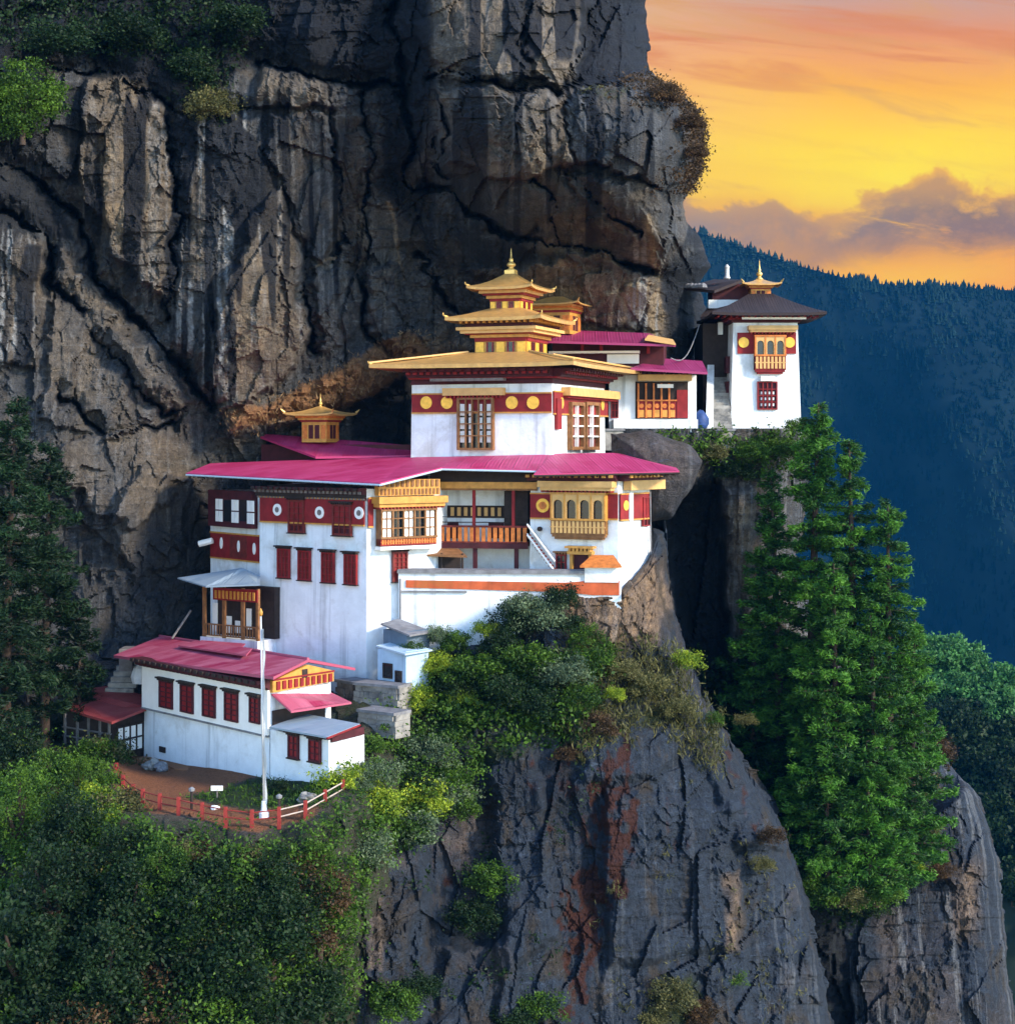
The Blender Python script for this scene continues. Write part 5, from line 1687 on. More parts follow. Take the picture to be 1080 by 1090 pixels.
# ------------------------------------------------------------------ tower temple at the far right
yT = 124.0
xa, xb = P(777, 0, yT).x, P(853.5, 0, yT).x
zb0, zt0 = P(0, 459, yT).z, P(0, 343, yT).z
tw = thing('tower_temple', ((xa + xb) / 2, yT + 3, zb0), 'tall white tower temple with orange balcony window and gilt lantern at the cliff edge', 'tower')
xm = (xa + xb) / 2
dT = 7.0
poly = [Vector((xa, yT, 0)), Vector((xb, yT, 0)), Vector((xb, yT + dT, 0)), Vector((xa, yT + dT, 0))]
MB().prism(poly, zb0 - 1.5, zt0, 0.105).build('wall', M['white'], tw)
# wall front leans back with height: follow the batter
bt = 0.105 * dT / 2 / (zt0 - zb0 + 1.5)


def tface(py):
    z = P(0, py, yT).z
    d = bt * (z - zb0 + 1.5)
    return Face(Vector((xa, yT + d, 0)), Vector((xb, yT + d, 0)))


f_ = tface(366).off(.04)
a, c, z0, z1 = f_.rect(784.5, 354, 847, 376.5)
MB().fbox(f_, a, c, z0, z1, -.35, .08).build('painted_band', M['maroon'], tw)
sxl = P(784, 0, yT).x
Fl = Face(Vector((sxl - .1, yT + dT - .6, 0)), Vector((sxl - .1, yT + .4, 0)))
MB().fbox(Fl, 0.1, Fl.L - .1, z0, z1, -.5, .07).build('painted_band', M['maroon'], tw)
discs(tw, f_, [(791, 364.5), (840, 364.5)], .38, 'gold_disc', .14)
bay(tw, f_, (802, 357, 835, 394), 3, 'arch', .6, .42, 'orange_wood', 'white_trim', 'gold_pale', 'maroon', 'gold_pale', (795, 347, 847, 354), balp=.26)
f2 = tface(420).off(.05)
window(tw, f2, (805.5, 406, 827, 436), 'maroon', 'maroon_dark', 4, 4, .16, .09, None, .07)
q = MB()
a, c, z0, z1 = f2.rect(808, 409, 825, 434)
for i in range(4):
    for j in range(4):
        if j < 3:
            q.fbox(f2, a + (c - a) * (i + .3) / 4, a + (c - a) * (i + .7) / 4, z0 + (z1 - z0) * (j + .3) / 4, z0 + (z1 - z0) * (j + .75) / 4, .02, .06)
q.build('pane', M['white_trim'], tw)
a, c, z0, z1 = f2.rect(809, 400.5, 824, 405.5)
MB().fbox(f2, a, c, z0, z1, 0, .3).build('lintel', M['white_trim'], tw)
for r in ((10.0, 0),):
    for (y0_, y1_) in ((405, 437), (378, 396)):
        z0, z1 = P(0, y1_, yT).z, P(0, y0_, yT).z
        MB().box(P(779.3, 0, yT).x - .25, P(779.3, 0, yT).x + .4, yT + 1.6, yT + 2.7, z0, z1).build('side_window', M['maroon_dark'], tw)
tcx = Vector((xm, yT + dT / 2, 0))
wx_ = (xb - xa) / 2 * .9
for i, (h, pj, m_) in enumerate(((.2, .15, 'maroon_dark'), (.22, .35, 'maroon'), (.2, .6, 'dark_wood'), (.2, .85, 'maroon_dark'))):
    z_ = zt0 + [0, .2, .42, .62][i]
    MB().box(xm - wx_ - pj, xm + wx_ + pj, yT + .35 - pj, yT + dT - .35 + pj, z_ + .003, z_ + h).build('cornice_layer', M[m_], tw)
MB().box(P(788, 0, yT).x, P(856, 0, yT).x, yT - .75, yT - .6, P(0, 340.5, yT).z, P(0, 338, yT).z).build('pale_eave_board', M['white_trim'], tw)
rt = MB(); hip(rt, tcx, XU, YV, wx_ + 1.75, dT / 2 + 1.6, .9, .9, P(0, 334.5, yT).z, P(0, 313, yT + 3).z, .1, .2, 1.15, 12, 6)
ra = rt.build('roof', M['dark_roof'], tw)
q = MB()
for i in range(17):
    x = xm - wx_ - 1.2 + i * (2 * wx_ + 2.4) / 16
    q.box(x - .06, x + .06, yT - 1.0, yT + 1, P(0, 334.5, yT).z - .26, P(0, 334.5, yT).z - .14)
q.build('rafter', M['maroon'], ra)
ccx = P(808, 0, yT + 3.5); ccx = Vector((ccx.x, yT + 3.5, 0))
cupola(tw, ccx, XU, YV, .72, P(0, 320, yT + 3).z, P(0, 303, yT + 3).z, 1.45, P(0, 296, yT + 3).z, 1.5)
# back roof joining the rock
bk = thing('annex_roof', P(760, 335, 129), 'dark sloping annex roof with pale edge between the rock and the tower', 'annex')
MB().plate([P(726, 306, 129), P(760, 309, 126.5), P(790, 297.5, 127.5), P(760, 297, 134)], .2).build('roof', M['dark_roof'], bk)
MB().plate([P(745, 337, 127), P(800, 334, 125.5), P(800, 318, 128), P(760, 318, 130)], .2).build('lower_roof', M['dark_roof'], bk)
xq0, xq1 = P(758, 0, 128).x, P(797, 0, 128).x
MB().box(xq0, xq1, 128, 131, P(0, 340, 128).z, P(0, 302, 128).z).build('wall', M['maroon_dark'], bk)
MB().box(xq0 - .3, xq1 - .25, 127.9, 128.5, P(0, 328, 128).z, P(0, 319, 128).z).build('white_panel', M['white'], bk)
MB().box(xq0 - .8, xq0 + 2.4, 127.2, 133, P(0, 460, 128).z, P(0, 345, 128).z).build('lower_wall', M['dark_wood'], bk)
MB().box(P(764, 0, 127).x, P(769, 0, 127).x, 126.9, 127.4, P(0, 356, 127).z, P(0, 343, 127).z).build('wall_block', M['white'], bk)
MB().lathe(P(773.5, 297, 127.2), [(.2, 0), (.26, .1), (.2, .2), (.17, .3), (.17, .85), (.2, .9), (.12, 1.0), (.05, 1.1)], 10).build('banner_finial', M['metal_pole'], bk, smooth=True)
q = MB()
for i in range(6):
    q.lathe(P(728 + i * 4, 304.5 - .3 * (i % 3), 128.4 - .25 * i), [(.32, -.15), (.28, .05), (.12, .18), (.01, .22)], 7)
q.build('roof_stone', M['coping'], bk)
# stair climbing beside the tower
s2_ = thing('stone_staircase', P(766, 456, 121.5), 'long stone stair climbing between shrine hall and white tower', 'staircase')
q = MB()
n = 18
for i in range(n):
    s = i / (n - 1)
    p = P(769 - 4 * s, 455 - 57 * s, 121.8 + 5.6 * s)
    zz0 = P(0, 458, 122).z - .2
    wdt = .72 - .15 * s
    q.box(p.x - wdt, p.x + wdt, p.y + .004 * i, p.y + .5, p.z - .34, p.z - .003 * (i % 2))
q.build('step', M['stone_wall'], s2_)
q = MB()
pts = [P(755.5 + 1.2 * s, 456 - 57 * s, 121.5 + 5.6 * s) for s in np.linspace(0, 1, 6)]
for p, p2 in zip(pts[:-1], pts[1:]):
    q.box8([p + Vector((-.28, 0, -.3)), p + Vector((.22, 0, -.3)), p2 + Vector((.22, 0, -.3)), p2 + Vector((-.28, 0, -.3))],
           [p + Vector((-.28, 0, .75)), p + Vector((.22, 0, .75)), p2 + Vector((.22, 0, .75)), p2 + Vector((-.28, 0, .75))])
q.build('side_wall', M['white'], s2_)
bp = thing('tarp_bundle', P(745, 456, 119.6), 'blue tarpaulin bundle in the dark corner at the foot of the stair', 'tarpaulin')
rg = np.random.default_rng(3)
q = MB(); q.lathe(P(745, 456, 119.8), [(.45, 0), (.58, .3), (.55, .7), (.42, 1.0), (.2, 1.22), (.02, 1.28)], 9)
o = q.build('bundle', M['blue_tarp'], bp, smooth=True)
for v_ in o.data.vertices:
    v_.co += Vector(rg.uniform(-.07, .07, 3))
# cable slung from the hall roof to the tower
q = MB()
pa, pb = P(714, 381, 117.5), P(744, 346, 126)
pts = [pa.lerp(pb, s) + Vector((0, 0, -1.1 * math.sin(math.pi * s))) for s in np.linspace(0, 1, 12)]
q.path(pts, .038)
tag(q.build('cable', M['coping']), 'pale sagging cable between the hall roof and the tower annex', 'cable')

# terrace wall and floor under shrine and tower
tr = thing('terrace_wall', P(720, 458, 117), 'low grey stone terrace wall along the ledge below shrine hall and tower', 'wall')
ta_, tb_ = P(640, HY, 117.2), P(806, HY, 119.6)
Fe = Face(ta_, tb_)
MB().fbox(Fe, -.5, Fe.L, -.6, P(0, 458.5, 118).z, -5.5, 0).build('wall', M['stone_wall'], tr)
MB().fbox(Fe, -.6, Fe.L, P(0, 458.5, 118).z + .003, P(0, 456.5, 118).z, -.6, .12).build('coping', M['coping'], tr)

# the grey boulder behind the wing's roof
def boulder(name, pts_px, Yf, Yb, mat, label, tan=0.1, seed=1, dark=0.0):
    """rounded rock filling an outline: front bulge with fracture relief, closed at the back"""
    from math import pi
    pts = np.array(pts_px, float)
    c = pts.mean(0)
    n = 96; m_ = 46
    seg = np.concatenate([pts, pts[:1]])
    dl = np.hypot(*np.diff(seg, axis=0).T); cum = np.concatenate([[0], np.cumsum(dl)])
    tt = np.linspace(0, cum[-1], n, endpoint=False)
    ox = np.interp(tt, cum, seg[:, 0]); oy = np.interp(tt, cum, seg[:, 1])
    # the two hemispheres, pole to pole
    th = np.linspace(0, pi, m_)
    rr = np.sin(th) ** 0.75; dd = -np.cos(th)
    px = c[0] + (ox[None] - c[0]) * rr[:, None]; py = c[1] + (oy[None] - c[1]) * rr[:, None]
    Ym = (Yf + Yb) / 2
    Y = Ym + dd[:, None] * (Yb - Yf) / 2 + 0.35 * fracture(px, py, 200 + seed) * np.sin(th)[:, None] + 0 * px
    px = px + 2 * fbm(px / 14, py / 14, 4, seed); py = py + 2 * fbm(px / 14 + 9, py / 14, 4, seed)
    X = (px - 540) / F * Ym; Z = (HY - py) / F * Ym
    V = np.stack([X, Y, Z], -1).reshape(-1, 3)
    i = np.arange(m_ * n).reshape(m_, n)
    Fq = np.stack([i[:-1], np.roll(i[:-1], -1, 1), np.roll(i[1:], -1, 1), i[1:]], -1).reshape(-1, 4)
    k = np.ones(len(V))
    o = npmesh(name, V, Fq, mat, dict(tan=k * tan, streak=k * .2, dark=k * dark, rust=k * 0, moss=k * 0))
    return tag(o, label, 'boulder')


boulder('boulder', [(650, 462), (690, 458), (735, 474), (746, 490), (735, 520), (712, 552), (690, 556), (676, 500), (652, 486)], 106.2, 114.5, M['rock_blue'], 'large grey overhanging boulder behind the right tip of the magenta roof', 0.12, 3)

# ------------------------------------------------------------------ lower house
lA, lB, lC = P(153, HY, 99.2), P(287, HY, 89.5), P(353, HY, 93.2)
low = thing('lower_house', (lB.x, lB.y, -17.6), 'long low white house with faded magenta roof and five dark red windows', 'house')
Fl1 = Face(lA, lB); Fl2 = Face(lB, lC)
lD = lC + (lA - lB)
zlt = -12.55
MB().prism([lA, lB, lC, lD], -19.2, zlt, 0.012).build('wall', M['white'], low)
Fl1 = Fl1.off(.03); Fl2 = Fl2.off(.03)
zs0 = Fl1.uz(215, 768)[1]
zs0 = (Fl1.uz(160, 757)[1] + Fl1.uz(275, 777)[1]) / 2
MB().fbox(Fl1, 0, Fl1.L, zs0, zlt - .1, -.02, .10).build('upper_wall', M['white_trim'], low)
MB().fbox(Fl1, 0, Fl1.L, zs0 - .1, zs0 - .003, -.02, .16).build('belt_line', M['coping'], low)
Fl1b = Fl1.off(.10)
for r in ((170.5, 725, 184.5, 754), (193, 729, 206.5, 759), (216.5, 733, 230, 763.5), (240, 737, 254, 768), (266.5, 742, 277.5, 770)):
    window(low, Fl1b, r, 'maroon_dark', 'maroon', 2, 5, .12, .09, 'dark_wood', sill=False)
a, c, z0, z1 = Fl1.rect(170, 795, 176, 801)
MB().fbox(Fl1, a, c, z0, z1, -.02, .05).build('vent', M['dark_wood'], low)
cornice(low, Fl1, -.1, Fl1.L + .05, zlt + .15, [(.22, .9, 'dark_wood', .6), (.2, .5, 'maroon_dark', 0), (.12, .25, 'dark_wood', .4)])
lr = MB()
e0, e1 = P(121, 697.5, 101.2), P(291, 720.5, 87.6)
g0, g1 = P(170, 677.5, 106.0), P(328, 702, 91.9)
lr.plate([e0, e1, g1, g0], .15)
bk0 = g0 + (g0 - e0) * .9; bk1 = P(378, 711, 96.5)
lr.plate([g1, bk1, P(240, 684, 110), g0], .15)
ro = lr.build('roof', M['old_pink_roof'], low)
MB().tube(g0 + Vector((0, 0, .03)), g1 + Vector((0, 0, .03)), .08).build('ridge_cap', M['old_pink_roof'], ro)
q = MB(); q.plate([P(190, 687, 100.5), P(262, 697, 94), P(268, 690, 96), P(208, 682, 102)], .1)
q.build('raised_sheet', M['old_pink_roof'], ro)
# gable end in ochre boards
zg0 = Fl2.uz(290, 737)[1]
za_, zm_, zc2 = Fl2.uz(289, 722)[1], Fl2.uz(322, 706)[1], Fl2.uz(352, 712)[1]
gb = MB()
us = [Fl2.uz(288, 720)[0], Fl2.uz(326, 706)[0], Fl2.uz(353, 712)[0]]
gp = [(us[0], zg0), (us[2], zg0 + .1), (us[2], zc2 - .1), (us[1], zm_ - .1), (us[0], za_ - .12)]
n = len(gp)
gb.add([Fl2.pt(u, z, .16) for u, z in gp] + [Fl2.pt(u, z, -.05) for u, z in gp], [tuple(range(n)), tuple(range(n, 2 * n))[::-1]] + [((i + 1) % n, i, n + i, n + (i + 1) % n) for i in range(n)])
gbo = gb.build('gable', M['gold_paint'], low)
q = MB(); q.dentils(Fl2, us[0] + .15, us[2] - .1, zg0 + .12, zg0 + .55, .15, .24, .42, .55); q.fbox(Fl2, us[0], us[2], zg0 + .62, zg0 + .7, .15, .22)
q.build('dentil_row', M['maroon'], gbo)
MB().fbox(Fl2, us[1] - .5, us[1] - .1, zm_ - .75, zm_ - .3, .15, .2).build('opening', M['dark_wood'], gbo)
pr = MB()
pr.plate([P(310, 757, 88.8), P(374, 747.5, 91.9), P(352, 737, 93.4), P(289, 738.5, 89.6)], .1)
pr.build('pent_roof', M['old_pink_roof'], low)
a, c, z0, z1 = Fl2.rect(290, 752, 345, 800)
MB().fbox(Fl2, a, c, z0, z1, -.02, .08).build('dark_wall', M['dark_wood'], low)
# the small front annex with blue tin roof
aA, aB, aC = P(287.5, HY, 89.3), P(350, HY, 86.0), P(388, HY, 88.6)
an = thing('tin_roof_annex', (aB.x, aB.y, -17.5), 'small white annex with blue-grey tin roof and two maroon windows at house corner', 'annex')
Fn1 = Face(aA, aB); Fn2 = Face(aB, aC)
MB().prism([aA, aB, aC, aA + (aC - aB)], -18.6, P(0, 783, 87.5).z, .01).build('wall', M['white'], an)
Fn1 = Fn1.off(.02); Fn2 = Fn2.off(.02)
for r in ((307.5, 782.5, 318.5, 807), (329.5, 787, 342, 811)):
    window(an, Fn1, r, 'maroon_dark', 'maroon', 2, 3, .11, .09, 'dark_wood')
MB().plate([P(286.5, 773.5, 88.6), P(348, 784.5, 85.0), P(383, 770.5, 88.2), P(326, 760, 91.8)], .09).build('roof', M['blue_roof'], an)
q = MB()
a, c, z0, z1 = Fn2.rect(352, 778, 386, 786)
q.fbox(Fn2, a, c, z0, z1, -.02, .1); q.build('eave_board', M['maroon_dark'], an)
MB().tube(P(348, 786.2, 85.0), P(383, 772.2, 88.2), .06).build('verge', M['maroon'], an)

# ------------------------------------------------------------------ timber hut at the far left
uA, uB, uC = P(67, HY, 99.6), P(119, HY, 97.0), P(153, HY, 99.4)
hut = thing('timber_hut', (uB.x, uB.y, -18), 'little half-timbered hut with dark red roof, leftmost of the buildings', 'hut')
Fu1 = Face(uA, uB); Fu2 = Face(uB, uC)
zh0, zh1 = P(0, 808, 97).z, P(0, 762, 98).z
MB().prism([uA, uB, uC, uA + (uC - uB)], zh0 - 1.2, zh1).build('wall', M['dark_wood'], hut)
q = MB()
a, c, z0, z1 = Fu2.rect(124, 772, 151, 800)
q.fbox(Fu2, a, c, z0, z1, -.02, .05)
pnl = q.build('white_panel', M['white_trim'], hut)
q = MB()
for i in range(5):
    x = a + (c - a) * i / 4
    q.fbox(Fu2, x - .05, x + .05, z0 - .1, z1 + .1, .04, .1)
for j in range(3):
    z = z0 + (z1 - z0) * j / 2
    q.fbox(Fu2, a - .1, c + .1, z - .05, z + .05, .04, .095)
q.build('timber_grid', M['dark_wood'], pnl)
for x in (70, 83, 95, 107, 117):
    u_ = Fu1.uz(x, 780)[0]
    MB().fbox(Fu1, u_ - .07, u_ + .07, zh0, zh1 - .1, .0, .1).build('post', M['grey_wood'], hut)
for z in (zh0 + .9, zh0 + 1.4):
    MB().fbox(Fu1, 0, Fu1.L, z - .04, z + .04, .0, .08).build('rail', M['grey_wood'], hut)
hr = MB()
hr.plate([P(63, 752.5, 100.5), P(119, 768.5, 95.7), P(158, 753, 99.2), P(80, 734.5, 102.6)], .14)
hr.plate([P(80, 734.5, 102.6), P(158, 753, 99.2), P(157, 740.5, 101.8), P(113, 730.5, 104)], .14)
hr.build('roof', M['red_roof'], hut)
# stone pier and steps behind the hut
ps = thing('stone_pier', P(138, 735, 103.5), 'rough stone pier and steps between the hut and the lower house roof', 'stone pier')
x0_, x1_ = P(127, 0, 103.5).x, P(141, 0, 103.5).x
MB().box(x0_, x1_, 103.4, 105, P(0, 745, 103).z, P(0, 692, 103).z).build('pier', M['grey_wood'], ps)
q = MB()
for i in range(6):
    p = P(126 + 3 * i, 733 - 6 * i, 102.4 + .3 * i)
    q.box(p.x - .8, p.x + .9, p.y, p.y + .5, p.z - .3, p.z)
q.build('step', M['stone_wall'], ps)
q = MB(); p = P(150, 722, 102); q.lathe(p + Vector((0, 0, -.3)), [(.5, 0), (.6, .4), (.45, .9), (.1, 1.2)], 9)
q.build('whitewashed_stone', M['white'], ps)
tag(MB().tube(P(183, 680, 104), P(203, 650, 105.5), .07).build('wooden_pole', M['grey_wood']), 'weathered pole leaning on the rock left of the porch', 'pole')
tag(MB().tube(P(212, 579, 109.4), P(226, 575.5, 109.2), .2).build('rain_pipe', M['white_trim']), 'short white pipe sticking out beside the maroon annex', 'pipe')

# ------------------------------------------------------------------ blue-roofed sheds and ruined walls right of the tall block
sh1 = thing('grey_shed', P(430, 682, 98), 'small dark slate-coloured shed with sloping grey roof under the parapet wall', 'shed')
s1, s2a, s3 = P(408, HY, 98.6), P(433, HY, 97.2), P(457, HY, 98.6)
MB().prism([s1, s2a, s3, s1 + (s3 - s2a)], P(0, 690, 98).z, P(0, 671, 98).z).build('wall', M['slate_wash'], sh1)
MB().plate([P(405, 663.5, 98.9), P(436, 676, 96.4), P(460, 672, 98.4), P(424, 658.5, 100)], .1).build('roof', M['coping'], sh1)
sh2 = thing('blue_shed', P(428, 720, 96.5), 'small blue-washed shed with pale blue tin roof, lower of the two sheds', 'shed')
s1, s2a, s3 = P(402, HY, 97.2), P(432, HY, 95.8), P(456, HY, 97.2)
MB().prism([s1, s2a, s3, s1 + (s3 - s2a)], P(0, 735, 96.5).z, P(0, 692, 96.5).z).build('wall', M['blue_wash'], sh2)
MB().plate([P(400, 687, 97.4), P(431, 696, 95.2), P(460, 691.5, 97.2), P(425, 682, 98.8)], .09).build('roof', M['pale_blue_roof'], sh2)
Fq1 = Face(s1, s2a)
window(sh2, Fq1, (408, 706, 418, 722), 'dark_wood', 'glass_dark', 1, 1, .08, .07, None)
window(sh2, Fq1, (421, 714, 428, 726), 'dark_wood', 'glass_dark', 1, 1, .08, .07, None)
rw = thing('ruined_wall', P(400, 770, 93), 'broken dark stone terrace walls with pale capping beside the lower house', 'stone wall')
for k, (x0_, x1_, yt_, yb_, Y, m_) in enumerate(((379, 424, 731, 764, 95.5, 'stone_wall'), (360, 384, 728, 752, 97.5, 'grey_wood'), (383, 420, 760, 785, 93, 'stone_wall'))):
    fA = Face(P(x0_, HY, Y + .8), P(x1_, HY, Y - .6))
    q = MB()
    # dry-stone courses, each stone a little in or out
    z0, z1 = P(0, yb_, Y).z, P(0, yt_, Y).z
    rg2 = random.Random(k)
    nrow = max(3, int((z1 - z0) / .3))
    for r_ in range(nrow):
        u_ = -rg2.random() * .3
        while u_ < fA.L:
            wq = rg2.uniform(.3, .75)
            q.fbox(fA, u_ + .02, min(u_ + wq, fA.L + .1), z0 + (z1 - z0) * r_ / nrow + .015, z0 + (z1 - z0) * (r_ + 1) / nrow, -1.2, rg2.uniform(0, .14))
            u_ += wq
    q.build('dry_stone', M[m_], rw)
    MB().fbox(fA, -.1, fA.L + .1, z1 + .003, z1 + .16, -1.3, .2).build('capping', M['coping'], rw)

# ------------------------------------------------------------------ flagpole and red fence on the terrace
fp = thing('flagpole', P(280, 862, 83.4), 'very tall white flagpole standing behind the red fence', 'flagpole')
MB().tube(P(281, 866, 83.4), P(277.5, 655, 83.4), .058, .042, 10).build('pole', M['metal_pole'], fp, smooth=True)
MB().lathe(P(277.5, 656, 83.4), [(.05, 0), (.09, .08), (.10, .2), (.04, .34), (.01, .4)], 10).build('finial', M['gold_paint'], fp, smooth=True)
MB().lathe(P(281, 868, 83.4), [(.24, -.2), (.24, .12), (.15, .25), (.12, .7)], 10).build('base', M['white_trim'], fp)
bx_ = MB()
flag = []
nz = 40
for i in range(nz + 1):
    s = i / nz
    p = P(281 - 3.2 * s * .93, 860 - 205 * s * .93, 83.4)
    wv_ = .03 + .03 * math.sin(9 * s) + .03 * math.sin(31 * s)
    flag.append((p + Vector((.06, -.04, 0)), p + Vector((.10 + wv_, -.10 + .06 * math.sin(17 * s), 0))))
for (a, b_), (c, d) in zip(flag[:-1], flag[1:]):
    nrm = Vector((0, .02, 0))
    bx_.box8([a, b_, b_ + nrm, a + nrm], [c, d, d + nrm, c + nrm])
bx_.build('prayer_flag', M['metal_pole'], fp)
fn = thing('fence', P(215, 872, 83), 'red post and rail fence curving round the edge of the earth terrace', 'fence')
fpts = [(124, 828, 93), (131, 842, 89), (142, 852, 86.6), (152, 857, 85.2), (170, 862, 84.4), (190, 866, 83.7), (215, 872, 83), (240, 877, 82.3), (268, 880, 82.0), (297, 877, 82.0), (325, 870, 82.5), (346, 858, 84.2), (365, 847, 85.6)]
post = None
tops = []
fm_ = MB()
p0 = P(*fpts[0])
for i, (x, y, Y) in enumerate(fpts):
    p = P(x, y, Y)
    if post is None:
        post = MB().box(p.x - .085, p.x + .085, p.y - .085, p.y + .085, p.z - .25, p.z + .80).build('post', M['red_post'], fn)
        base_loc = p
    else:
        o = post.copy(); COL.objects.link(o); o.parent = fn
        o.location = p - base_loc
        o.rotation_euler = (0, 0, 0)
    tops.append(p)
for i, (a, b_) in enumerate(zip(tops[:-1], tops[1:])):
    m_ = 'pale_rail' if i >= 9 else 'red_post'
    for h in (.32, .66):
        MB().tube(a + Vector((0, 0, h)), b_ + Vector((0, 0, h)), .03 if i < 9 else .035).build('rail', M[m_], fn)

# ------------------------------------------------------------------ vegetation
def leaf_quads(C, size, rg, up=0.35, aspect=0.55, dirs=None):
    n = len(C)
    nv = rg.normal(size=(n, 3)); nv[:, 2] += up
    nv /= np.linalg.norm(nv, axis=1, keepdims=True)
    t_ = rg.normal(size=(n, 3)) if dirs is None else dirs + rg.normal(size=(n, 3)) * 0.25
    t_ -= (t_ * nv).sum(1, keepdims=True) * nv
    t_ /= np.linalg.norm(t_, axis=1, keepdims=True) + 1e-9
    b = np.cross(nv, t_)
    L = (size * rg.uniform(0.6, 1.3, n))[:, None] if np.ndim(size) == 0 else (size * rg.uniform(0.7, 1.2, n))[:, None]
    V = np.stack([C - t_ * L * .5, C + b * L * aspect * .5 + t_ * L * .05, C + t_ * L * .5, C - b * L * aspect * .5 + t_ * L * .05], 1).reshape(-1, 3)
    return V, np.arange(4 * n).reshape(n, 4)


def np_tubes(segs, n=6):
    vs, fs = [], []
    k = 0
    for p0, p1, r0, r1 in segs:
        p0 = np.array(p0, float); p1 = np.array(p1, float)
        d = p1 - p0; d /= np.linalg.norm(d) + 1e-9
        a = np.cross(d, [0.3, 0.9, 0.2]); a /= np.linalg.norm(a); b = np.cross(d, a)
        th = np.arange(n) * 2 * np.pi / n
        ring = np.cos(th)[:, None] * a + np.sin(th)[:, None] * b
        vs += [p0 + ring * r0, p1 + ring * r1]
        i = np.arange(n); j = (i + 1) % n
        fs.append(np.stack([k + i, k + j, k + n + j, k + n + i], 1))
        k += 2 * n
    return np.concatenate(vs), np.concatenate(fs)


def bush_mesh(seed, mat, nclump=58, per=75, leaf=0.105):
    """unit bush: leaf clumps through a lumpy dome of radius about 1"""
    rg = np.random.default_rng(seed)
    d = rg.normal(size=(nclump, 3)); d[:, 2] = np.abs(d[:, 2]) * 1.0 - 0.25
    d /= np.linalg.norm(d, axis=1, keepdims=True)
    cc = d * (rg.uniform(0.25, 1.0, nclump) ** 0.6)[:, None] * rg.uniform(0.75, 1.1, nclump)[:, None]
    cr = rg.uniform(0.13, 0.30, nclump)
    ct = np.clip(rg.normal(0.42, 0.32, nclump), 0, 1)
    P_ = (cc[:, None] + rg.normal(size=(nclump, per, 3)) * cr[:, None, None] * np.array([.62, .62, .5])).reshape(-1, 3)
    tn = np.clip(np.repeat(ct, per) + rg.normal(0, 0.16, nclump * per), 0, 1)
    V, Fq = leaf_quads(P_, leaf, rg, 0.5)
    o = npmesh('bush', V, Fq, mat, None, dict(tint=tn), smooth=False)
    me = o.data
    bpy.data.objects.remove(o)
    return me


BUSH = {}
for k_ in ('green', 'yellow', 'dark', 'olive', 'grey', 'brown'):
    BUSH[k_] = [bush_mesh(300 + 7 * i + hash_ , M['leaf_' + k_]) for i, hash_ in enumerate((1, 2, 3))]
rnd = random.Random(11)


def bush(kind, px, py, Y, r, label, group=None, name='bush', rz=None, zs=0.85):
    me = rnd.choice(BUSH[kind])
    o = bpy.data.objects.new(name, me)
    COL.objects.link(o)
    p = P(px, py, Y)
    o.location = (p.x, p.y, p.z - 0.25 * r)
    o.scale = (r * rnd.uniform(.9, 1.15), r * rnd.uniform(.85, 1.1), r * zs * rnd.uniform(.9, 1.15))
    o.rotation_euler = (0, 0, rnd.uniform(0, 6.28))
    return tag(o, label, 'bush', group)


def scatter_leaves(name, px, py, Y, leaf, per, spread, mat, seed, lift=0.2, up=0.5, label=None, cat='undergrowth', grass=False):
    rg = np.random.default_rng(seed)
    n = len(px)
    C = np.stack([(px - 540) / F * Y, Y, (HY - py) / F * Y], 1)
    C[:, 1] -= lift * (rg.uniform(0, 1.6, n) if lift > .5 else 1)
    C[:, 2] += (lift * rg.uniform(-.2, .6, n) if lift > .5 else 0)
    sp = spread * (rg.uniform(.35, 1.0, n) + (rg.uniform(0, 1, n) > .8) * .7)
    Q = (C[:, None] + rg.normal(size=(n, per, 3)) * sp[:, None, None] * np.array([1, .8, .7])).reshape(-1, 3)
    tn = np.clip(np.repeat(rg.normal(.45, .25, n), per) + rg.normal(0, .15, n * per), 0, 1)
    dirs = None
    if grass:
        dirs = np.tile([0, -.25, 1.0], (len(Q), 1)) + rg.normal(size=(len(Q), 3)) * .35
    V, Fq = leaf_quads(Q, leaf, rg, up, 0.16 if grass else 0.55, dirs)
    o = npmesh(name, V, Fq, mat, None, dict(tint=tn), smooth=False)
    return tag(o, label, cat, kind='stuff')


def pick(n, x0, x1, y0, y1, poly, seed, soft=20):
    rg = np.random.default_rng(seed)
    x = rg.uniform(x0, x1, n); y = rg.uniform(y0, y1, n)
    k = poly_in(x, y, poly, soft) > rg.uniform(0, 1, n)
    return x[k], y[k]


# --- undergrowth on the near slope
SL = [(-60, 800), (60, 792), (118, 812), (122, 850), (150, 872), (268, 898), (330, 888), (372, 862), (398, 838), (396, 780), (430, 712), (470, 720), (520, 800), (500, 860), (425, 905), (385, 960), (372, 1170), (-60, 1170)]
x, y = pick(3300, -60, 530, 700, 1170, SL, 1, 8)
n_ = 0.75 * fbm(x / 60, y / 60, 4, 5) + 0.16 - (y - 900) / 520 + np.clip(x - 60, -80, 200) / 900  # picks darker leaves downhill and in hollows, painting shade into the leaf colour
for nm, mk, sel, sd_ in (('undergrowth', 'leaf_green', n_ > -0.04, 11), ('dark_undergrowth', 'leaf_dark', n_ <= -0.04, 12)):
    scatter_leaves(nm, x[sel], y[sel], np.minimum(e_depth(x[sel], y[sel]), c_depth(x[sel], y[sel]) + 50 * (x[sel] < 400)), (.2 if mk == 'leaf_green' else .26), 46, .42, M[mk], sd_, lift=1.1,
                   label='bright green undergrowth covering the lower left slope' if nm == 'undergrowth' else 'dark green undergrowth in the shady hollows of the slope')
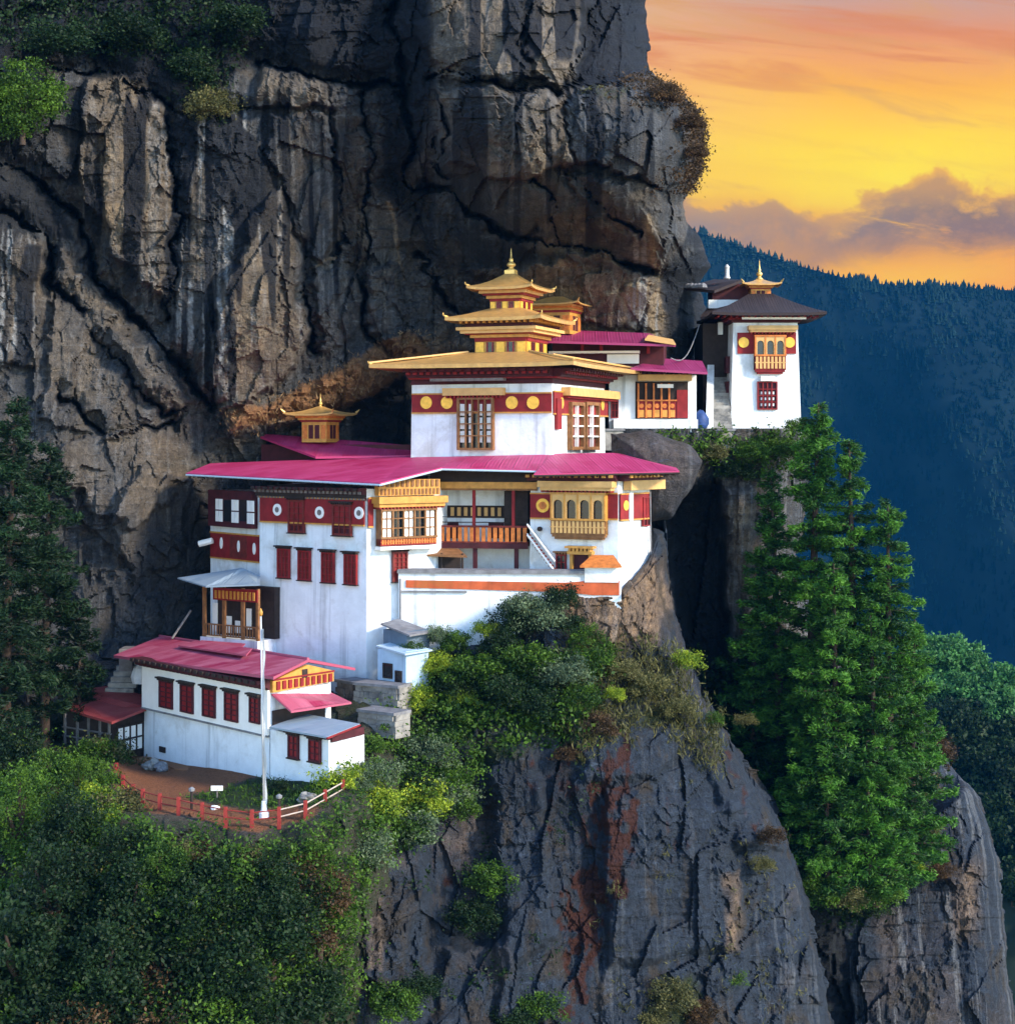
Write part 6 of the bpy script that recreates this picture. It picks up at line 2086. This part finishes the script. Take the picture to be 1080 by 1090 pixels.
x, y = pick(900, 180, 400, 815, 870, [(195, 848), (280, 830), (345, 842), (392, 822), (352, 858), (262, 864)], 2, 5)
scatter_leaves('lawn_grass', x, y, e_depth(x, y), .30, 10, .22, M['leaf_green'], 13, .02, .3, 'short green grass on the terrace behind the fence', 'grass', True)

slope_groups = {
    'a': ('leafy green bush in the thicket at the far left below the hut', 'bushes below the hut'),
    'b': ('green bush on the steep slope directly below the red fence', 'bushes below the fence'),
    'c': ('dark green bush in the shadow at the lower left corner', 'bushes in the lower left corner'),
    'd': ('bush at the cliff lip between the fence end and the rock spur', 'bushes along the cliff lip'),
}
rs = random.Random(4)
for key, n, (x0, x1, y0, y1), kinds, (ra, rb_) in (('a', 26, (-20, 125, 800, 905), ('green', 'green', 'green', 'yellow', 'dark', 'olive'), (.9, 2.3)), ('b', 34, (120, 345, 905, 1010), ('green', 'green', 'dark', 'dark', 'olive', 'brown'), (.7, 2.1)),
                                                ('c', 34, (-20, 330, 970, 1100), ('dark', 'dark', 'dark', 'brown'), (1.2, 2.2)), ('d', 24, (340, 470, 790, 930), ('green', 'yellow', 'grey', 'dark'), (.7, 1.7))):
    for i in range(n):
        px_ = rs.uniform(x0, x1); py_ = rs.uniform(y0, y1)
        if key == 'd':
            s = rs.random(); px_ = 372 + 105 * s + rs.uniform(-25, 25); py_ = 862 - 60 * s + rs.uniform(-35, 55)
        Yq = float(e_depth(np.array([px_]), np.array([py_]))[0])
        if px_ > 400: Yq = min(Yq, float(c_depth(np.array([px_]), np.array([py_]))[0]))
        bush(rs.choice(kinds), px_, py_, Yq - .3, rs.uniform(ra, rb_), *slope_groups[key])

# --- bushes on top of the spur, named one by one
for kind, px_, py_, Y, r, lab in (
        ('yellow', 466, 706, 97.2, 1.15, 'yellow-green bush just right of the blue-roofed shed'),
        ('yellow', 519, 668, 98.4, .95, 'small bright yellow-green bush against the white courtyard wall'),
        ('yellow', 447, 742, 96.2, 1.25, 'yellow-green bush below the two sheds'),
        ('yellow', 492, 742, 96.0, .9, 'low yellow-green bush at the centre of the ledge above bare rock'),
        ('green', 484, 682, 98.3, 1.1, 'mid green bush under the left half of the courtyard wall'),
        ('grey', 466, 676, 98.6, 1.0, 'grey-green bush touching the foot of the courtyard wall near the grey shed'),
        ('green', 506, 712, 96.6, 1.7, 'big round green bush in the middle of the ledge thicket'),
        ('dark', 548, 660, 98.3, 1.5, 'dark green bush covering the courtyard wall below the orange band'),
        ('grey', 576, 652, 98.2, 1.7, 'tall grey-green bush reaching up to the orange band'),
        ('dark', 606, 662, 98.0, 1.1, 'dark bush at the right end of the courtyard wall'),
        ('green', 560, 700, 96.6, 1.8, 'wide green bush below the tall grey-green bush'),
        ('grey', 598, 712, 96.2, 1.7, 'broad grey-green bush above the reddish cliff streak'),
        ('green', 630, 700, 97.0, 1.3, 'green bush left of the bare tan earth'),
        ('dark', 540, 735, 95.4, 1.7, 'dark bush overhanging the cliff in the middle of the spur'),
        ('dark', 580, 748, 95.0, 1.6, 'dark green bush hanging lowest over the spur face'),
        ('green', 616, 742, 95.4, 1.4, 'green bush at the right of the hanging thicket'),
        ('green', 646, 688, 98.0, .8, 'small green bush on the bare tan earth'),
        ('yellow', 655, 738, 96.0, .7, 'little yellow-green bush among dry grass'),
        ('yellow', 730, 702, 99.6, 1.0, 'yellow-green bush at the right edge of the spur, below the wing'),
        ('olive', 690, 728, 97.4, 1.3, 'dry olive bush on the spur shoulder'),
        ('olive', 660, 712, 97.4, 1.1, 'dry olive bush beneath the tan earth slope'),
        ('brown', 640, 772, 95.0, 1.2, 'brown dead bush hanging above the red streaks'),
        ('brown', 606, 800, 94.2, .9, 'small brown bush stuck to the spur face'),
        ('olive', 720, 752, 97.5, 1.0, 'dry olive bush right of the spur shoulder'),
        ('olive', 792, 765, 110, .8, 'small olive bush at the rim of the dark gully'),
        ('green', 760, 765, 99.5, .6, 'small green plant on the right edge of the spur'),
        ('brown', 822, 888, 97.2, .9, 'brown dry shrub halfway down the spur right edge'),
        ('olive', 812, 920, 97, .7, 'olive tuft below the brown shrub on the spur edge'),
        ('green', 525, 935, 90.5, 1.5, 'green bush clinging to the cleft in the rock face'),
        ('dark', 505, 975, 89.5, 1.5, 'dark bush lower in the cleft of the rock face'),
        ('green', 420, 1065, 84, 1.5, 'green bush at the bottom edge left of the spur foot'),
        ('dark', 445, 1050, 85, 1.1, 'dark bush beside the green one at the spur foot'),
        ('green', 575, 1070, 89, 1.4, 'green bush at the bottom centre of the rock face'),
        ('dark', 545, 1085, 88, 1.3, 'dark bush at the bottom edge next to the centre green bush'),
        ('olive', 715, 1060, 91, 1.4, 'dry olive bush at the bottom of the spur'),
        ('brown', 745, 1078, 92, 1.1, 'brown bush at the bottom of the spur'),
        ('green', 778, 1040, 94.5, .9, 'thin green bush low on the right of the spur'),
        ('olive', 690, 1085, 90.5, 1.0, 'olive bush at the bottom edge under the dry bushes'),
        ('brown', 710, 98, 107, 1.3, 'brown dry bush on top of the overhanging rock nose'),
        ('brown', 735, 128, 108.5, 1.1, 'rust brown bush down the right side of the rock nose'),
        ('olive', 640, 104, 107, 1.3, 'mossy olive bush on the ledge left of the rock nose'),
        ('brown', 742, 160, 109.5, .8, 'small brown bush lowest on the rock nose'),
        ('olive', 222, 110, 108.5, 1.9, 'hanging olive bush high on the left cliff'),
        ('dark', 205, 70, 108.5, 1.8, 'dark bush above the hanging olive bush on the cliff'),
        ('dark', 140, 30, 107, 2.2, 'dark bush at the very top of the cliff'),
        ('dark', 250, 20, 108.5, 2.0, 'dark shrub growing from the wet band at the top of the cliff'),
        ('dark', 62, 40, 104, 2.0, 'dark shrub above the leafy tree at the upper left'),
        ('green', 838, 478, 118.6, 1.3, 'bright green bush under the tower at the terrace end'),
        ('green', 800, 480, 118, 1.2, 'green bush below the terrace wall left of the tall conifers'),
        ('olive', 760, 480, 117.6, 1.0, 'olive shrub growing from the terrace wall'),
        ('olive', 718, 474, 117, .7, 'little olive shrub at the left end of the terrace wall'),
        ('dark', 785, 500, 118.5, 1.4, 'dark shrub under the terrace on the rock face'),
        ('green', 846, 452, 122.5, .9, 'sapling bush in front of the tower corner'),
        ('brown', 990, 795, 119.5, 1.7, 'brown shrub crowning the rock buttress'),
        ('olive', 978, 835, 117.5, 1.4, 'dry olive shrub on the left flank of the buttress'),
        ('olive', 985, 880, 116, 1.2, 'olive shrub lower on the buttress flank'),
        ('green', 955, 930, 114.5, 1.4, 'green bush at the foot of the tallest conifers'),
        ('yellow', 915, 940, 113.5, 1.0, 'yellow-green shrub on the buttress ledge'),
        ('olive', 885, 955, 113.3, 1.0, 'olive shrub at the mouth of the gully'),
        ('dark', 930, 965, 113.3, 1.2, 'dark shrub on the buttress below the conifers'),
        ('brown', 1000, 925, 114.8, 1.0, 'brown shrub on the middle of the buttress'),
        ('green', 396, 792, 90.5, .9, 'green bush at the corner of the white annex'),
        ('green', 388, 830, 87.5, 1.1, 'green bush in front of the annex end wall'),
        ('green', 440, 690, 97.6, .9, 'green bush squeezed between the sheds and the thicket'),
        ('dark', 530, 684, 97.6, 1.4, 'dark bush at the wall foot beside the small bright yellow-green bush'),
        ('grey', 556, 642, 98.6, 1.2, 'grey-green bush against the middle of the orange band'),
        ('dark', 596, 634, 98.6, 1.3, 'dark twiggy bush rising in front of the orange band'),
        ('green', 622, 676, 97.8, 1.0, 'green bush at the foot of the wall pier'),
        ('dark', 490, 728, 96.2, 1.3, 'dark bush between the yellow-green bushes of the ledge'),
        ('dark', 300, 838, 87, .7, 'low dark bush against the annex front wall'),
        ('dark', 318, 846, 86, .6, 'smallest dark bush on the lawn beside the annex')):
    bush(kind, px_, py_, Y, r, lab)
x, y = pick(1500, 590, 770, 670, 830, [(595, 690), (640, 690), (715, 690), (745, 745), (790, 800), (760, 815), (690, 770), (620, 800), (600, 760)], 5, 16)
scatter_leaves('dry_grass', x, y, c_depth(x, y), .42, 12, .3, M['leaf_olive'], 14, .12, .2, 'dry grass on the shoulder of the rock spur', 'grass', True)
x, y = pick(520, 430, 640, 690, 800, [(430, 715), (520, 690), (640, 690), (620, 780), (540, 790), (470, 770)], 15, 16)
scatter_leaves('ledge_undergrowth', x, y, c_depth(x, y), .3, 30, .5, M['leaf_green'], 24, .3, .5, 'low green undergrowth between the bushes on the spur ledge')
x, y = pick(800, 230, 480, 340, 470, [(238, 440), (300, 420), (380, 378), (440, 352), (462, 362), (400, 412), (300, 450), (240, 462)], 6, 8)
scatter_leaves('ledge_grass', x, y, a_depth(x, y), .34, 7, .3, M['dry_blade'], 15, .12, .2, 'rusty dry grass on the slanting cliff ledge behind the roofs', 'grass', True)
x, y = pick(900, -20, 290, -40, 150, [(-20, -40), (280, -40), (255, 60), (230, 130), (205, 120), (180, 60), (90, 62), (-20, 50)], 7, 12)
scatter_leaves('cliff_plants', x, y, a_depth(x, y), .3, 16, .45, M['leaf_dark'], 16, .2, .4, 'small dark plants rooted in the wet band at the top of the cliff', 'plants')
rgn = np.random.default_rng(77)
y = rgn.uniform(80, 205, 900)
ex_ = np.interp(y, [e[1] for e in A_EDGE], [e[0] for e in A_EDGE])
off_ = rgn.exponential(7, 900) * np.where(y < 115, 2.2, 1)
x = ex_ - off_
dq = np.clip(1 - off_ / 55, 0, 1)
scatter_leaves('nose_scrub', x, y, a_depth(x, y) + 9 * (1 - np.sqrt(np.clip(1 - dq * dq, 0, 1))), .2, 14, .28, M['leaf_brown'], 19, .1, .4, 'brown scrub clothing the right rim of the overhanging rock nose', 'scrub')
x, y = pick(1500, 690, 1010, 690, 1010, [(720, 700), (800, 690), (900, 720), (985, 800), (975, 900), (900, 985), (850, 900), (790, 800)], 8, 12)
scatter_leaves('gully_undergrowth', x, y, b_depth(x, y), .38, 26, .7, M['leaf_dark'], 17, .5, .5, 'dark undergrowth filling the gully behind the spur')
x, y = pick(400, 640, 870, 455, 510, [(690, 462), (860, 455), (862, 500), (790, 505), (700, 480)], 9, 8)
scatter_leaves('terrace_plants', x, y, b_depth(x, y), .28, 16, .4, M['leaf_green'], 18, .4, .5, 'green plants hanging under the terrace wall', 'plants')


# --- conifers
def pine_mesh(seed, H, Rr, mat, whorl=1.0, per_m=66, tuft=0.40, bare=0.05, dens=1.0, shape=0.8):
    rg = np.random.default_rng(seed)
    segs = []
    bend = rg.uniform(-.4, .4, 2)
    nz = 12
    ax = lambda z: np.array([bend[0] * (z / H) ** 2 * 1.5, bend[1] * (z / H) ** 2 * 1.5, z])
    for i in range(nz):
        z0, z1 = H * i / nz, H * (i + 1) / nz
        r = lambda z: 0.42 * (1 - z / H) ** 0.8 * H / 26 + 0.03
        segs.append((ax(z0), ax(z1), r(z0), r(z1)))
    C, D, T = [], [], []
    z = bare * H
    while z < H * 0.985:
        fr = z / H
        prof = (1 - fr) ** shape * min(1.0, 0.45 + 1.6 * fr / max(.05, .35))
        nb = rg.integers(4, 7)
        a0 = rg.uniform(0, 6.28)
        for b in range(nb):
            az = a0 + 6.28 * b / nb + rg.uniform(-.4, .4)
            L = Rr * prof * rg.uniform(.4, 1.3) + .3
            dv = np.array([np.cos(az), np.sin(az), 0]); sv = np.array([-np.sin(az), np.cos(az), 0])
            rise = rg.uniform(-.02, .30); droop = rg.uniform(.15, .50)
            zz = z + rg.uniform(-.6, .6)
            f = lambda s: ax(min(zz, H)) + dv * L * s + np.array([0, 0, L * (rise * s - droop * s * s + .18 * s ** 4)])
            segs.append((f(0), f(.5), .05 + .012 * L, .04)); segs.append((f(.5), f(.95), .04, .015))
            k = max(6, int(L * per_m * dens))
            s = rg.uniform(.12, 1.0, k) ** .8
            lat = rg.uniform(-1, 1, k) * (.27 * L * (1.08 - s) + .16)
            pos = np.stack([f(q) for q in s]) + sv * lat[:, None] + np.stack([rg.normal(0, .05, k), rg.normal(0, .05, k), rg.normal(0.0, .13, k) - .16 * np.abs(lat)], 1)
            C.append(pos)
            D.append(dv * .8 + sv * (np.sign(lat) * .75)[:, None] + np.array([0, 0, .1]))
            bt_ = np.clip(rg.normal(.36, .24), 0, 1)
            T.append(np.clip(bt_ + .35 * (s - .5) + rg.normal(0, .14, k), 0, 1))
        z += whorl * rg.uniform(.7, 1.3) * (0.55 + 0.6 * (1 - fr))
    C = np.concatenate(C); D = np.concatenate(D); T = np.concatenate(T)
    V1, F1_ = leaf_quads(C, tuft, rg, 1.1, .26, D)
    V2, F2_ = leaf_quads(C + rg.normal(0, .1, C.shape), tuft * .8, rg, .2, .22, D)
    V = np.concatenate([V1, V2]); Fq = np.concatenate([F1_, F2_ + len(V1)])
    o = npmesh('crown', V, Fq, mat, None, dict(tint=np.concatenate([T, T])), smooth=False)
    tv, tf = np_tubes(segs, 6)
    o2 = npmesh('trunk', tv, tf, M['bark'], None, None, smooth=True)
    m1, m2 = o.data, o2.data
    bpy.data.objects.remove(o); bpy.data.objects.remove(o2)
    return m1, m2


def pine(px_, ybase, ytop, Y, Rr, mat, seed, label, group=None, name='pine_tree', **kw):
    b = P(px_, ybase, Y)
    H = P(px_, ytop, Y).z - b.z
    c, t_ = pine_mesh(seed, H, Rr, mat, **kw)
    r = thing(name, b, label, 'tree', group)
    for nm, me in (('crown', c), ('trunk', t_)):
        o = bpy.data.objects.new(nm, me); COL.objects.link(o); o.parent = r
    return r


for px_, yb, yt, Y, Rr, sd_, lab in (
        (862, 935, 428, 116.5, 4.9, 31, 'tallest conifer, its tip touching the tower base'),
        (910, 945, 468, 114.5, 4.7, 32, 'tall conifer with its tip just right of the tallest one'),
        (946, 945, 535, 113.5, 4.0, 33, 'conifer standing rightmost on the buttress ledge against the blue mountain'),
        (830, 860, 505, 117.0, 3.3, 34, 'slim conifer nearest the dark rock face under the terrace'),
        (890, 965, 600, 111.0, 4.2, 35, 'middle conifer in front of the tall pair'),
        (932, 965, 655, 111.0, 3.6, 36, 'shorter conifer in front, to the right over the buttress'),
        (862, 950, 700, 111.5, 2.6, 37, 'small dark conifer low in the gully mouth')):
    pine(px_, yb, yt, Y, Rr, M['needle'], sd_, lab, 'conifers on the right buttress', shape=.62)
for px_, yb, yt, Y, Rr, sd_, lab in (
        (6, 815, 425, 96.5, 3.6, 41, 'tall dark pine at the left edge with bare lower trunk'),
        (48, 800, 470, 99.5, 3.2, 42, 'dark pine second from the left edge'),
        (84, 790, 640, 100.5, 2.0, 43, 'small dark pine between the tall pines and the timber hut'),
        (-30, 850, 500, 92.5, 3.2, 44, 'dark pine cut by the left edge, nearest of the pines')):
    pine(px_, yb, yt, Y, Rr, M['needle_dark'], sd_, lab, 'dark pines by the hut', shape=.6, bare=.16, dens=1.0)


# --- broadleaf trees
def crown_mesh(seed, R3, mat, nclump=110, per=110, leaf=.19, lift=1.5):
    rg = np.random.default_rng(seed)
    d = rg.normal(size=(nclump, 3)); d /= np.linalg.norm(d, axis=1, keepdims=True)
    cc = d * (rg.uniform(.1, 1, nclump) ** .5)[:, None] * np.array(R3)
    cr = rg.uniform(.16, .30, nclump) * min(R3)
    P_ = (cc[:, None] + rg.normal(size=(nclump, per, 3)) * cr[:, None, None] * np.array([.7, .7, .5])).reshape(-1, 3)
    tn = np.clip(np.repeat(rg.normal(.45, .22, nclump), per) + rg.normal(0, .15, nclump * per), 0, 1)
    V, Fq = leaf_quads(P_, leaf, rg, .5)
    V[:, 2] += R3[2] * lift
    o = npmesh('crown', V, Fq, mat, None, dict(tint=tn), smooth=False)
    segs = [((0, 0, -.8), (0, 0, R3[2] * lift * .6), .22 * min(R3) * .3 + .08, .12)]
    for i in range(9):
        c = cc[i] * .8 + np.array([0, 0, R3[2] * lift])
        segs.append(((0, 0, R3[2] * (.3 + .03 * i) * lift), tuple(c), .08, .03))
    tv, tf = np_tubes(segs)
    o2 = npmesh('trunk', tv, tf, M['bark'])
    m1, m2 = o.data, o2.data
    bpy.data.objects.remove(o); bpy.data.objects.remove(o2)
    return m1, m2


def broadleaf(px_, py_, Y, R3, mat, seed, label, group=None, me=None, name='broadleaf_tree', sc=1.0, **kw):
    c, t_ = me or crown_mesh(seed, R3, mat, **kw)
    r = thing(name, P(px_, py_, Y), label, 'tree', group)
    r.scale = (sc, sc, sc)
    r.rotation_euler = (0, 0, seed * 1.3)
    for nm, m_ in (('crown', c), ('trunk', t_)):
        o = bpy.data.objects.new(nm, m_); COL.objects.link(o); o.parent = r
    return r


broadleaf(24, 140, 102.8, (2.5, 1.7, 2.3), M['leaf_green'], 51, 'leafy green tree growing out of the cliff at the upper left', lift=.85)

# --- lower wooded ridge at the right, in front of the mountain
def h_depth(px, py):
    return 330 - 0.10 * (py - 700) + 8 * fbm(px / 60, py / 60, 4, 91)


hx = [(300, 800), (700, 735), (850, 700), (920, 697), (1000, 712), (1040, 722), (1080, 742), (1200, 790), (1500, 850)]


def ridge():
    x = np.linspace(300, 1500, 220); t_ = np.linspace(0, 1, 60)
    top = np.interp(x, [q[0] for q in hx], [q[1] for q in hx]) + 5 * fbm(x / 40, x * 0, 4, 92)
    px, T = np.meshgrid(x, t_)
    py = top[None] + (1250 - top[None]) * T
    Y = h_depth(px, py)
    px = np.concatenate([px[:1], px]); py = np.concatenate([py[:1], py]); Y = np.concatenate([Y[:1] + 60, Y])
    V = np.stack([(px - 540) / F * Y, Y, (HY - py) / F * Y], -1)
    V[0, :, 2] = V[1, :, 2] - 14
    V[0, :, 0] = V[1, :, 0]
    ny, nx = px.shape
    i = np.arange(ny * nx).reshape(ny, nx)
    Fq = np.stack([i[1:, :-1], i[1:, 1:], i[:-1, 1:], i[:-1, :-1]], -1).reshape(-1, 4)
    tag(npmesh('lower_hill', V.reshape(-1, 3), Fq, M['valley']), kind='structure')


ridge()
hm = [crown_mesh(60 + i, (4.6, 4.6, 3.6), M['leaf_ridge'], 110, 60, .8) for i in range(3)]
hd = [crown_mesh(70 + i, (4.6, 4.6, 4.0), M['leaf_dark'], 110, 60, .8) for i in range(3)]
k_ = 0
for row, (dy, lab, grp, ms) in enumerate(((8, 'bright green tree on the crest of the wooded ridge at the right edge', 'trees on the ridge crest', hm), (34, 'bright green tree just below the crest of the wooded ridge', 'trees below the ridge crest', hm),
                                         (70, 'dark tree on the lower flank of the wooded ridge', 'dark trees on the ridge flank', hd), (112, 'dark tree in the deep shade between ridge and buttress', 'trees in the valley shade', hd), (160, 'dark tree low in the valley mist behind the buttress', 'trees low behind the buttress', hd), (212, 'dark tree lowest in the valley at the right edge', 'trees at the valley bottom', hd))):
    for i in range(8):
        px_ = 985 + i * 26 + (row % 2) * 12 + rs.uniform(-7, 7)
        top = np.interp(px_, [q[0] for q in hx], [q[1] for q in hx])
        py_ = top + dy + rs.uniform(-5, 5)
        Yq = float(h_depth(np.array([px_]), np.array([py_]))[0]) - 1
        broadleaf(px_, py_ + 14, Yq, None, None, k_, lab, grp, ms[k_ % 3], sc=rs.uniform(.8, 1.25))
        k_ += 1

# more of the conifer stand: younger trees between the tall ones, and the growth at their feet
for px_, yb, yt, Y, Rr, sd_, lab in (
        (800, 800, 610, 117.5, 2.6, 46, 'small conifer leftmost of the stand, close to the rock'),
        (970, 930, 660, 114.5, 3.0, 47, 'young conifer rightmost of the stand, low over the buttress'),
        (880, 955, 760, 109.8, 2.8, 48, 'bushy young conifer in front at the foot of the stand'),
        (925, 958, 790, 109.8, 2.6, 49, 'lowest young conifer at the front right of the stand')):
    pine(px_, yb, yt, Y, Rr, M['needle'], sd_, lab, 'conifers on the right buttress', shape=.62)
for kind, px_, py_, Y, r, lab in (
        ('green', 872, 945, 108.9, 1.6, 'green shrub hiding the trunks at the foot of the conifer stand'),
        ('olive', 902, 952, 109.0, 1.5, 'olive shrub under the front conifers'),
        ('green', 938, 948, 109.4, 1.5, 'green shrub right of the olive shrub under the front conifers'),
        ('dark', 850, 915, 110.2, 1.6, 'dark shrub in the gully left of the conifer feet'),
        ('yellow', 968, 925, 112.8, 1.0, 'yellow-green shrub right of the conifer feet')):
    bush(kind, px_, py_, Y, r, lab)

# earth bank along the foot of the lower house and odds and ends on the terrace
bank = MB()
for i in range(10):
    s0, s1 = i / 10, (i + 1) / 10
    a, c = Fl1.L * (.02 + .74 * s0), Fl1.L * (.02 + .74 * s1)
    za = Fl1.uz(153 + 134 * (.02 + .74 * s0), 806 + 23 * s0)[1]; zb2_ = Fl1.uz(153 + 134 * (.02 + .74 * s1), 806 + 23 * s1)[1]
    da, db = .75 + .2 * math.sin(3 * i), .75 + .2 * math.sin(3 * i + 3)
    bank.box8([Fl1.pt(a, za - 1.6, da + .5), Fl1.pt(c, zb2_ - 1.6, db + .5), Fl1.pt(c, zb2_ - 1.6, -.1), Fl1.pt(a, za - 1.6, -.1)],
              [Fl1.pt(a, za, da), Fl1.pt(c, zb2_, db), Fl1.pt(c, zb2_ + .05, -.1), Fl1.pt(a, za + .05, -.1)])
tag(bank.build('earth_bank', M['earth']), kind='structure')


def stone(px_, py_, Y, r, mat, label, seed):
    rg = np.random.default_rng(seed)
    n, m_ = 22, 12
    th = np.linspace(0, np.pi, m_)[:, None]; ph = np.linspace(0, 2 * np.pi, n, endpoint=False)[None]
    D = np.stack([np.sin(th) * np.cos(ph), np.sin(th) * np.sin(ph), np.cos(th) * .7 + 0 * ph], -1)
    k = 1 + .35 * facet(D[..., 0] * 1.6 + 5 * seed, D[..., 2] * 1.6 + D[..., 1], seed)[0]
    V = (D * k[..., None] * r).reshape(-1, 3) + np.array(P(px_, py_, Y))
    i = np.arange(n * m_).reshape(m_, n)
    Fq = np.stack([i[:-1], i[1:], np.roll(i[1:], -1, 1), np.roll(i[:-1], -1, 1)], -1).reshape(-1, 4)
    return tag(npmesh('stone', V, Fq, mat, smooth=False), label, 'stone')


stone(328, 852, 84.6, .55, M['stone_wall'], 'grey boulder on the lawn inside the pale-railed part of the fence', 3)
stone(162, 815, 95.6, .5, M['stone_wall'], 'grey stone at the left end of the earth bank', 5)
stone(172, 817, 95.0, .4, M['coping'], 'darker stone lying beside the grey stone at the earth bank', 6)
stone(228, 862, 85.0, .28, M['white_trim'], 'small whitewashed stone on the terrace left of the flagpole', 8)
sg2 = thing('sign_board', P(231, 848, 87), 'small pale board on a post in the lawn left of the flagpole', 'sign')
p = P(231, 849, 87)
MB().tube(p, p + Vector((0, 0, .5)), .04).build('post', M['grey_wood'], sg2)
MB().box(p.x - .3, p.x + .3, p.y - .06, p.y - .02, p.z + .35, p.z + .6).build('board', M['white_trim'], sg2)
for k, (x_, y_, Y_) in enumerate(((204, 866, 84.6), (297, 874, 83.0))):
    p = P(x_, y_, Y_)
    lp = thing('path_light', p, ('dark garden post standing behind the fence midway', 'dark garden post at the foot of the flagpole')[k], 'post')
    MB().tube(p + Vector((0, 0, -.2)), p + Vector((0, 0, 1.1)), .07).build('post', M['dark_wood'], lp)
    MB().lathe(p + Vector((0, 0, 1.1)), [(.14, 0), (.16, .12), (.05, .2)], 8).build('cap', M['coping'], lp)

x, y = pick(420, 420, 860, 760, 1120, [(430, 830), (560, 790), (640, 800), (660, 860), (600, 1000), (560, 1120), (430, 1120)], 31, 30)
k = fbm(x / 26, y / 40, 4, 33) > 0.08
x, y = x[k], y[k]
scatter_leaves('hanging_plants', x, y, c_depth(x, y), .22, 26, .4, M['leaf_dark'], 34, .15, .5, 'dark hanging plants dotted over the left half of the spur face', 'plants')
x, y = pick(700, 560, 860, 760, 1120, [(620, 780), (720, 770), (840, 920), (860, 1120), (640, 1120)], 35, 20)
k = fbm(x / 22, y / 50, 4, 36) > 0.22
x, y = x[k], y[k]
scatter_leaves('crevice_grass', x, y, c_depth(x, y), .3, 10, .25, M['leaf_olive'], 37, .1, .2, 'dry grass tufts in the crevices of the spur face', 'grass', True)

# small trees standing up out of the thicket on the slope
sm = [crown_mesh(90 + i, (1.0, 1.0, 1.15), M['leaf_green' if i < 2 else 'leaf_dark'], 64, 95, .085 + .015 * i, lift=1.25) for i in range(4)]
for i, (px_, py_, sc_) in enumerate(((14, 838, 1.7), (58, 862, 1.5), (84, 846, 1.1), (20, 905, 1.9), (78, 915, 1.6), (128, 925, 1.1), (178, 958, 1.3), (235, 968, 1.3), (292, 955, 1.2), (335, 935, 1.0), (60, 985, 1.8), (140, 990, 1.6), (215, 1005, 1.7), (290, 1000, 1.4), (340, 985, 1.2), (20, 1060, 1.9), (110, 1065, 1.7), (250, 1070, 1.6))):
    Yq = float(e_depth(np.array([float(px_)]), np.array([float(py_)]))[0]) - .4
    up_ = py_ < 960
    broadleaf(px_, py_ + 18, Yq, None, None, i, 'small leafy tree rising out of the thicket below the terrace' if up_ else 'small dark tree in the shady lower part of the thicket', 'small trees in the upper thicket' if up_ else 'small trees in the lower thicket', sm[rs.choice((0, 1, 2)) if up_ else rs.choice((2, 3, 3, 1))], name='small_tree', sc=sc_)
